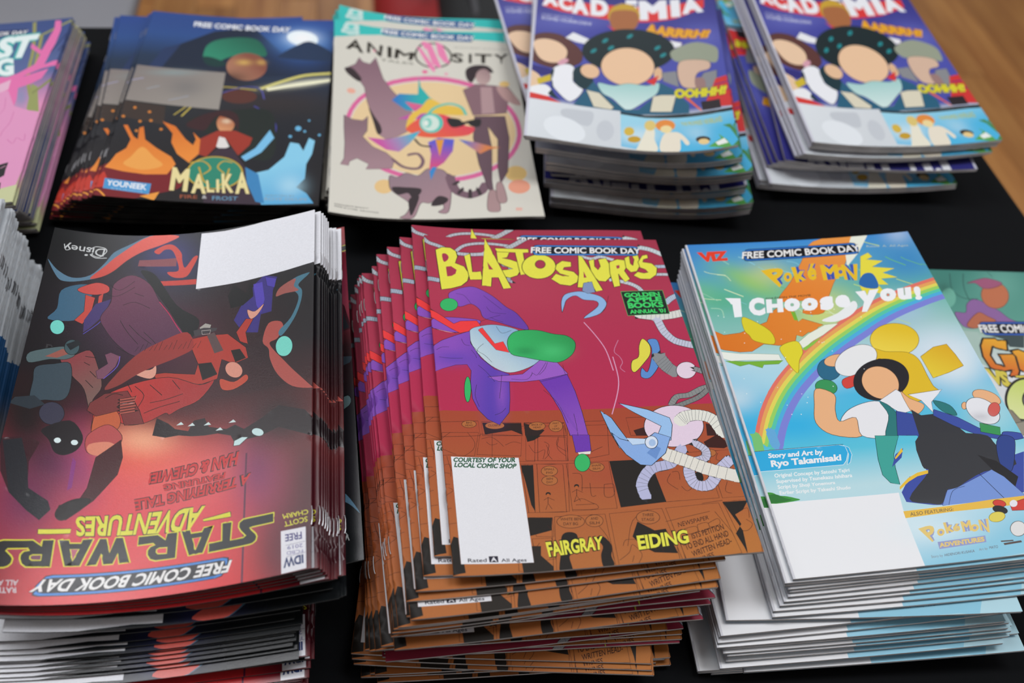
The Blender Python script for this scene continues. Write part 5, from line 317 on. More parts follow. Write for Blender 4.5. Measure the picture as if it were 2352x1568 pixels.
1334,811,1329,819,1314],1],["L","3a3034",2,[696,1065,743,987,828,968],1],["T","3a3a34","MARGUERITE BENNETT",[45,120,304,116,304,102,46,102],0.008],["T","3a3a34","RAFAEL DE LATORRE   ROB SCHWAGER",[46,95,382,72,382,57,46,76],0.008],["P","ecb8a8",[1463,120,1515,118,1508,80,1459,82],0]],"mha":[["V",[[0,"cfd8dc"],[50,"cfd8dc"],[60,"4a50a8"],[120,"4c52ac"],[200,"3c3c90"],[260,"2c2c78"]]],["B","6a70c4",[372,
1924,410,95,2,-160],0.6],["B","6a70c4",[1551,1691,184,-98,-16,-216],0.6],["B","3038a0",[911,1773,329,1,-4,-154],0.7],["P","dc3434",[89,2298,1598,2351,1587,2194,1322,2074,1054,2032,728,2036,260,2086,80,2153],0],["T","eceef2","A",[85,2399,197,2426,231,2176,72,2166],0.072,0],["T","eceef2","C",[219,2388,353,2408,370,2115,232,2121],0.072,0],["T","eceef2","A",[353,2394,508,2419,522,2086,357,2084],0.072,0],["T","eceef2","D",[536,
2412,705,2421,708,2087,536,2089],0.072,0],["T","eceef2","E",[874,2447,986,2456,983,2123,873,2127],0.072,0],["T","eceef2","M",[1000,2442,1261,2440,1256,2085,1001,2070],0.072,0],["T","eceef2","I",[1295,2434,1381,2427,1375,2101,1291,2106],0.072,0],["T","eceef2","A",[1394,2423,1563,2397,1582,2116,1391,2137],0.072,0],["T","eceef2","M",[211,2742,420,2796,451,2506,225,2447],0.072,0],["T","eceef2","Y",[449,
2803,623,2844,621,2518,465,2495],0.072,0],["T","eceef2","H",[739,2837,942,2861,947,2539,749,2515],0.072,0],["T","eceef2","E",[971,2863,1113,2862,1115,2541,968,2526],0.072,0],["T","eceef2","R",[1127,2861,1295,2836,1291,2505,1128,2526],0.072,0],["T","eceef2","O",[1308,2833,1483,2789,1475,2450,1305,2502],0.072,0],["T","b8bcd8","STORY AND ART BY",[78,2007,371,2006,372,1978,79,1974],0.008],["T","c8cce0","KOHEI HORIKOSHI",[79,
1958,543,1955,536,1899,81,1898],0.016],["T","b05a18","AARRRH!",[1053,2005,1617,1761,1585,1663,1033,1847],0.104],["T","e8a828","AARRRH!",[1053,2005,1617,1761,1585,1663,1033,1847],0.064],["P","c8a030",[1004,2151,980,2036,923,1948,848,1909,774,1928,720,2001,701,2113,723,2234,781,2331,859,2374,935,2350,988,2267],1],["P","a8683c",[744,2203,966,2231,971,1962,846,1843,726,1928],1],["P","dc3838",[686,1947,
819,1826,752,1841],0],["P","5c3430",[1,1540,96,1653,242,1663,350,1576,457,1401,432,1198,230,1072,50,1123,7,1237],1],["L","2a1a1a",0.4,[1,1540,96,1653,242,1663,350,1576,457,1401,432,1198,230,1072,50,1123,7,1237],2],["P","eccaa8",[18,1466,113,1552,245,1522,326,1391,291,1209,176,1154,72,1226],1],["L","4a3028",0.4,[18,1466,113,1552,245,1522,326,1391,291,1209,176,1154,72,1226],2],["P","2e2a78",[1,1088,179,
1058,207,970,133,928,7,946],0],["P","eceef0",[303,1615,375,1733,522,1646,496,1550,403,1564],0],["L","303070",0.4,[303,1615,375,1733,522,1646,496,1550,403,1564,303,1615],0],["P","eceef0",[1169,1640,1262,1695,1360,1639,1344,1581,1228,1548],0],["L","a03040",0.4,[1169,1640,1262,1695,1360,1639,1344,1581,1228,1548,1169,1640],0],["P","e8c8a4",[-14,989,82,939,112,806,15,738],1],["P","d0b830",[72,866,206,982,
209,877,88,777],0],["P","eef0f2",[4,712,137,790,201,715,191,622,81,617,7,645],1],["P","d83a34",[7,645,167,616,291,537,11,556],0],["P","eef0f4",[204,1065,317,1167,394,1116,384,901,472,787,363,579,238,724,197,851],1],["L","16282e",0.7,[204,1065,317,1167,394,1116,384,901,472,787,363,579,238,724,197,851],2],["P","123038",[194,991,217,1045,200,760,265,597,339,550,178,641,212,763],1],["P","14343c",[394,1116,
509,1194,560,946,535,803,435,822,383,947],1],["P","d8a0b0",[338,1243,336,1217,322,1186,299,1158,275,1140,254,1138,244,1151,246,1176,260,1207,282,1236,307,1254,328,1256],1],["P","102428",[1290,1516,1226,1341,1073,1215,868,1149,663,1159,513,1256,457,1426,513,1631,671,1811,888,1901,1100,1860,1246,1709],1],["P","1c8a90",[589,1490,587,1462,569,1429,548,1410,534,1416,537,1444,554,1477,576,1496],1],["P","1c8a90",[697,
1692,694,1663,677,1630,655,1612,641,1618,644,1647,661,1680,683,1699],1],["P","1c8a90",[748,1574,745,1546,728,1514,706,1496,693,1503,695,1531,713,1563,735,1581],1],["P","1c8a90",[1168,1608,1165,1581,1147,1553,1125,1540,1112,1550,1116,1577,1134,1605,1155,1618],1],["P","1c8a90",[1213,1481,1209,1454,1192,1428,1170,1416,1157,1425,1161,1452,1179,1479,1201,1491],1],["P","1c8a90",[927,1806,923,1777,905,1745,
883,1729,869,1737,872,1765,891,1798,913,1814],1],["P","edc6a0",[1099,1239,1057,1089,965,981,847,937,733,968,652,1070,626,1222,664,1385,758,1514,881,1565,999,1521,1079,1398],1],["L","4a3028",0.5,[1099,1239,1057,1089,965,981,847,937,733,968,652,1070,626,1222,664,1385,758,1514,881,1565,999,1521,1079,1398],2],["P","e8c09a",[612,1082,593,1028,557,995,513,990,473,1015,448,1064,445,1123,464,1178,500,1213,
545,1218,585,1192,610,1142],1],["L","4a3028",0.4,[612,1082,593,1028,557,995,513,990,473,1015,448,1064,445,1123,464,1178,500,1213,545,1218,585,1192,610,1142],2],["P","e0b890",[1163,1143,1156,1091,1140,1053,1121,1040,1103,1053,1091,1091,1089,1144,1096,1197,1112,1236,1131,1250,1149,1236,1161,1196],1],["P","a8d4d0",[598,933,736,917,863,973,1024,956,1126,1005,1106,846,1015,731,876,574,815,575,720,711,634,
781],1,["d0e8e4",877,607,862,939]],["L","2a4a50",0.5,[598,933,736,917,863,973,1024,956,1126,1005,1106,846,1015,731,876,574,815,575,720,711,634,781],2],["P","26607c",[560,946,634,781,731,669,827,566,937,582,1105,824,1138,1005,1231,910,1358,653,1349,526,994,513,776,482,388,542,460,716],0],["P","ded8c0",[497,793,609,776,730,581,705,543,559,553],0],["L","3a3a38",0.4,[497,793,609,776,730,581,705,543,559,
553,497,793],0],["P","ded8c0",[1067,790,1141,813,1261,807,1211,561,1032,559],0],["L","3a3a38",0.4,[1067,790,1141,813,1261,807,1211,561,1032,559,1067,790],0],["P","d83434",[1015,1024,1131,1121,1086,959],0],["P","98a08c",[1251,1497,1371,1600,1496,1613,1631,1481,1643,1331,1611,1228,1521,1289,1401,1301,1280,1347],1],["P","d8b8a0",[1316,1318,1428,1342,1556,1275,1558,1157,1461,1121,1428,992,1457,895,1328,
922,1291,1110],1],["L","3a3030",0.4,[1316,1318,1428,1342,1556,1275,1558,1157,1461,1121,1428,992,1457,895,1328,922,1291,1110],2],["P","8a8c90",[1158,1167,1283,1181,1292,927,1164,1027],0],["L","3a3a40",0.4,[1158,1167,1283,1181,1292,927,1164,1027,1158,1167],0],["P","8a8c90",[1507,1106,1613,1111,1593,871,1499,838,1437,945],0],["L","3a3a40",0.4,[1507,1106,1613,1111,1593,871,1499,838,1437,945,1507,1106],0],["P","9c7c78",[1431,
1037,1501,1017,1501,860,1432,879],1],["P","d23434",[1591,984,1729,1006,1729,528,1612,561,1470,608,1544,824],0],["L","3a2a80",1.2,[1584,897,1709,906],1],["L","3a2a80",1,[1599,803,1698,780],1],["P","e86830",[1308,791,1364,739,1444,572,1452,527],0],["P","2a2228",[1452,677,1599,673,1600,545,1454,548],0],["T","5a4a18","OOHHH!",[1248,891,1670,837,1650,738,1247,775],0.112],["T","dcd430","OOHHH!",[1248,891,
1670,837,1650,738,1247,775],0.072],["P","1a2226",[388,542,777,525,994,502,1232,517,1521,530,1685,519,1723,469,1572,482,1288,471,992,466,776,482],0],["T","7a8890","THE PROMISED NEVERLAND",[1325,513,1575,508,1573,496,1324,496],0.0],["P","4cb8e4",[779,493,992,466,1288,471,1572,482,1723,469,1739,-17,1529,-25,1087,-14,778,34],0,["9cd8ec",872,434,977,80]],["B","e0eef0",[923,193,187,15,-5,-141],0.7],["B","d8ecf0",[1385,
232,98,-20,-9,-118],0.4],["P","ece8d4",[912,52,972,240,1014,409,1056,288,1050,166,1066,8,904,-8],1],["P","ece4d0",[1088,10,1123,229,1194,270,1262,247,1322,121,1297,84,1257,167,1235,0],1],["P","e89040",[1226,361,1213,320,1183,291,1143,281,1104,291,1076,320,1067,360,1080,403,1111,434,1152,446,1191,434,1218,403],1],["P","e0c878",[1071,361,1063,324,1044,297,1020,285,997,293,981,318,976,353,984,391,1002,
419,1027,431,1050,423,1066,397],1],["P","f0dca0",[1197,311,1189,284,1171,265,1147,258,1125,265,1109,284,1104,310,1111,337,1129,357,1153,365,1176,357,1192,338],1],["P","d8b848",[890,260,883,229,867,204,846,192,826,197,811,217,807,247,813,279,829,304,850,316,871,311,885,290],1],["P","c8a030",[939,155,931,132,911,113,885,104,859,106,840,119,833,140,841,163,861,183,888,193,914,190,933,177],1],["P","3a2c20",[1483,
133,1474,113,1453,102,1426,102,1399,112,1380,131,1374,154,1383,175,1404,187,1432,188,1459,176,1478,156],1],["P","ecd090",[1473,106,1466,88,1450,77,1429,76,1409,85,1395,101,1391,122,1398,140,1414,152,1435,153,1455,144,1469,126],1],["P","5aa850",[1459,40,1564,130,1548,194,1604,97,1628,11,1678,-8,1595,-6],0],["P","4a8c50",[1590,301,1644,301,1696,178,1662,273,1724,365,1722,449,1736,159,1739,-17,1638,7,
1685,66,1638,243],0],["P","eef2ee",[1517,85,1585,123,1611,56,1535,41],0],["T","b8c060","THE PROMISED NEVERLAND",[1271,399,1589,424,1594,350,1280,357],0.024],["P","d4dade",[-19,549,388,537,784,537,775,30,394,-20,1,-9],0,["dfe5e9",26,493,627,118]],["P","c6ccd2",[304,454,461,474,558,456,510,254,306,347],1],["P","e6ecf0",[487,102,450,30,378,-6,292,3,213,54,162,136,153,226,190,300,262,337,351,328,431,274,
481,191],1],["P","c8ced4",[724,241,713,168,686,110,650,83,615,94,590,140,581,209,591,284,618,344,654,372,690,360,715,312],1],["P","cfd0dc",[0,0,22,0,22,2600,0,2600],0]],"pink":[["V",[[0,"b8b878"],[25,"c8a8a0"],[40,"e0a0c4"],[120,"e094bc"],[170,"5a6a9c"],[260,"3c5084"]]],["B","3c5088",[1564,2399,252,-58,48,-256],0.8],["B","8090b8",[1485,1320,68,-12,36,-182],0.8],["L","9a9a5c",3,[1349,2571,1439,2060,
1483,1607,1644,1059],1],["L","9a9a5c",3,[1703,2574,1579,2447,1459,2321,1361,2217],1],["L","9a9a5c",3,[1464,2295,1507,1775],1],["P","98a060",[1535,1514,1590,1462,1670,1092,1622,1063,1562,1150],0],["L","8a9058",3,[1571,1384,1624,1456,1709,1606],1],["L","223060",1.2,[1579,1940,1678,2299],1],["L","223060",1,[1658,2016,1713,2242],1],["P","e874b0",[1531,2574,1582,2563,1614,2389,1611,2144,1597,2029,1581,1805,
1684,1873,1695,1782,1570,1741,1470,1673,1432,1637,1630,1730,1600,1585,1524,1516,1432,1470,1455,1305,1453,1207,1296,1232,1205,1653,1376,1690,1498,1821,1514,1976,1405,2113,1403,2185,1512,2046,1541,2329,1551,2402],0],["P","e49ac4",[1071,1463,1361,1441,1453,1207,1577,1128,1670,1092,1689,485,1665,183,1592,103,1309,-35,958,1477],0],["P","e8b8d0",[1233,1522,1348,1609,1356,1462,1261,1396],0],["L","d070a8",0.5,
[1469,1128,1467,978,1436,874,1429,803],1],["L","d070a8",0.5,[1617,807,1624,718,1563,764,1545,697,1491,758],1],["L","d070a8",0.4,[1360,1340,1383,1180,1355,1108],1],["P","ccd0a0",[1292,42,1541,157,1674,190,1690,-48,1319,-80],0],["P","10131c",[620,2360,644,2352,1285,2343,1306,2350,1316,2403,1304,2456,1281,2464,613,2475,592,2467,595,2414],0],["P","24407c",[623,2365,647,2357,1280,2348,1302,2355,1311,2403,
1299,2451,1277,2459,618,2470,598,2462,600,2414],0],["P","1a2c5c",[626,2378,649,2370,1274,2360,1296,2368,1306,2403,1294,2438,1271,2446,628,2457,607,2449,605,2414],0],["T","1a2c5c","FREE COMIC BOOK DAY",[580,2446,1322,2434,1323,2371,597,2382],0.08],["T","f0f0ee","FREE COMIC BOOK DAY",[580,2446,1322,2434,1323,2371,597,2382],0.03],["T","3cb0ac","LOST",[727,2282,1440,2324,1426,1981,799,1992],0.106],["T","e8f6f4","LOST",[727,
2282,1440,2324,1426,1981,799,1992],0.056],["T","3cb0ac","KING",[817,1922,1300,1946,1353,1694,867,1719],0.106],["T","e8f6f4","KING",[817,1922,1300,1946,1353,1694,867,1719],0.056],["P","18181c",[1474,438,1560,466,1557,376,1560,311,1508,272],0],["L","e0a0c0",0.6,[1512,400,1547,427],1],["P","18181c",[1518,223,1551,234,1562,154,1534,143],0]],"green":[["V",[[0,"9aa090"],[80,"b8c4bc"],[150,"dfe3e6"],[190,
"a8c4b8"],[205,"5a9c8c"],[260,"3f8478"]]],["B","3c7c70",[185,2447,164,7,-70,-204],0.7],["B","6cac9c",[647,2466,207,8,-84,-219],0.7],["L","2c5a54",0.7,[378,2566,324,2385,328,2147],1],["L","2c5a54",0.7,[264,2561,222,2381,280,2289,396,2281],1],["L","2c5a54",0.6,[591,2589,612,2534],1],["P","6cb09c",[220,2287,193,2233,157,2194,122,2178,97,2191,89,2229,99,2282,125,2337,161,2378,197,2393,222,2380,230,2341],1],["B","2c5c50",[156,
2392,51,2,-19,-55],0.6],["P","8e649e",[154,2128,243,2131,286,2224,366,2279,457,2230,528,2154,578,2078,666,2005,296,2005,262,1966,173,1988],1],["L","3a2a44",0.4,[154,2128,243,2131,286,2224,366,2279,457,2230,528,2154,578,2078,666,2005,296,2005,262,1966,173,1988],2],["P","b86a4c",[207,2002,343,2134,408,2098,458,2049,335,2006,262,1966],1],["L","4a2018",0.4,[207,2002,343,2134,408,2098,458,2049,335,2006,
262,1966],2],["P","c0704c",[634,2265,577,2209,513,2184,461,2197,433,2245,437,2315,472,2389,530,2447,595,2473,649,2460,677,2410,671,2339],1],["L","4a2018",0.4,[634,2265,577,2209,513,2184,461,2197,433,2245,437,2315,472,2389,530,2447,595,2473,649,2460,677,2410,671,2339],2],["P","a05878",[369,2455,477,2501,565,2518,668,2467,564,2408,482,2405,441,2458],1],["L","3a2030",0.4,[369,2455,477,2501,565,2518,668,
2467,564,2408,482,2405,441,2458],2],["P","aac4ba",[155,1937,268,1929,238,1744,281,1509,175,1623],0],["B","e2e6e8",[128,1225,146,4,-61,-162],0.6],["P","10131c",[310,1905,333,1896,1029,1911,1056,1921,1090,1991,1100,2060,1079,2069,341,2038,316,2028,301,1966],0],["P","2a5cb8",[315,1911,338,1902,1027,1917,1053,1928,1085,1991,1093,2054,1072,2062,346,2032,320,2022,306,1966],0],["P","14161c",[322,1925,345,
1917,1026,1934,1052,1944,1079,1991,1082,2037,1060,2046,351,2017,326,2008,312,1966],0],["T","14161c","FREE COMIC BOOK DAY",[295,2002,1111,2033,1084,1950,292,1929],0.08],["T","f0f0ee","FREE COMIC BOOK DAY",[295,2002,1111,2033,1084,1950,292,1929],0.03],["P","3a4a4c",[351,1894,628,1909,576,1779,464,1787,454,1860],0],["P","e8a828",[284,1867,381,1870,393,1852,466,1855,435,1750,377,1760,329,1783,282,1697,
293,1615,351,1593,349,1687,340,1711,551,1717,414,1490,352,1500,394,1559,290,1533,233,1578,216,1683,237,1792],0,["d86a20",257,1567,362,1845]],["L","16140e",1.6,[284,1867,381,1870,393,1852,466,1855,435,1750,377,1760,329,1783,282,1697,293,1615,351,1593,349,1687,340,1711,551,1717,414,1490,352,1500,394,1559,290,1533,233,1578,216,1683,237,1792,284,1867],0],["P","e8a828",[450,1750,522,1765,561,1742,629,1768,
527,1516,451,1561,474,1691],0,["d86a20",432,1537,517,1753]],["L","16140e",1.6,[450,1750,522,1765,561,1742,629,1768,527,1516,451,1561,474,1691,450,1750],0],["T","16140e","UMBLE",[653,1769,1354,1791,1261,1554,572,1535],0.16],["T","e8a020","UMBLE",[653,1769,1354,1791,1261,1554,572,1535],0.08],["T","16140e","VS.",[188,1559,371,1523,342,1403,199,1438],0.124],["T","d8c84c","VS.",[188,1559,371,1523,342,1403,
199,1438],0.064],["T","16140e","THE",[399,1501,607,1507,583,1449,395,1444],0.124],["T","d8c84c","THE",[399,1501,607,1507,583,1449,395,1444],0.064],["P","c8d86c",[517,1290,460,1195,382,1126,304,1100,246,1123,222,1189,240,1283,296,1379,375,1451,456,1480,516,1455,538,1385],1,["e0e8a0",321,1143,442,1445]],["L","16140e",1.8,[517,1290,460,1195,382,1126,304,1100,246,1123,222,1189,240,1283,296,1379,375,1451,
456,1480,516,1455,538,1385],2],["P","dfe3e6",[471,1288,447,1246,416,1216,386,1204,366,1214,359,1244,369,1286,393,1328,424,1360,454,1372,475,1361,481,1330],1],["L","16140e",1.4,[471,1288,447,1246,416,1216,386,1204,366,1214,359,1244,369,1286,393,1328,424,1360,454,1372,475,1361,481,1330],2],["T","16140e","OON",[611,1473,1115,1486,965,1125,471,1114],0.176],["T","c8d86c","OON",[611,1473,1115,1486,965,1125,
471,1114],0.096],["P","8a8272",[201,1205,247,1184,291,1068,228,1066],0],["L","2a2824",0.6,[201,1205,247,1184,291,1068,228,1066,201,1205],0],["P","9a9484",[201,1066,299,1089,302,984,204,961],0],["L","2a2824",0.6,[201,1066,299,1089,302,984,204,961,201,1066],0]],"left":[["V",[[0,"23508a"],[60,"2c5f98"],[95,"8a9098"],[130,"1f5688"],[164,"2a5c90"],[165,"b9bfc6"],[260,"c4cad0"]]],["P","c9cfd4",[600,1620,
1680,1620,1680,2600,600,2600],0],["P","8a9aa4",[0,2000,600,2000,600,2600,0,2600],0],["B","8c8078",[1300,1050,500,0,0,160],0.8],["B","1c4a78",[900,1350,700,0,0,180],0.7],["P","3a2868",[300,1200,800,1000,900,1600,600,1650],0],["P","5ca0c0",[1200,200,1680,300,1680,700,1300,600],1]]}''')
PW, PH = 168.0, 260.0
GL = {}
def glyphs(txt, off):
    k = (txt, off)
    if k in GL: return GL[k]
    cu = bpy.data.curves.new('letters', 'FONT'); cu.body = txt; cu.resolution_u = 3; cu.fill_mode = 'NONE'
    o = bpy.data.objects.new('letters', cu); me = o.to_mesh()
    V = np.zeros(len(me.vertices)*3); me.vertices.foreach_get('co', V); V = V.reshape(-1, 3)[:, :2]
    nx = {}
    for e in me.edges: nx.setdefault(e.vertices[0], []).append(e.vertices[1])
    E = np.array([tuple(e.vertices) for e in me.edges])
    loops = []; seen = set()
    adj = {}
    for a, b in E: adj.setdefault(a, []).append(b); adj.setdefault(b, []).append(a)
    for a, b in E:
        if a in seen: continue
        lp = [a]; seen.add(a); p, c = a, b
        while c != a and c not in seen:
            lp.append(c); seen.add(c)
            nn = [q for q in adj[c] if q != p]
            if not nn: break
            p, c = c, nn[0]
        if len(lp) > 2: loops.append(V[lp])
    o.to_mesh_clear(); bpy.data.objects.remove(o); bpy.data.curves.remove(cu)
    if off and loops:
        sg = np.sign(max((np.sum(l[:, 0]*np.roll(l[:, 1], -1)-np.roll(l[:, 0], -1)*l[:, 1]) for l in loops), key=abs))
        res = []
        for l in loops:
            l = l[np.linalg.norm(l-np.roll(l, 1, 0), axis=1) > 1e-5]
            if len(l) < 3: continue
            e1 = l-np.roll(l, 1, 0); e2 = np.roll(l, -1, 0)-l
            n1 = np.stack([e1[:, 1], -e1[:, 0]], 1)*sg; n2 = np.stack([e2[:, 1], -e2[:, 0]], 1)*sg
            n1 /= np.linalg.norm(n1, axis=1, keepdims=True); n2 /= np.linalg.norm(n2, axis=1, keepdims=True)
            m_ = n1+n2; d = np.maximum((m_*n1).sum(1, keepdims=True), .55); res.append(l+m_/d*off)
        loops = res
    GL[k] = loops
    return loops
def catmull(P, closed, n=4):
    P = np.asarray(P); m = len(P); out = []
    rng = range(m if closed else m-1)
    for i in rng:
        g = (lambda j: P[j % m]) if closed else (lambda j: P[min(max(j, 0), m-1)])
        p0, p1, p2, p3 = g(i-1), g(i), g(i+1), g(i+2)
        for k in range(n):
            u = k/n
            out.append(.5*(2*p1+(p2-p0)*u+(2*p0-5*p1+4*p2-p3)*u*u+(3*p1-p0-3*p2+p3)*u**3))
    if not closed: out.append(P[-1])
    return np.array(out)
def stroke_sides(P, w, closed):
    d = np.gradient(P, axis=0) if not closed else (np.roll(P, -1, 0)-np.roll(P, 1, 0))
    n = np.stack([-d[:, 1], d[:, 0]], 1); n /= np.maximum(np.linalg.norm(n, axis=1, keepdims=True), 1e-6)
    return P+n*w/2, P-n*w/2
def prep(ops):
    """ops -> list of (kind, colour data, loops or polyline, constraint polylines)"""
    out = []
    for o in ops:
        if o[0] == 'V': out.append(('V', [(y, lin(h)) for y, h in o[1]])); continue
        if o[0] == 'B':
            a = np.array(o[2], float)/10; out.append(('B', lin(o[1]), a[:2], a[2:4], a[4:6], o[3])); continue
        if o[0] == 'P':
            P = np.array(o[2], float).reshape(-1, 2)/10
            if o[3]: P = catmull(P, True)
            g = None
            if len(o) > 4: q = np.array(o[4][1:], float)/10; g = (lin(o[4][0]), q[:2], q[2:])
            out.append(('P', lin(o[1]), [P], g, [(P, True)]))
        elif o[0] == 'L':
            P = np.array(o[3], float).reshape(-1, 2)/10; cl = o[4] == 2
            if o[4] == 0 and len(P) > 3 and abs(P[0]-P[-1]).max() < .06: P = P[:-1]; cl = True
            if o[4]: P = catmull(P, cl)
            a, b = stroke_sides(P, o[2], cl)
            cons = [(a, True), (b, True)] if cl else [(np.vstack([a, b[::-1]]), True)]
            out.append(('L', lin(o[1]), P, o[2], cl, cons))
        elif o[0] == 'T':
            lp = glyphs(o[2], o[4])
            if not lp: continue
            A = np.vstack(lp); x0, x1 = A[:, 0].min(), A[:, 0].max()
            q = np.array(o[3], float).reshape(4, 2)/10; tl, tr, br, bl = q; res = []; y0, y1 = (A[:, 1].min(), A[:, 1].max()) if len(o) > 5 else (0, .682)
            if len(o) > 5: g_ = o[5]; x0, x1, y0, y1 = x0+g_, x1-g_, y0+g_, y1-g_
            for l in lp:
                u = ((l[:, 0]-x0)/(x1-x0))[:, None]; v = ((l[:, 1]-y0)/(y1-y0))[:, None]
                res.append((bl*(1-u)+br*u)*(1-v)+(tl*(1-u)+tr*u)*v)
            out.append(('P', lin(o[1]), res, None, [(l, True) for l in res]))
    return out
def inside(loops, X, Y):
    w_ = np.zeros(len(X), int)
    for P in loops:
        x0, y0 = P.min(0); x1, y1 = P.max(0)
        m = np.nonzero((Y >= y0) & (Y <= y1) & (X <= x1))[0]
        if not len(m): continue
        x, y = X[m][:, None], Y[m][:, None]; A = P; B = np.roll(P, -1, 0)
        up = (A[:, 1] <= y) & (B[:, 1] > y); dn = (A[:, 1] > y) & (B[:, 1] <= y)
        cr = (B[:, 0]-A[:, 0])*(y-A[:, 1])-(x-A[:, 0])*(B[:, 1]-A[:, 1])
        w_[m] += (up & (cr > 0)).sum(1)-(dn & (cr < 0)).sum(1)
    return w_ != 0
def near(P, w, cl, X, Y):
    A = P; B = np.roll(P, -1, 0)
    if not cl: A, B = P[:-1], P[1:]
    ok = np.zeros(len(X), bool); D = B-A; LL = np.maximum((D**2).sum(1), 1e-9)
    for s in range(0, len(X), 4000):
        x = X[s:s+4000][:, None]; y = Y[s:s+4000][:, None]
        t = np.clip(((x-A[:, 0])*D[:, 0]+(y-A[:, 1])*D[:, 1])/LL, 0, 1)
        ok[s:s+4000] = (((x-A[:, 0]-t*D[:, 0])**2+(y-A[:, 1]-t*D[:, 1])**2).min(1)) <= (w/2*1.03)**2
    return ok
def paint(pr, CX, CY, KX, KY):
    """CX,CY centroids (n); KX,KY corner points (n,k). Returns colours (n,k,3)."""
    n, k = KX.shape; col = np.zeros((n, k, 3))
    for o in pr:
        if o[0] == 'V':
            ys = [s[0] for s in o[1]]; yy = KY.clip(0, PH)
            for c in range(3): col[:, :, c] = np.interp(yy, ys, [s[1][c] for s in o[1]])
        elif o[0] == 'B':
            M = np.linalg.inv(np.stack([o[3], o[4]], 1)+np.eye(2)*1e-6)
            dx, dy = KX-o[2][0], KY-o[2][1]; u = M[0, 0]*dx+M[0, 1]*dy; v = M[1, 0]*dx+M[1, 1]*dy
            a = (o[5]*np.exp(-(u*u+v*v)))[:, :, None]; col = col*(1-a)+o[1]*a
        elif o[0] == 'P':
            A = np.vstack(o[2]); x0, y0 = A.min(0); x1, y1 = A.max(0)
            m = np.nonzero((CX >= x0) & (CX <= x1) & (CY >= y0) & (CY <= y1))[0]
            if not len(m): continue
            m = m[inside(o[2], CX[m], CY[m])]
            if o[3]:
                c2, a, b = o[3]; d = b-a; t = np.clip(((KX[m]-a[0])*d[0]+(KY[m]-a[1])*d[1])/max((d**2).sum(), 1e-6), 0, 1)[:, :, None]
                col[m] = c2*(1-t)+o[1]*t
            else: col[m] = o[1]
        else:
            P, w_, cl = o[2], o[3], o[4]; x0, y0 = P.min(0)-w_; x1, y1 = P.max(0)+w_
            m = np.nonzero((CX >= x0) & (CX <= x1) & (CY >= y0) & (CY <= y1))[0]
            if not len(m): continue
            m = m[near(P, w_, cl, CX[m], CY[m])]; col[m] = o[1]
    return col
FOLD = 1.3
def clipseg(a, b):
    t0, t1 = 0., 1.; d = b-a
    for p, q in ((-d[0], a[0]), (d[0], PW-a[0]), (-d[1], a[1]), (d[1], PH-a[1])):
        if abs(p) < 1e-12:
            if q < 0: return None
        else:
            r = q/p
            if p < 0: t0 = max(t0, r)
            else: t1 = min(t1, r)
    if t0 >= t1: return None
    return a+d*t0, a+d*t1
TOPO = {}
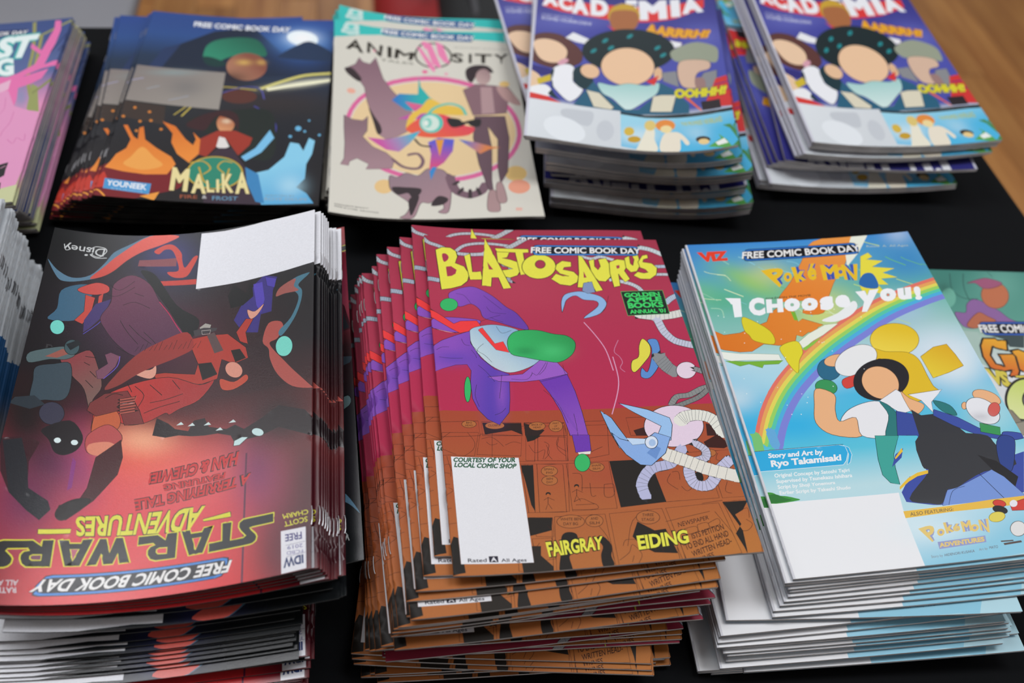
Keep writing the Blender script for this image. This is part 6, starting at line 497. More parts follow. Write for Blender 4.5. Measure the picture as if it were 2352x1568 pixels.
def topo(name, fine):
    """planar map of one cover: points (mm), triangles, corner colours, and the colours along its edges"""
    k = (name, fine)
    if k in TOPO: return TOPO[k]
    ops = ART[name]; pr = prep(ops)
    if not fine:
        keep = []
        for o in pr:
            if o[0] == 'P' or o[0] == 'L':
                A = np.vstack(o[2]) if o[0] == 'P' else o[2]
                x0, y0 = A.min(0); x1, y1 = A.max(0)
                if x0 > 34 and x1 < PW-34 and y0 > 30 and y1 < PH-26: continue
            keep.append(o)
        pr = keep
    g = {'soft': 2.6}.get(name, 2.6) if fine else 9.0
    xs = list(np.arange(g, PW-g*.5, g)); ys = list(np.arange(0, PH+.01, g)); ys[-1] = PH
    fx = [0, .08, .3, .7, FOLD, 2.2]; xs = fx+[x for x in xs if 3 < x < PW-3]+[PW-x for x in fx]
    V = [(x, y) for i, x in enumerate(xs) for j, y in enumerate(ys)]
    nV = len(V); E = []
    border = [(0, 0), (PW, 0), (PW, PH), (0, PH)]; b0 = len(V); V += border; E += [(b0+i, b0+(i+1) % 4) for i in range(4)]
    for o in pr:
        if o[0] in 'VB': continue
        for P, cl in o[-1]:
            if P[:, 0].max() < 0 or P[:, 0].min() > PW or P[:, 1].max() < 0 or P[:, 1].min() > PH: continue
            Q = np.roll(P, -1, 0); ml = 5.0 if fine else 9.0; ns = np.maximum(1, np.ceil(np.linalg.norm(Q-P, axis=1)/ml).astype(int))
            if ns.max() > 1:
                P = np.concatenate([a+(b-a)*(np.arange(k)/k)[:, None] for a, b, k in zip(P, Q, ns)]); Q = np.roll(P, -1, 0)
            if P.min() > 0 and P[:, 0].max() < PW and P[:, 1].max() < PH:
                s = len(V); V += [tuple(p) for p in P]; m = len(P); E += [(s+i, s+(i+1) % m) for i in range(m)]
            else:
                for a, b in zip(P, Q):
                    c = clipseg(a, b)
                    if c is not None:
                        s = len(V); V += [tuple(c[0]), tuple(c[1])]; E.append((s, s+1))
    r = delaunay_2d_cdt([Vector(v) for v in V], E, [], 0, 1e-4, False)
    VV = np.array([tuple(v) for v in r[0]]); F = np.array([f for f in r[2] if len(f) == 3])
    VV[:, 0] = VV[:, 0].clip(0, PW); VV[:, 1] = VV[:, 1].clip(0, PH)
    a, b, c = VV[F[:, 0]], VV[F[:, 1]], VV[F[:, 2]]
    ar = (b[:, 0]-a[:, 0])*(c[:, 1]-a[:, 1])-(b[:, 1]-a[:, 1])*(c[:, 0]-a[:, 0])
    F[ar < 0] = F[ar < 0][:, ::-1]; F = F[np.abs(ar) > 1e-7]
    K = VV[F]; cen = K.mean(1)
    # the gradient of a shape is evaluated at the corners, its membership at the centroid
    col = paint(pr, cen[:, 0], cen[:, 1], K[:, :, 0], K[:, :, 1])
    yy = np.linspace(0, PH, 105)
    def edge(x):
        X = np.full(104, x); Y = (yy[:-1]+yy[1:])/2
        return paint(pr, X, Y, X[:, None], Y[:, None])[:, 0]
    TOPO[k] = (VV, F, col, yy, edge(.4), edge(PW-.4))
    return TOPO[k]

# ------------------------------------------------------------------ comic geometry
def zrel(c, a, b):
    u = 2*a-1; v = 2*b-1
    return c[0]*u+c[1]*v+c[2]*(u*u-1/3)+c[3]*(u**3-.6*u)+c[4]*(v*v-1/3)+c[5]*u*v
def build_mesh(name, V, faces, cols, m, smooth=True, uvs=None):
    """faces: list of arrays (n,k); cols: list of (n,k,3)"""
    me = bpy.data.meshes.new(name)
    loops = np.concatenate([f.reshape(-1) for f in faces]).astype(np.int32)
    tot = np.concatenate([np.full(len(f), f.shape[1]) for f in faces]).astype(np.int32)
    start = np.concatenate([[0], np.cumsum(tot)[:-1]]).astype(np.int32)
    me.vertices.add(len(V)); me.vertices.foreach_set('co', np.asarray(V, np.float32).reshape(-1))
    me.loops.add(len(loops)); me.loops.foreach_set('vertex_index', loops)
    me.polygons.add(len(tot)); me.polygons.foreach_set('loop_start', start); me.polygons.foreach_set('loop_total', tot)
    if smooth: me.polygons.foreach_set('use_smooth', np.ones(len(tot), bool))
    if cols is not None:
        at = me.color_attributes.new('ink', 'FLOAT_COLOR', 'CORNER')
        cc = np.concatenate([c.reshape(-1, 3) for c in cols]); at.data.foreach_set('color', np.hstack([cc, np.ones((len(cc), 1))]).astype(np.float32).reshape(-1))
    if uvs is not None:
        u = me.uv_layers.new(name='UVMap'); u.data.foreach_set('uv', np.asarray(uvs, np.float32).reshape(-1))
    me.materials.append(m); me.update(calc_edges=True); me.validate()
    return me
def comic_meshes(art, rot, coef, t, spine, back, spinecol, pagemat, staples, fine, rim):
    FOLD = .28 if art in ('poke', 'mha') else 1.3
    """meshes of one comic, local origin at its centre on the underside; x right, y up the page"""
    tm = t*1000; r = min(FOLD, tm/2*.95)
    VV, F, col, yy, eL, eR = topo(art, fine)
    sgn = -1 if rot else 1
    sp_left = (spine == 'L') != bool(rot)          # does the spine lie at low x in the local frame
    def xyz(x, y, dz):                              # page mm (already in the local frame) -> metres
        a = x/PW; b = y/PH; z = zrel(coef, a, b)*1000
        return np.stack([(x-PW/2)/1000, (y-PH/2)/1000, (z+tm+dz)/1000], -1)
    def drop(x):
        d = np.where(sp_left, x, PW-x); d = np.clip(d, 0, r)
        return r-np.sqrt(np.maximum(r*r-(r-d)**2, 0))
    X = VV.copy()
    if rot: X = np.array([PW, PH])-X
    top = xyz(X[:, 0], X[:, 1], -drop(X[:, 0]))
    Vs = [top]; Fs = [F]; Cs = [col]; n = len(top)
    # underside
    gx = np.unique(np.concatenate([[0, .3, r, PW-r, PW-.3, PW], np.linspace(0, PW, 12)])); gy = np.linspace(0, PH, 14)
    GX, GY = np.meshgrid(gx, gy, indexing='ij'); bo = xyz(GX, GY, -tm+drop(GX)).reshape(-1, 3)
    ii, jj = np.meshgrid(np.arange(len(gx)-1), np.arange(len(gy)-1), indexing='ij'); q = (ii*len(gy)+jj).reshape(-1)
    Fb = np.stack([q, q+1, q+1+len(gy), q+len(gy)], 1)+n; bc = np.tile(lin(back), (len(Fb), 4, 1))
    Vs.append(bo); Fs.append(Fb); Cs.append(bc); n += len(bo)
    # spine strip
    sx = 0. if sp_left else PW
    ecol = (eL if (sp_left != bool(rot)) else eR)
    if rot: ecol = ecol[::-1]
    if spinecol: ecol = np.tile(lin(spinecol), (len(ecol), 1))
    h1, h2 = -r, -tm+r; hs = np.linspace(h1, h2, 3); bul = [0, .06, 0]
    rows = []
    for h, bb in zip(hs, bul):
        rows.append(xyz(np.full(len(yy), sx), yy, h)+np.array([(-bb if sp_left else bb)/1000, 0, 0]))
    sv = np.concatenate(rows); m = len(yy)
    f = []; cc = []
    for k in range(2):
        i = np.arange(m-1)+k*m+n
        a = np.stack([i, i+m, i+m+1, i+1], 1)
        if not sp_left: a = a[:, ::-1]
        f.append(a); cc.append(np.repeat(ecol[:, None, :], 4, 1))
    Vs.append(sv); Fs += f; Cs += cc; n += len(sv)
    # thin cut edges of the cover sheets on the three open sides
    ox = PW if sp_left else 0.
    k = 26; path = [(ox, y) for y in np.linspace(0, PH, k)]
    for y in (0., PH): path_b = None
    def strip(xs_, ys_, flip, up):
        nonlocal n
        base_ = -drop(xs_) if up else (-tm+drop(xs_)+rim[1])
        v1 = xyz(xs_, ys_, base_); v2 = xyz(xs_, ys_, base_-rim[1]); mm = len(xs_)
        i = np.arange(mm-1)+n; a = np.stack([i, i+mm, i+mm+1, i+1], 1)
        if flip: a = a[:, ::-1]
        Vs.append(np.concatenate([v1, v2])); Fs.append(a); Cs.append(np.tile(lin(rim[0]), (len(a), 4, 1))); n += 2*mm
    L_ = np.linspace(0, PH, k); W_ = np.concatenate([[0, .3, r, 2.5], np.linspace(4, PW-4, 20), [PW-2.5, PW-r, PW-.3, PW]])
    for up in (True, False):
        strip(np.full(k, ox), L_, sp_left, up)
        strip(W_, np.zeros(len(W_)), False, up); strip(W_, np.full(len(W_), PH), True, up)
    cover = build_mesh('cover', np.concatenate(Vs), Fs, Cs, COVERMAT.get(art, COVERMAT['soft']))
    # page block
    ins = .16; x0, x1 = (ins*1.5, PW-ins) if sp_left else (ins, PW-ins*1.5)
    px = np.linspace(x0, x1, 16); py = np.linspace(ins, PH-ins, 20)
    ring = [(x, py[0]) for x in px]+[(x1, y) for y in py[1:]]+[(x, py[-1]) for x in px[::-1][1:]]+[(x0, y) for y in py[::-1][1:-1]]
    ring = np.array(ring); m = len(ring); rr = np.minimum(drop(ring[:, 0]), tm/2-.1)
    tp = xyz(ring[:, 0], ring[:, 1], -rim[1]*.9-rr); bt = xyz(ring[:, 0], ring[:, 1], -tm+rim[1]*.9+rr)
    i = np.arange(m); j = (i+1) % m; Fw = np.stack([i+m, j+m, j, i], 1)
    # lids inside the covers so that the block is closed
    GX, GY = np.meshgrid(px[1:-1], py[1:-1], indexing='ij'); nl = GX.size; gyn = len(py)-2
    lt = xyz(GX, GY, -rim[1]*.9).reshape(-1, 3); lb = xyz(GX, GY, -tm+rim[1]*.9).reshape(-1, 3)
    ii, jj = np.meshgrid(np.arange(len(px)-3), np.arange(gyn-1), indexing='ij'); q = (ii*gyn+jj).reshape(-1)
    Ft = np.stack([q, q+gyn, q+gyn+1, q+1], 1)+2*m; Fl = Ft[:, ::-1]+nl
    per = np.concatenate([[0], np.cumsum(np.linalg.norm(np.diff(ring, axis=0), axis=1))])/100
    pe = np.append(per, per[-1]+.02)
    uv = np.stack([np.stack([per[i], np.zeros(m)], 1), np.stack([pe[i+1], np.zeros(m)], 1), np.stack([pe[i+1], np.ones(m)], 1), np.stack([per[i], np.ones(m)], 1)], 1).reshape(-1, 2)
    uv = np.concatenate([uv, np.zeros((4*(len(Ft)+len(Fl)), 2))])
    pages = build_mesh('pages', np.concatenate([tp, bt, lt, lb]), [Fw, Ft, Fl], None, pagemat, smooth=False, uvs=uv)
    st = []
    if staples:
        for b_ in staples:
            y0 = b_*PH if not rot else PH-b_*PH
            bm = bmesh.new(); pts_ = []
            s_ = -1 if sp_left else 1
            for q_ in np.linspace(0, 1, 5):
                y = y0+(q_-.5)*11; h = -tm*.30
                off_ = .30 if 0 < q_ < 1 else -.15
                pts_.append(Vector(xyz(np.array(sx+s_*off_), np.array(y), h)))
            prev = None
            for i_, p_ in enumerate(pts_):
                rg = [bm.verts.new(p_+Vector((math.cos(a_)*.00030, 0, math.sin(a_)*.00030))) for a_ in [z_*math.pi/3 for z_ in range(6)]]
                if prev:
                    for z_ in range(6): bm.faces.new((prev[z_], prev[(z_+1) % 6], rg[(z_+1) % 6], rg[z_]))
                else: bm.faces.new(rg[::-1])
                prev = rg
            bm.faces.new(prev); bm.normal_update()
            me = bpy.data.meshes.new('staple'); bm.to_mesh(me); bm.free(); me.materials.append(STEEL); st.append(me)
    return cover, pages, st

# ------------------------------------------------------------------ small helpers for everything else
def tag(o, label=None, cat=None, group=None, kind=None):
    for k, v in (('label', label), ('category', cat), ('group', group), ('kind', kind)):
        if v: o[k] = v
    return o
def empty(name, loc, rz=0):
    o = bpy.data.objects.new(name, None); C.objects.link(o); o.location = loc; o.rotation_euler = (0, 0, rz); o.empty_display_size = .05
    return o
def put(name, me, parent=None, loc=(0, 0, 0)):
    o = bpy.data.objects.new(name, me); C.objects.link(o); o.location = loc
    if parent: o.parent = parent
    return o
def bm_obj(name, bm, m, parent=None, smooth=False, loc=(0, 0, 0)):
    bm.normal_update(); me = bpy.data.meshes.new(name); bm.to_mesh(me); bm.free(); me.materials.append(m)
    for p in me.polygons: p.use_smooth = smooth
    return put(name, me, parent, loc)
def box(bm, x0, x1, y0, y1, z0, z1, bev=0, M=None):
    r = bmesh.ops.create_cube(bm, size=1)['verts']
    for v in r:
        v.co = Vector(((x0+x1)/2+v.co.x*(x1-x0), (y0+y1)/2+v.co.y*(y1-y0), (z0+z1)/2+v.co.z*(z1-z0)))
    if bev:
        es = list({e for v in r for e in v.link_edges}); rr = bmesh.ops.bevel(bm, geom=es, offset=bev, segments=2, affect='EDGES', profile=.5); r = list({v for v in rr['verts']}|{v for v in r if v.is_valid})
    if M: bmesh.ops.transform(bm, matrix=M, verts=r)
    return r
def tubebm(bm, pts_, rad, seg=8):
    prev = None
    for i, p in enumerate(pts_):
        p = Vector(p); d = (Vector(pts_[min(i+1, len(pts_)-1)])-Vector(pts_[max(i-1, 0)])).normalized()
        u = d.orthogonal().normalized() if prev is None else (U-d*U.dot(d)).normalized()
        U = u; v = d.cross(u)
        rg = [bm.verts.new(p+(u*math.cos(a)+v*math.sin(a))*rad) for a in [k*2*math.pi/seg for k in range(seg)]]
        if prev:
            for k in range(seg): bm.faces.new((prev[k], prev[(k+1) % seg], rg[(k+1) % seg], rg[k]))
        else: bm.faces.new(rg[::-1])
        prev = rg
    bm.faces.new(prev)

# ------------------------------------------------------------------ the setting
YAW = .197
BR = Vector((.387, 1.002, 0))                       # back right corner of the table top
ex, ey = Vector((math.cos(YAW), math.sin(YAW), 0)), Vector((-math.sin(YAW), math.cos(YAW), 0))
def wood_mat():
    m = bpy.data.materials.new('oak_floor'); m.use_nodes = True; nt = m.node_tree; N = nt.nodes; L = nt.links
    p = N['Principled BSDF']; p.inputs['Roughness'].default_value = .38
    tc = N.new('ShaderNodeTexCoord'); oi = N.new('ShaderNodeObjectInfo')
    ad = N.new('ShaderNodeVectorMath'); ad.operation = 'ADD'
    sc_ = N.new('ShaderNodeVectorMath'); sc_.operation = 'SCALE'; sc_.inputs[0].default_value = (7, 13, 3); L.new(oi.outputs['Random'], sc_.inputs['Scale'])
    L.new(tc.outputs['Object'], ad.inputs[0]); L.new(sc_.outputs[0], ad.inputs[1])
    mp = N.new('ShaderNodeMapping'); mp.inputs['Scale'].default_value = (22, 1.6, 1); L.new(ad.outputs[0], mp.inputs[0])
    n = N.new('ShaderNodeTexNoise'); n.inputs['Scale'].default_value = 1.6; n.inputs['Detail'].default_value = 5; L.new(mp.outputs[0], n.inputs['Vector'])
    r = N.new('ShaderNodeValToRGB'); e = r.color_ramp.elements
    e[0].position = .3; e[0].color = (*lin('9a6232'), 1); e[1].position = .7; e[1].color = (*lin('c48d50'), 1); L.new(n.outputs['Fac'], r.inputs[0])
    h = N.new('ShaderNodeHueSaturation'); mr = N.new('ShaderNodeMapRange'); mr.inputs['To Min'].default_value = .78; mr.inputs['To Max'].default_value = 1.12
    L.new(oi.outputs['Random'], mr.inputs[0]); L.new(mr.outputs[0], h.inputs['Value']); L.new(r.outputs[0], h.inputs['Color']); L.new(h.outputs[0], p.inputs['Base Color'])
    return m
WOOD = wood_mat()
fl = tag(empty('floor', (BR.x, BR.y, 0), YAW), kind='structure')
bm = bmesh.new(); box(bm, -3.4, 3.6, -3.2, 4.4, -.05, -.016)
bm_obj('subfloor', bm, mat('dark_gaps', (.03, .02, .012), .9), fl)
pm_ = []
for q in range(3):
    bm = bmesh.new(); box(bm, -.0488, .0488, -.6985, .6985, -.0159, .0, .0012); me = bpy.data.meshes.new('plank'); bm.normal_update(); bm.to_mesh(me); bm.free(); me.materials.append(WOOD); pm_.append(me)
for i in range(36):
    off = R0.random()*1.4
    for j in range(5):
        x = -1.75+i*.0985; y = -1.6+off+j*1.4-.6
        if x+BR.x > 2.4: continue
        put('plank', pm_[(i+j) % 3], fl, (x, y, 0))

WALLM = mat('painted_wall', (.42, .42, .41), .8, bump=(60, .1, .002)); CEILM = mat('ceiling_paint', (.5, .5, .5), .9)
def slab(name, x0, x1, y0, y1, z0, z1, m):
    bm = bmesh.new(); box(bm, x0, x1, y0, y1, z0, z1); return tag(bm_obj(name, bm, m), kind='structure')
slab('wall_left', -5.1, -5, -4, 6.3, -.05, CEIL, WALLM); slab('wall_right', 5, 5.1, -4, 6.3, -.05, CEIL, WALLM)
slab('wall_front', -5.1, 5.1, -4.1, -4, -.05, CEIL, WALLM); slab('wall_back', -5.1, 5.1, 6.3, 6.4, -.05, CEIL, WALLM)
slab('ceiling', -5.1, 5.1, -4.1, 6.4, CEIL, CEIL+.1, CEILM)
slab('floor', -5.1, 5.1, -4.1, 6.4, -.12, -.052, mat('outer_floor', lin('a87440'), .5, noise=(9, .15)))

# ------------------------------------------------------------------ table and cloth
TW, TD = 1.83, 1.05
tb = tag(empty('folding_table', tuple(BR-ex*TW/2-ey*TD/2), YAW), 'long folding table hidden beneath the black cloth, carrying all the comics', 'table')
GREYM = mat('grey_laminate', (.35, .35, .36), .5); METAL = mat('grey_metal', (.3, .3, .32), .4, metal=.8)
bm = bmesh.new(); box(bm, -TW/2+.02, TW/2-.02, -TD/2+.02, TD/2-.02, TZ-.036, TZ-.006, .004); bm_obj('tabletop', bm, GREYM, tb)
for sx_ in (-1, 1):
    for sy_ in (-1, 1):
        bm = bmesh.new(); tubebm(bm, [(sx_*(TW/2-.2), sy_*(TD/2-.1), TZ-.036), (sx_*(TW/2-.17), sy_*(TD/2-.1), .3), (sx_*(TW/2-.16), sy_*(TD/2-.1), 0)], .014, 10); bm_obj('leg', bm, METAL, tb, True)
CL = bpy.data.materials.new('black_cloth'); CL.use_nodes = True
def cloth_nodes():
    nt = CL.node_tree; N = nt.nodes; L = nt.links; p = N['Principled BSDF']
    p.inputs['Roughness'].default_value = .85; p.inputs['Specular IOR Level'].default_value = .12
    tc = N.new('ShaderNodeTexCoord'); v = N.new('ShaderNodeTexVoronoi'); v.inputs['Scale'].default_value = 55
    L.new(tc.outputs['Object'], v.inputs['Vector'])
    lt = N.new('ShaderNodeMath'); lt.operation = 'LESS_THAN'; lt.inputs[1].default_value = .035; L.new(v.outputs['Distance'], lt.inputs[0])
    sx_ = N.new('ShaderNodeSeparateColor'); L.new(v.outputs['Color'], sx_.inputs[0])
    g = N.new('ShaderNodeMath'); g.operation = 'GREATER_THAN'; g.inputs[1].default_value = .86; L.new(sx_.outputs[0], g.inputs[0])
    mu = N.new('ShaderNodeMath'); mu.operation = 'MULTIPLY'; L.new(lt.outputs[0], mu.inputs[0]); L.new(g.outputs[0], mu.inputs[1])
    mx = N.new('ShaderNodeMix'); mx.data_type = 'RGBA'; mx.inputs['A'].default_value = (.0042, .0048, .0058, 1); mx.inputs['B'].default_value = (.22, .21, .18, 1)
    L.new(mu.outputs[0], mx.inputs['Factor']); L.new(mx.outputs['Result'], p.inputs['Base Color'])
    n = N.new('ShaderNodeTexNoise'); n.inputs['Scale'].default_value = 1500; L.new(tc.outputs['Object'], n.inputs['Vector'])
    b = N.new('ShaderNodeBump'); b.inputs['Strength'].default_value = .3; b.inputs['Distance'].default_value = .0003; L.new(n.outputs['Fac'], b.inputs['Height']); L.new(b.outputs['Normal'], p.inputs['Normal'])
cloth_nodes()
def cloth():
    """one sheet: flat top, rounded edge, folds in the drop"""
    N_ = 260; hw, hd = TW/2, TD/2; rad = .03
    per = []; n1, n2 = 90, 60
    for k in range(n1): per.append((-hw+rad+(TW-2*rad)*k/n1, -hd, 0, -1))
    for k in range(9): a = -math.pi/2+k/9*math.pi/2; per.append((hw-rad+rad*math.cos(a), -hd+rad+rad*math.sin(a), math.cos(a), math.sin(a)))
    for k in range(n2): per.append((hw, -hd+rad+(TD-2*rad)*k/n2, 1, 0))
    for k in range(9): a = k/9*math.pi/2; per.append((hw-rad+rad*math.cos(a), hd-rad+rad*math.sin(a), math.cos(a), math.sin(a)))
    for k in range(n1): per.append((hw-rad-(TW-2*rad)*k/n1, hd, 0, 1))
    for k in range(9): a = math.pi/2+k/9*math.pi/2; per.append((-hw+rad+rad*math.cos(a), hd-rad+rad*math.sin(a), math.cos(a), math.sin(a)))
    for k in range(n2): per.append((-hw, hd-rad-(TD-2*rad)*k/n2, -1, 0))
    for k in range(9): a = math.pi+k/9*math.pi/2; per.append((-hw+rad+rad*math.cos(a), -hd+rad+rad*math.sin(a), math.cos(a), math.sin(a)))
    bm = bmesh.new(); n = len(per); rows = []
    for (dz, out) in [(0, -.006), (-.0018, -.0018), (-.006, 0), (-.05, .002), (-.15, .006), (-.3, .012), (-.45, .02), (-.6, .03), (-.70, .034)]:
        row = []
        for i, (x, y, nx, ny) in enumerate(per):
            f = max(0, -dz)*.05*math.sin(i*.42+1.3*math.sin(i*.11))
            row.append(bm.verts.new((x+nx*(out+f), y+ny*(out+f), TZ+dz)))
        rows.append(row)
    bm.faces.new(rows[0])
    for a, b in zip(rows, rows[1:]):
        for i in range(n): bm.faces.new((a[i], b[i], b[(i+1) % n], a[(i+1) % n]))
    o = bm_obj('tablecloth', bm, CL, None, False); o.location = tb.location; o.rotation_euler = (0, 0, YAW)
    tag(o, 'plain black tablecloth with specks of lint, spread under every stack of comics', 'tablecloth')
cloth()

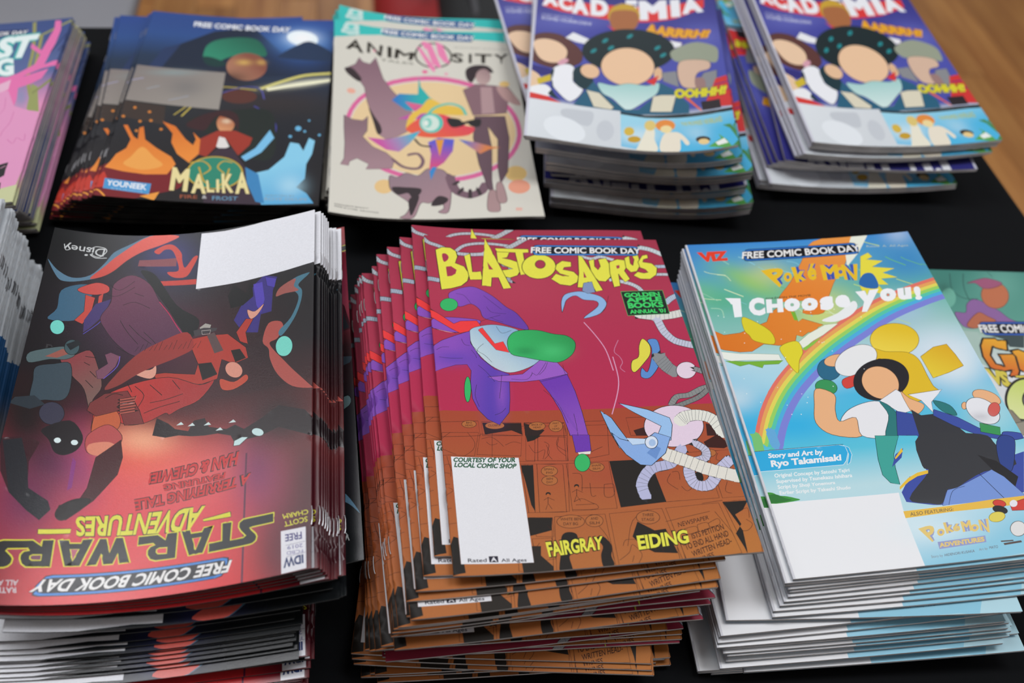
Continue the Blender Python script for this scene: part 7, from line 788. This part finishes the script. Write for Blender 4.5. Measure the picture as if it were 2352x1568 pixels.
# ------------------------------------------------------------------ the stacks
LAY = json.loads('''[{"n":"blasto","t":0.001679,"a0":0.3,"c":[-0.00149,-0.002752,0.002155,-0.002485,2e-06,-0.003177],"e":[[0.0065,0.34956,0.16951,0.00407,0,0],[-0.00139,0.34993,0.15951,0.00636,0,0],[0.00339,0.35165,0.16029,0.0084,0,0],[0.00504,0.35111,0.16951,0.01042,0,0],[0.00664,0.34775,0.06951,0.01335,1,0],[0.0054,0.34973,0.06951,0.01541,1,0],[0.00397,0.35211,0.07451,0.01754,1,0],[0.00978,0.35686,0.15951,0.01989,1,
1],[0.01055,0.35815,0.16005,0.02188,1,0],[0.00916,0.35921,0.16951,0.02405,1,0],[0.0034,0.35527,0.22536,0.02704,1,1],[-0.00183,0.3563,0.17951,0.03024,2,0],[-0.00458,0.35708,0.21915,0.03303,2,0],[-0.00577,0.35818,0.24938,0.03554,2,0],[0.01595,0.36009,0.18951,0.03801,2,1],[-0.00288,0.35798,0.25378,0.04249,2,0],[0.00753,0.35477,0.23264,0.04478,2,0],[0.01752,0.36417,0.19951,0.04686,2,1],[0.00108,0.36039,
0.26153,0.05108,2,0],[0.01716,0.36341,0.20951,0.0534,3,1],[0.00285,0.35887,0.25531,0.05786,3,0],[0.00372,0.36007,0.25385,0.05985,3,0],[0.00578,0.36047,0.25551,0.06192,3,0],[0.01576,0.36358,0.21224,0.0641,3,0],[0.01235,0.36269,0.25291,0.06725,3,0],[0.0117,0.37044,0.23307,0.06935,3,0],[0.01736,0.37459,0.22392,0.0719,4,0],[0.02278,0.38161,0.20592,0.07393,4,0],[0.02833,0.39206,0.19599,0.07595,4,0],[0.03935,
0.38053,0.19951,0.07872,4,0]]},{"n":"poke","t":0.002009,"a0":0.6,"c":[0.005023,0.002077,0.002068,0.00056,0.000435,-0.00151],"e":[[0.19655,0.37634,0.16741,0.00661,0,0],[0.19007,0.37464,0.15575,0.0089,0,0],[0.18755,0.37508,0.16741,0.01118,0,0],[0.21326,0.37557,0.16741,0.01543,0,0],[0.20904,0.38313,0.17741,0.01848,1,0],[0.19695,0.37478,0.17741,0.02056,1,0],[0.19993,0.37818,0.17741,0.02321,1,0],[0.20073,
0.38265,0.18741,0.02579,1,0],[0.19946,0.37912,0.17741,0.02804,1,0],[0.19661,0.37948,0.17874,0.03035,1,0],[0.19597,0.38093,0.17741,0.03338,2,0],[0.1922,0.38027,0.17741,0.03566,2,0],[0.19018,0.38286,0.19212,0.03802,2,0],[0.18972,0.38575,0.19741,0.04041,2,0],[0.19012,0.38525,0.19741,0.04275,2,0],[0.20423,0.38776,0.11497,0.04689,2,0],[0.22068,0.3947,0.17853,0.05149,3,0],[0.22073,0.3971,0.17757,0.05388,
3,0],[0.22235,0.40003,0.18904,0.05664,3,0],[0.22346,0.40162,0.19359,0.05919,3,0],[0.2241,0.40405,0.20162,0.06176,3,0],[0.22403,0.40581,0.20372,0.06414,3,0],[0.2231,0.40603,0.20084,0.06711,4,0],[0.22183,0.4064,0.19355,0.06946,4,0],[0.2217,0.40623,0.18908,0.0718,4,0],[0.22437,0.40816,0.19741,0.07468,4,0]]},{"n":"star","t":0.000991,"a0":0.15,"c":[0.005683,0.00558,0.013435,-0.003047,-0.000741,0.000127],"e":[[-0.20111,0.30555,
0.20437,0.00302,0,0],[-0.20151,0.30495,0.20581,0.00434,0,0],[-0.20027,0.30738,0.20155,0.00574,0,0],[-0.20279,0.30616,0.20437,0.00717,0,0],[-0.20525,0.30592,0.19938,0.00862,0,0],[-0.20183,0.30551,0.2031,0.01007,0,0],[-0.1997,0.30641,0.20437,0.01382,1,0],[-0.19812,0.30564,0.20577,0.01526,1,0],[-0.19928,0.30701,0.20139,0.01675,1,0],[-0.2011,0.3071,0.20437,0.01829,1,0],[-0.20091,0.30768,0.20373,0.01963,
1,0],[-0.1977,0.30889,0.20437,0.0213,1,0],[-0.19814,0.3133,0.2075,0.02278,1,0],[-0.19663,0.31811,0.20437,0.02443,1,0],[-0.20121,0.31607,0.20437,0.02628,1,1],[-0.19804,0.31658,0.20437,0.03004,2,0],[-0.20315,0.31333,0.20437,0.03236,2,1],[-0.20473,0.31778,0.20437,0.03392,2,1],[-0.20732,0.31865,0.20437,0.03568,2,1],[-0.20583,0.32099,0.20437,0.03736,2,1],[-0.20699,0.32261,0.20437,0.03887,2,1],[-0.20624,
0.32437,0.20333,0.0404,2,1],[-0.204,0.32514,0.20437,0.04212,2,1],[-0.20332,0.32792,0.20437,0.0437,2,1],[-0.20781,0.32912,0.20437,0.04583,2,1],[-0.20535,0.33342,0.20437,0.0478,2,1],[-0.17937,0.35853,0.23437,0.05568,3,1],[-0.18094,0.33865,0.20437,0.05858,3,1],[-0.18233,0.3369,0.20437,0.06026,3,1],[-0.18366,0.33492,0.20437,0.06193,3,1],[-0.18664,0.34002,0.19437,0.0643,3,1],[-0.18223,0.34552,0.20437,0.06735,
3,0],[-0.18515,0.34357,0.20437,0.06942,3,0],[-0.1855,0.34127,0.20437,0.07088,3,0],[-0.1871,0.33968,0.20437,0.07261,3,0],[-0.18828,0.33735,0.20437,0.0762,4,0],[-0.18957,0.33875,0.20437,0.07791,4,0],[-0.19066,0.33921,0.20437,0.07958,4,0],[-0.19195,0.33962,0.20437,0.08128,4,0],[-0.1935,0.33921,0.20437,0.08307,4,0],[-0.19691,0.33725,0.20437,0.08552,4,0]]},{"n":"malika","t":0.001816,"a0":0.5,"c":[-0.003137,0.002688,
0.002735,-0.000205,0.00031,0.000891],"e":[[-0.31288,0.6877,0.15884,0.00455,0,0],[-0.31006,0.68587,0.15601,0.00667,0,0],[-0.3075,0.68532,0.14884,0.00938,1,0],[-0.30572,0.68675,0.14884,0.01156,1,0],[-0.30605,0.68666,0.14137,0.01377,1,0],[-0.30081,0.6871,0.14884,0.01598,1,0],[-0.2989,0.68768,0.15884,0.01873,2,0],[-0.29518,0.68796,0.14884,0.02094,2,0],[-0.29191,0.68903,0.14884,0.02314,2,0],[-0.28957,0.68894,
0.14884,0.0253,2,0],[-0.29241,0.68812,0.19063,0.02809,3,0],[-0.29283,0.68781,0.23432,0.03063,3,0],[-0.28792,0.68778,0.22932,0.03285,3,0],[-0.271,0.68288,0.14884,0.03511,3,0],[-0.26662,0.6814,0.14884,0.0378,4,0],[-0.26422,0.68004,0.14884,0.03993,4,0]]},{"n":"anim","t":0.002311,"a0":0.2,"c":[-0.003492,0.003627,0.005469,-0.004214,0.00718,-0.001245],"e":[[-0.1056,0.73952,0.17153,0.00355,0,0],[-0.10419,
0.73521,0.1737,0.00624,0,0],[-0.10146,0.73332,0.16731,0.00979,1,0],[-0.10175,0.72852,0.17153,0.0126,1,0],[-0.10494,0.72997,0.16739,0.01617,2,0],[-0.10344,0.7313,0.1763,0.0189,2,0],[-0.10297,0.73367,0.18153,0.0217,2,0],[-0.0995,0.72876,0.17864,0.02529,3,0],[-0.09931,0.72544,0.17153,0.02832,3,0],[-0.09587,0.72163,0.16136,0.03192,4,0],[-0.09088,0.68963,0.18153,0.0368,4,0]]},{"n":"mha1","t":0.002654,"a0":0.85,"c":[0.004573,-0.003279,
0.009562,0.00548,0.000586,0.001661],"e":[[0.09633,0.75568,0.05289,0.00833,0,0],[0.09637,0.75546,0.05561,0.01142,0,0],[0.09685,0.75605,0.04948,0.01467,1,0],[0.09582,0.75543,0.05697,0.0177,1,0],[0.08975,0.76565,0.05289,0.02064,1,0],[0.08946,0.76543,0.05425,0.02362,1,0],[0.08992,0.76607,0.05063,0.02683,2,1],[0.08446,0.77276,0.12629,0.03119,2,1],[0.09176,0.76055,0.03289,0.04054,2,0],[0.09139,0.76036,0.03533,
0.04352,2,0],[0.09136,0.76046,0.03057,0.04672,3,0],[0.08336,0.76932,0.02289,0.04989,3,0],[0.0831,0.76927,0.02245,0.05286,3,0],[0.0494,0.80898,0.2419,0.05644,3,0],[0.07232,0.75778,0.03489,0.0711,4,0],[0.07289,0.75359,0.02289,0.07493,4,0]]},{"n":"mha2","t":0.002838,"a0":0.8,"c":[0.000531,0.002045,0.006276,-0.000126,0.000973,-0.002105],"e":[[0.26944,0.82395,0.12328,0.00616,0,0],[0.26948,0.82373,0.12601,
0.00935,0,0],[0.26996,0.82433,0.11988,0.01268,1,0],[0.27534,0.81255,0.13328,0.01676,1,0],[0.27441,0.81246,0.13279,0.02003,1,0],[0.2715,0.83354,0.14328,0.02411,1,1],[0.27361,0.83276,0.15328,0.02759,2,1],[0.27744,0.83169,0.15328,0.0313,2,1],[0.29454,0.82047,0.05937,0.03673,2,1],[0.28865,0.82704,0.15328,0.04199,3,0],[0.29139,0.82409,0.15328,0.04554,3,0],[0.29344,0.82174,0.15328,0.04898,3,0],[0.29783,0.82763,
0.15328,0.05291,3,0],[0.29843,0.82713,0.15831,0.05626,4,0],[0.29786,0.82465,0.15328,0.05955,4,0]]},{"n":"pink","t":0.0024,"a0":0.3,"c":[0.004562,-0.002576,0.002049,0.000287,-0.002781,0.000519],"e":[[-0.48707,0.64007,0.21768,0.00518,0,0],[-0.48709,0.63958,0.21601,0.00789,0,0],[-0.48565,0.64136,0.20961,0.01193,1,0],[-0.48874,0.63948,0.21408,0.01464,1,0],[-0.48722,0.64022,0.21384,0.01742,1,1],[-0.4878,
0.63956,0.21384,0.02013,1,1],[-0.486,0.63752,0.21307,0.02437,2,0],[-0.48519,0.63299,0.21384,0.02726,2,1],[-0.48548,0.63177,0.21384,0.03,2,1],[-0.48434,0.62762,0.21384,0.03434,3,1],[-0.48412,0.62535,0.21384,0.03716,3,1],[-0.48282,0.61996,0.21384,0.04016,3,1],[-0.48337,0.62122,0.21384,0.04288,3,1],[-0.48082,0.61763,0.21384,0.04727,4,0],[-0.48177,0.61773,0.21384,0.04997,4,0]]},{"n":"left","t":0.002379,"a0":0.3,"c":[-0.0,0.0,
-0.0,-0.0,0.0,0.0],"e":[[-0.40827,0.34617,0.25354,0.00268,0,0],[-0.40873,0.34761,0.25354,0.00536,0,0],[-0.40863,0.3477,0.25354,0.00804,0,0],[-0.40749,0.34366,0.25354,0.01071,0,0],[-0.40761,0.34273,0.25354,0.01339,1,0],[-0.40834,0.3417,0.25354,0.01607,1,0],[-0.40819,0.34173,0.25354,0.01875,1,0],[-0.40651,0.3373,0.25354,0.02143,1,0],[-0.40609,0.33595,0.25354,0.02411,1,0],[-0.40859,0.3416,0.25354,0.02679,
1,0],[-0.4084,0.34157,0.25354,0.02946,1,0],[-0.4079,0.34158,0.25354,0.03214,2,0],[-0.40954,0.34595,0.25354,0.03482,2,0],[-0.40955,0.3449,0.25354,0.0375,2,0],[-0.40932,0.34481,0.25354,0.04018,2,0],[-0.40797,0.34205,0.25354,0.04286,2,0],[-0.4089,0.34175,0.25354,0.04554,2,0],[-0.40803,0.33796,0.25354,0.04821,3,0],[-0.40775,0.33782,0.25354,0.05089,3,0],[-0.41035,0.34518,0.25354,0.05357,3,0],[-0.41082,0.34535,
0.25354,0.05625,3,0],[-0.41194,0.34777,0.25354,0.05893,3,0],[-0.41162,0.34755,0.25354,0.06161,3,0],[-0.41149,0.34634,0.25354,0.06429,3,0],[-0.41145,0.3432,0.25354,0.06696,4,0],[-0.41531,0.34698,0.25354,0.06964,4,0],[-0.41493,0.3467,0.25354,0.07232,4,0],[-0.41395,0.34366,0.25354,0.075,4,0]]},{"n":"green","t":0.00245,"a0":0.3,"c":[-0.0,-0.0,4e-06,-1e-06,-0.0,-0.0],"e":[[0.41489,0.4596,0.11475,0.00275,
0,0],[0.41485,0.45879,0.11308,0.0055,1,0],[0.41724,0.46176,0.10669,0.00825,1,0],[0.41211,0.45862,0.11116,0.011,2,0],[0.40999,0.45943,0.10343,0.01375,2,0],[0.41317,0.45878,0.10901,0.0165,3,0],[0.41546,0.46195,0.11014,0.01925,3,0],[0.41464,0.45986,0.11091,0.022,4,0]]}]''')
ORD = ['top', 'second', 'third', 'fourth', 'fifth', 'sixth', 'seventh', 'eighth', 'ninth', 'tenth', 'eleventh', 'twelfth', 'thirteenth', 'fourteenth', 'fifteenth', 'sixteenth', 'seventeenth', 'eighteenth', 'nineteenth', 'twentieth']
ORD += ['twenty-'+w_ for w_ in ['first', 'second', 'third', 'fourth', 'fifth', 'sixth', 'seventh', 'eighth', 'ninth']]+['thirtieth']+['thirty-'+w_ for w_ in ['first', 'second', 'third', 'fourth', 'fifth', 'sixth', 'seventh', 'eighth', 'ninth']]+['fortieth', 'forty-first', 'forty-second', 'forty-third', 'forty-fourth', 'forty-fifth']
KIND = {  # art, spine side, back colour, spine colour, pages, staples, rim, label of the top one, words for the stack
 'blasto': ('blasto', 'L', '7a1c2c', None, 'grey', (.185, .885), ('8c8880', .16), 'crimson comic with big yellow title and blank white box, topmost in the middle stack', 'the crimson middle stack', 'crimson and brown comic'),
 'poke': ('poke', 'L', '5aa0c0', 'c6c9d0', 'white', None, ('b4b2b4', .14), 'sky-blue rainbow comic with orange and yellow art, topmost in the front right stack', 'the sky-blue rainbow stack', 'white and sky-blue comic'),
 'star': ('star', 'R', '26181c', None, 'dark', (.115, .83), ('4c4e4e', .16), 'upside-down dark red comic with black yellow-edged title, topmost in the front left stack', 'the dark red front stack', 'black and dark red comic'),
 'malika': ('malika', 'L', '201c20', None, 'dark', (.2, .87), ('44403c', .14), 'night-blue comic with fire, ice and a moon, topmost in its fanned stack', 'the fanned fire and ice stack', 'night-blue comic'),
 'anim': ('anim', 'L', 'b8b4a8', None, 'grey', (.2, .87), ('a8a49a', .14), 'cream comic with turquoise band and pink ring, topmost of its stack', 'the cream stack', 'cream comic'),
 'mha1': ('mha', 'L', '38387c', 'c8c8d8', 'grey', None, ('98989c', .14), 'blue-violet comic beside the cream stack, topmost of its stack', 'the stack beside the cream one', 'blue-violet comic'),
 'mha2': ('mha', 'L', '38387c', 'c8c8d0', 'grey', None, ('98989c', .14), 'blue-violet comic nearest the wooden floor at back right, topmost of its stack', 'the back right corner stack', 'blue-violet comic'),
 'pink': ('pink', 'R', '3c4c74', None, 'grey', None, ('a0a098', .14), 'pink comic with branching pink tree and white title, topmost at the back left', 'the pink back left stack', 'pink and slate-blue comic'),
 'left': ('left', 'R', '3c5c7c', None, 'white', (.3, .8), ('a8acb0', .14), 'blue comic with white label, topmost of the spread pile at the left edge', 'the spread pile at the left edge', 'white-topped blue comic'),
 'green': ('green', 'L', '6c8c84', None, 'grey', None, ('8c8c88', .14), 'green comic with orange dripping letters behind the sky-blue stack, topmost of its stack', 'the stack at the right edge', 'green orange-lettered comic'),
}
GROUPS = {'blasto': 'crimson comics in the middle stack', 'poke': 'sky-blue comics in the front right stack', 'star': 'dark red comics in the front left stack', 'malika': 'night-blue fire and ice comics', 'anim': 'cream comics with turquoise bands',
          'mha1': 'blue-violet comics beside the cream stack', 'mha2': 'blue-violet comics at the back right edge', 'pink': 'pink comics at the back left', 'left': 'white and blue comics at the left edge', 'green': 'green comics at the right edge'}
for S in LAY:
    nm = S['n']; art, spine, back, scol, pg, stp, rim, tl, words, short = KIND[nm]
    coef = np.array(S['c']); a0 = S['a0']; t = S['t']; cache = {}
    n = len(S['e'])
    for k, (x, y, yaw, z, lv, rot) in enumerate(S['e']):
        amp = a0+(1-a0)*lv/4; topmost = k == n-1
        fine = topmost or (nm in ('blasto', 'anim') and k == n-2)
        key = (lv, rot, fine)
        c = coef*amp
        if key not in cache: cache[key] = comic_meshes(art, rot, c, t, spine, back, scol, PM[pg], stp, fine, rim)
        cov, pgs, sts = cache[key]
        o = empty('comic_book', (x, y, z-t+TZ), yaw)
        rank = ORD[n-1-k]
        lab = tl if topmost else '%s, %s from the top of %s' % (short, rank, words)
        tag(o, lab, 'comic book', GROUPS[nm])
        put('cover', cov, o); put('pages', pgs, o)
        for s_ in sts: put('staple', s_, o)

# ------------------------------------------------------------------ things on the floor behind the table
def rounded(bm, sx_, sy_, sz_, bev, seg=4):
    r = bmesh.ops.create_cube(bm, size=1)['verts']
    for v in r: v.co = Vector((v.co.x*sx_, v.co.y*sy_, v.co.z*sz_))
    bmesh.ops.bevel(bm, geom=list(bm.edges), offset=bev, segments=seg, affect='EDGES', profile=.5)
GP = mat('grey_plastic', lin('8c8d93'), .55, noise=(8, .04))
ch = tag(empty('chair', (-.96, 1.38, 0), YAW), 'grey moulded chair with rounded seat behind the back left corner of the table', 'chair')
bm = bmesh.new(); rounded(bm, .50, .48, .035, .016)
for v in bm.verts:
    v.co.z += .03*((v.co.x/.25)**2)*.5
bm_obj('seat', bm, GP, ch, True, (.05, 0, .44))
bm = bmesh.new(); rounded(bm, .46, .03, .36, .014)
for v in bm.verts: v.co.y += .05*(1-(v.co.x/.23)**2)
o = bm_obj('backrest', bm, GP, ch, True, (-.0, .24, .66)); o.rotation_euler = (-.15, 0, 0)
for sx_ in (-1, 1):
    for sy_ in (-1, 1):
        bm = bmesh.new(); tubebm(bm, [(sx_*.19, sy_*.18, .425), (sx_*.21, sy_*.21, .2), (sx_*.225, sy_*.235, 0)], .012, 10); bm_obj('leg', bm, METAL, ch, True)
RED = mat('red_nylon', lin('a01014'), .6, bump=(300, .3, .001)); BLK = mat('black_nylon', (.012, .013, .014), .7, bump=(300, .3, .001)); PIP = mat('grey_piping', (.09, .09, .1), .5)
bg = tag(empty('backpack', (-.19, 1.98, 0), .2), 'red and black backpack lying on the wooden floor behind the cream comics', 'bag')
bm = bmesh.new(); rounded(bm, .20, .42, .16, .06, 5); bm_obj('side_panel', bm, RED, bg, True, (-.10, 0, .085))
bm = bmesh.new(); rounded(bm, .36, .44, .20, .07, 6); bm_obj('body', bm, BLK, bg, True, (.115, 0, .101))
bm = bmesh.new(); tubebm(bm, [(.0+.02*math.sin(k*.5), -.2+k*.04, .205-.0018*(k-5)**2) for k in range(11)], .007, 8); bm_obj('piping', bm, PIP, bg, True)
bm = bmesh.new(); tubebm(bm, [(.02+.12*math.cos(a), .12*math.sin(a), .212) for a in [k*math.pi/10 for k in range(11)]], .012, 8); bm_obj('strap', bm, PIP, bg, True)
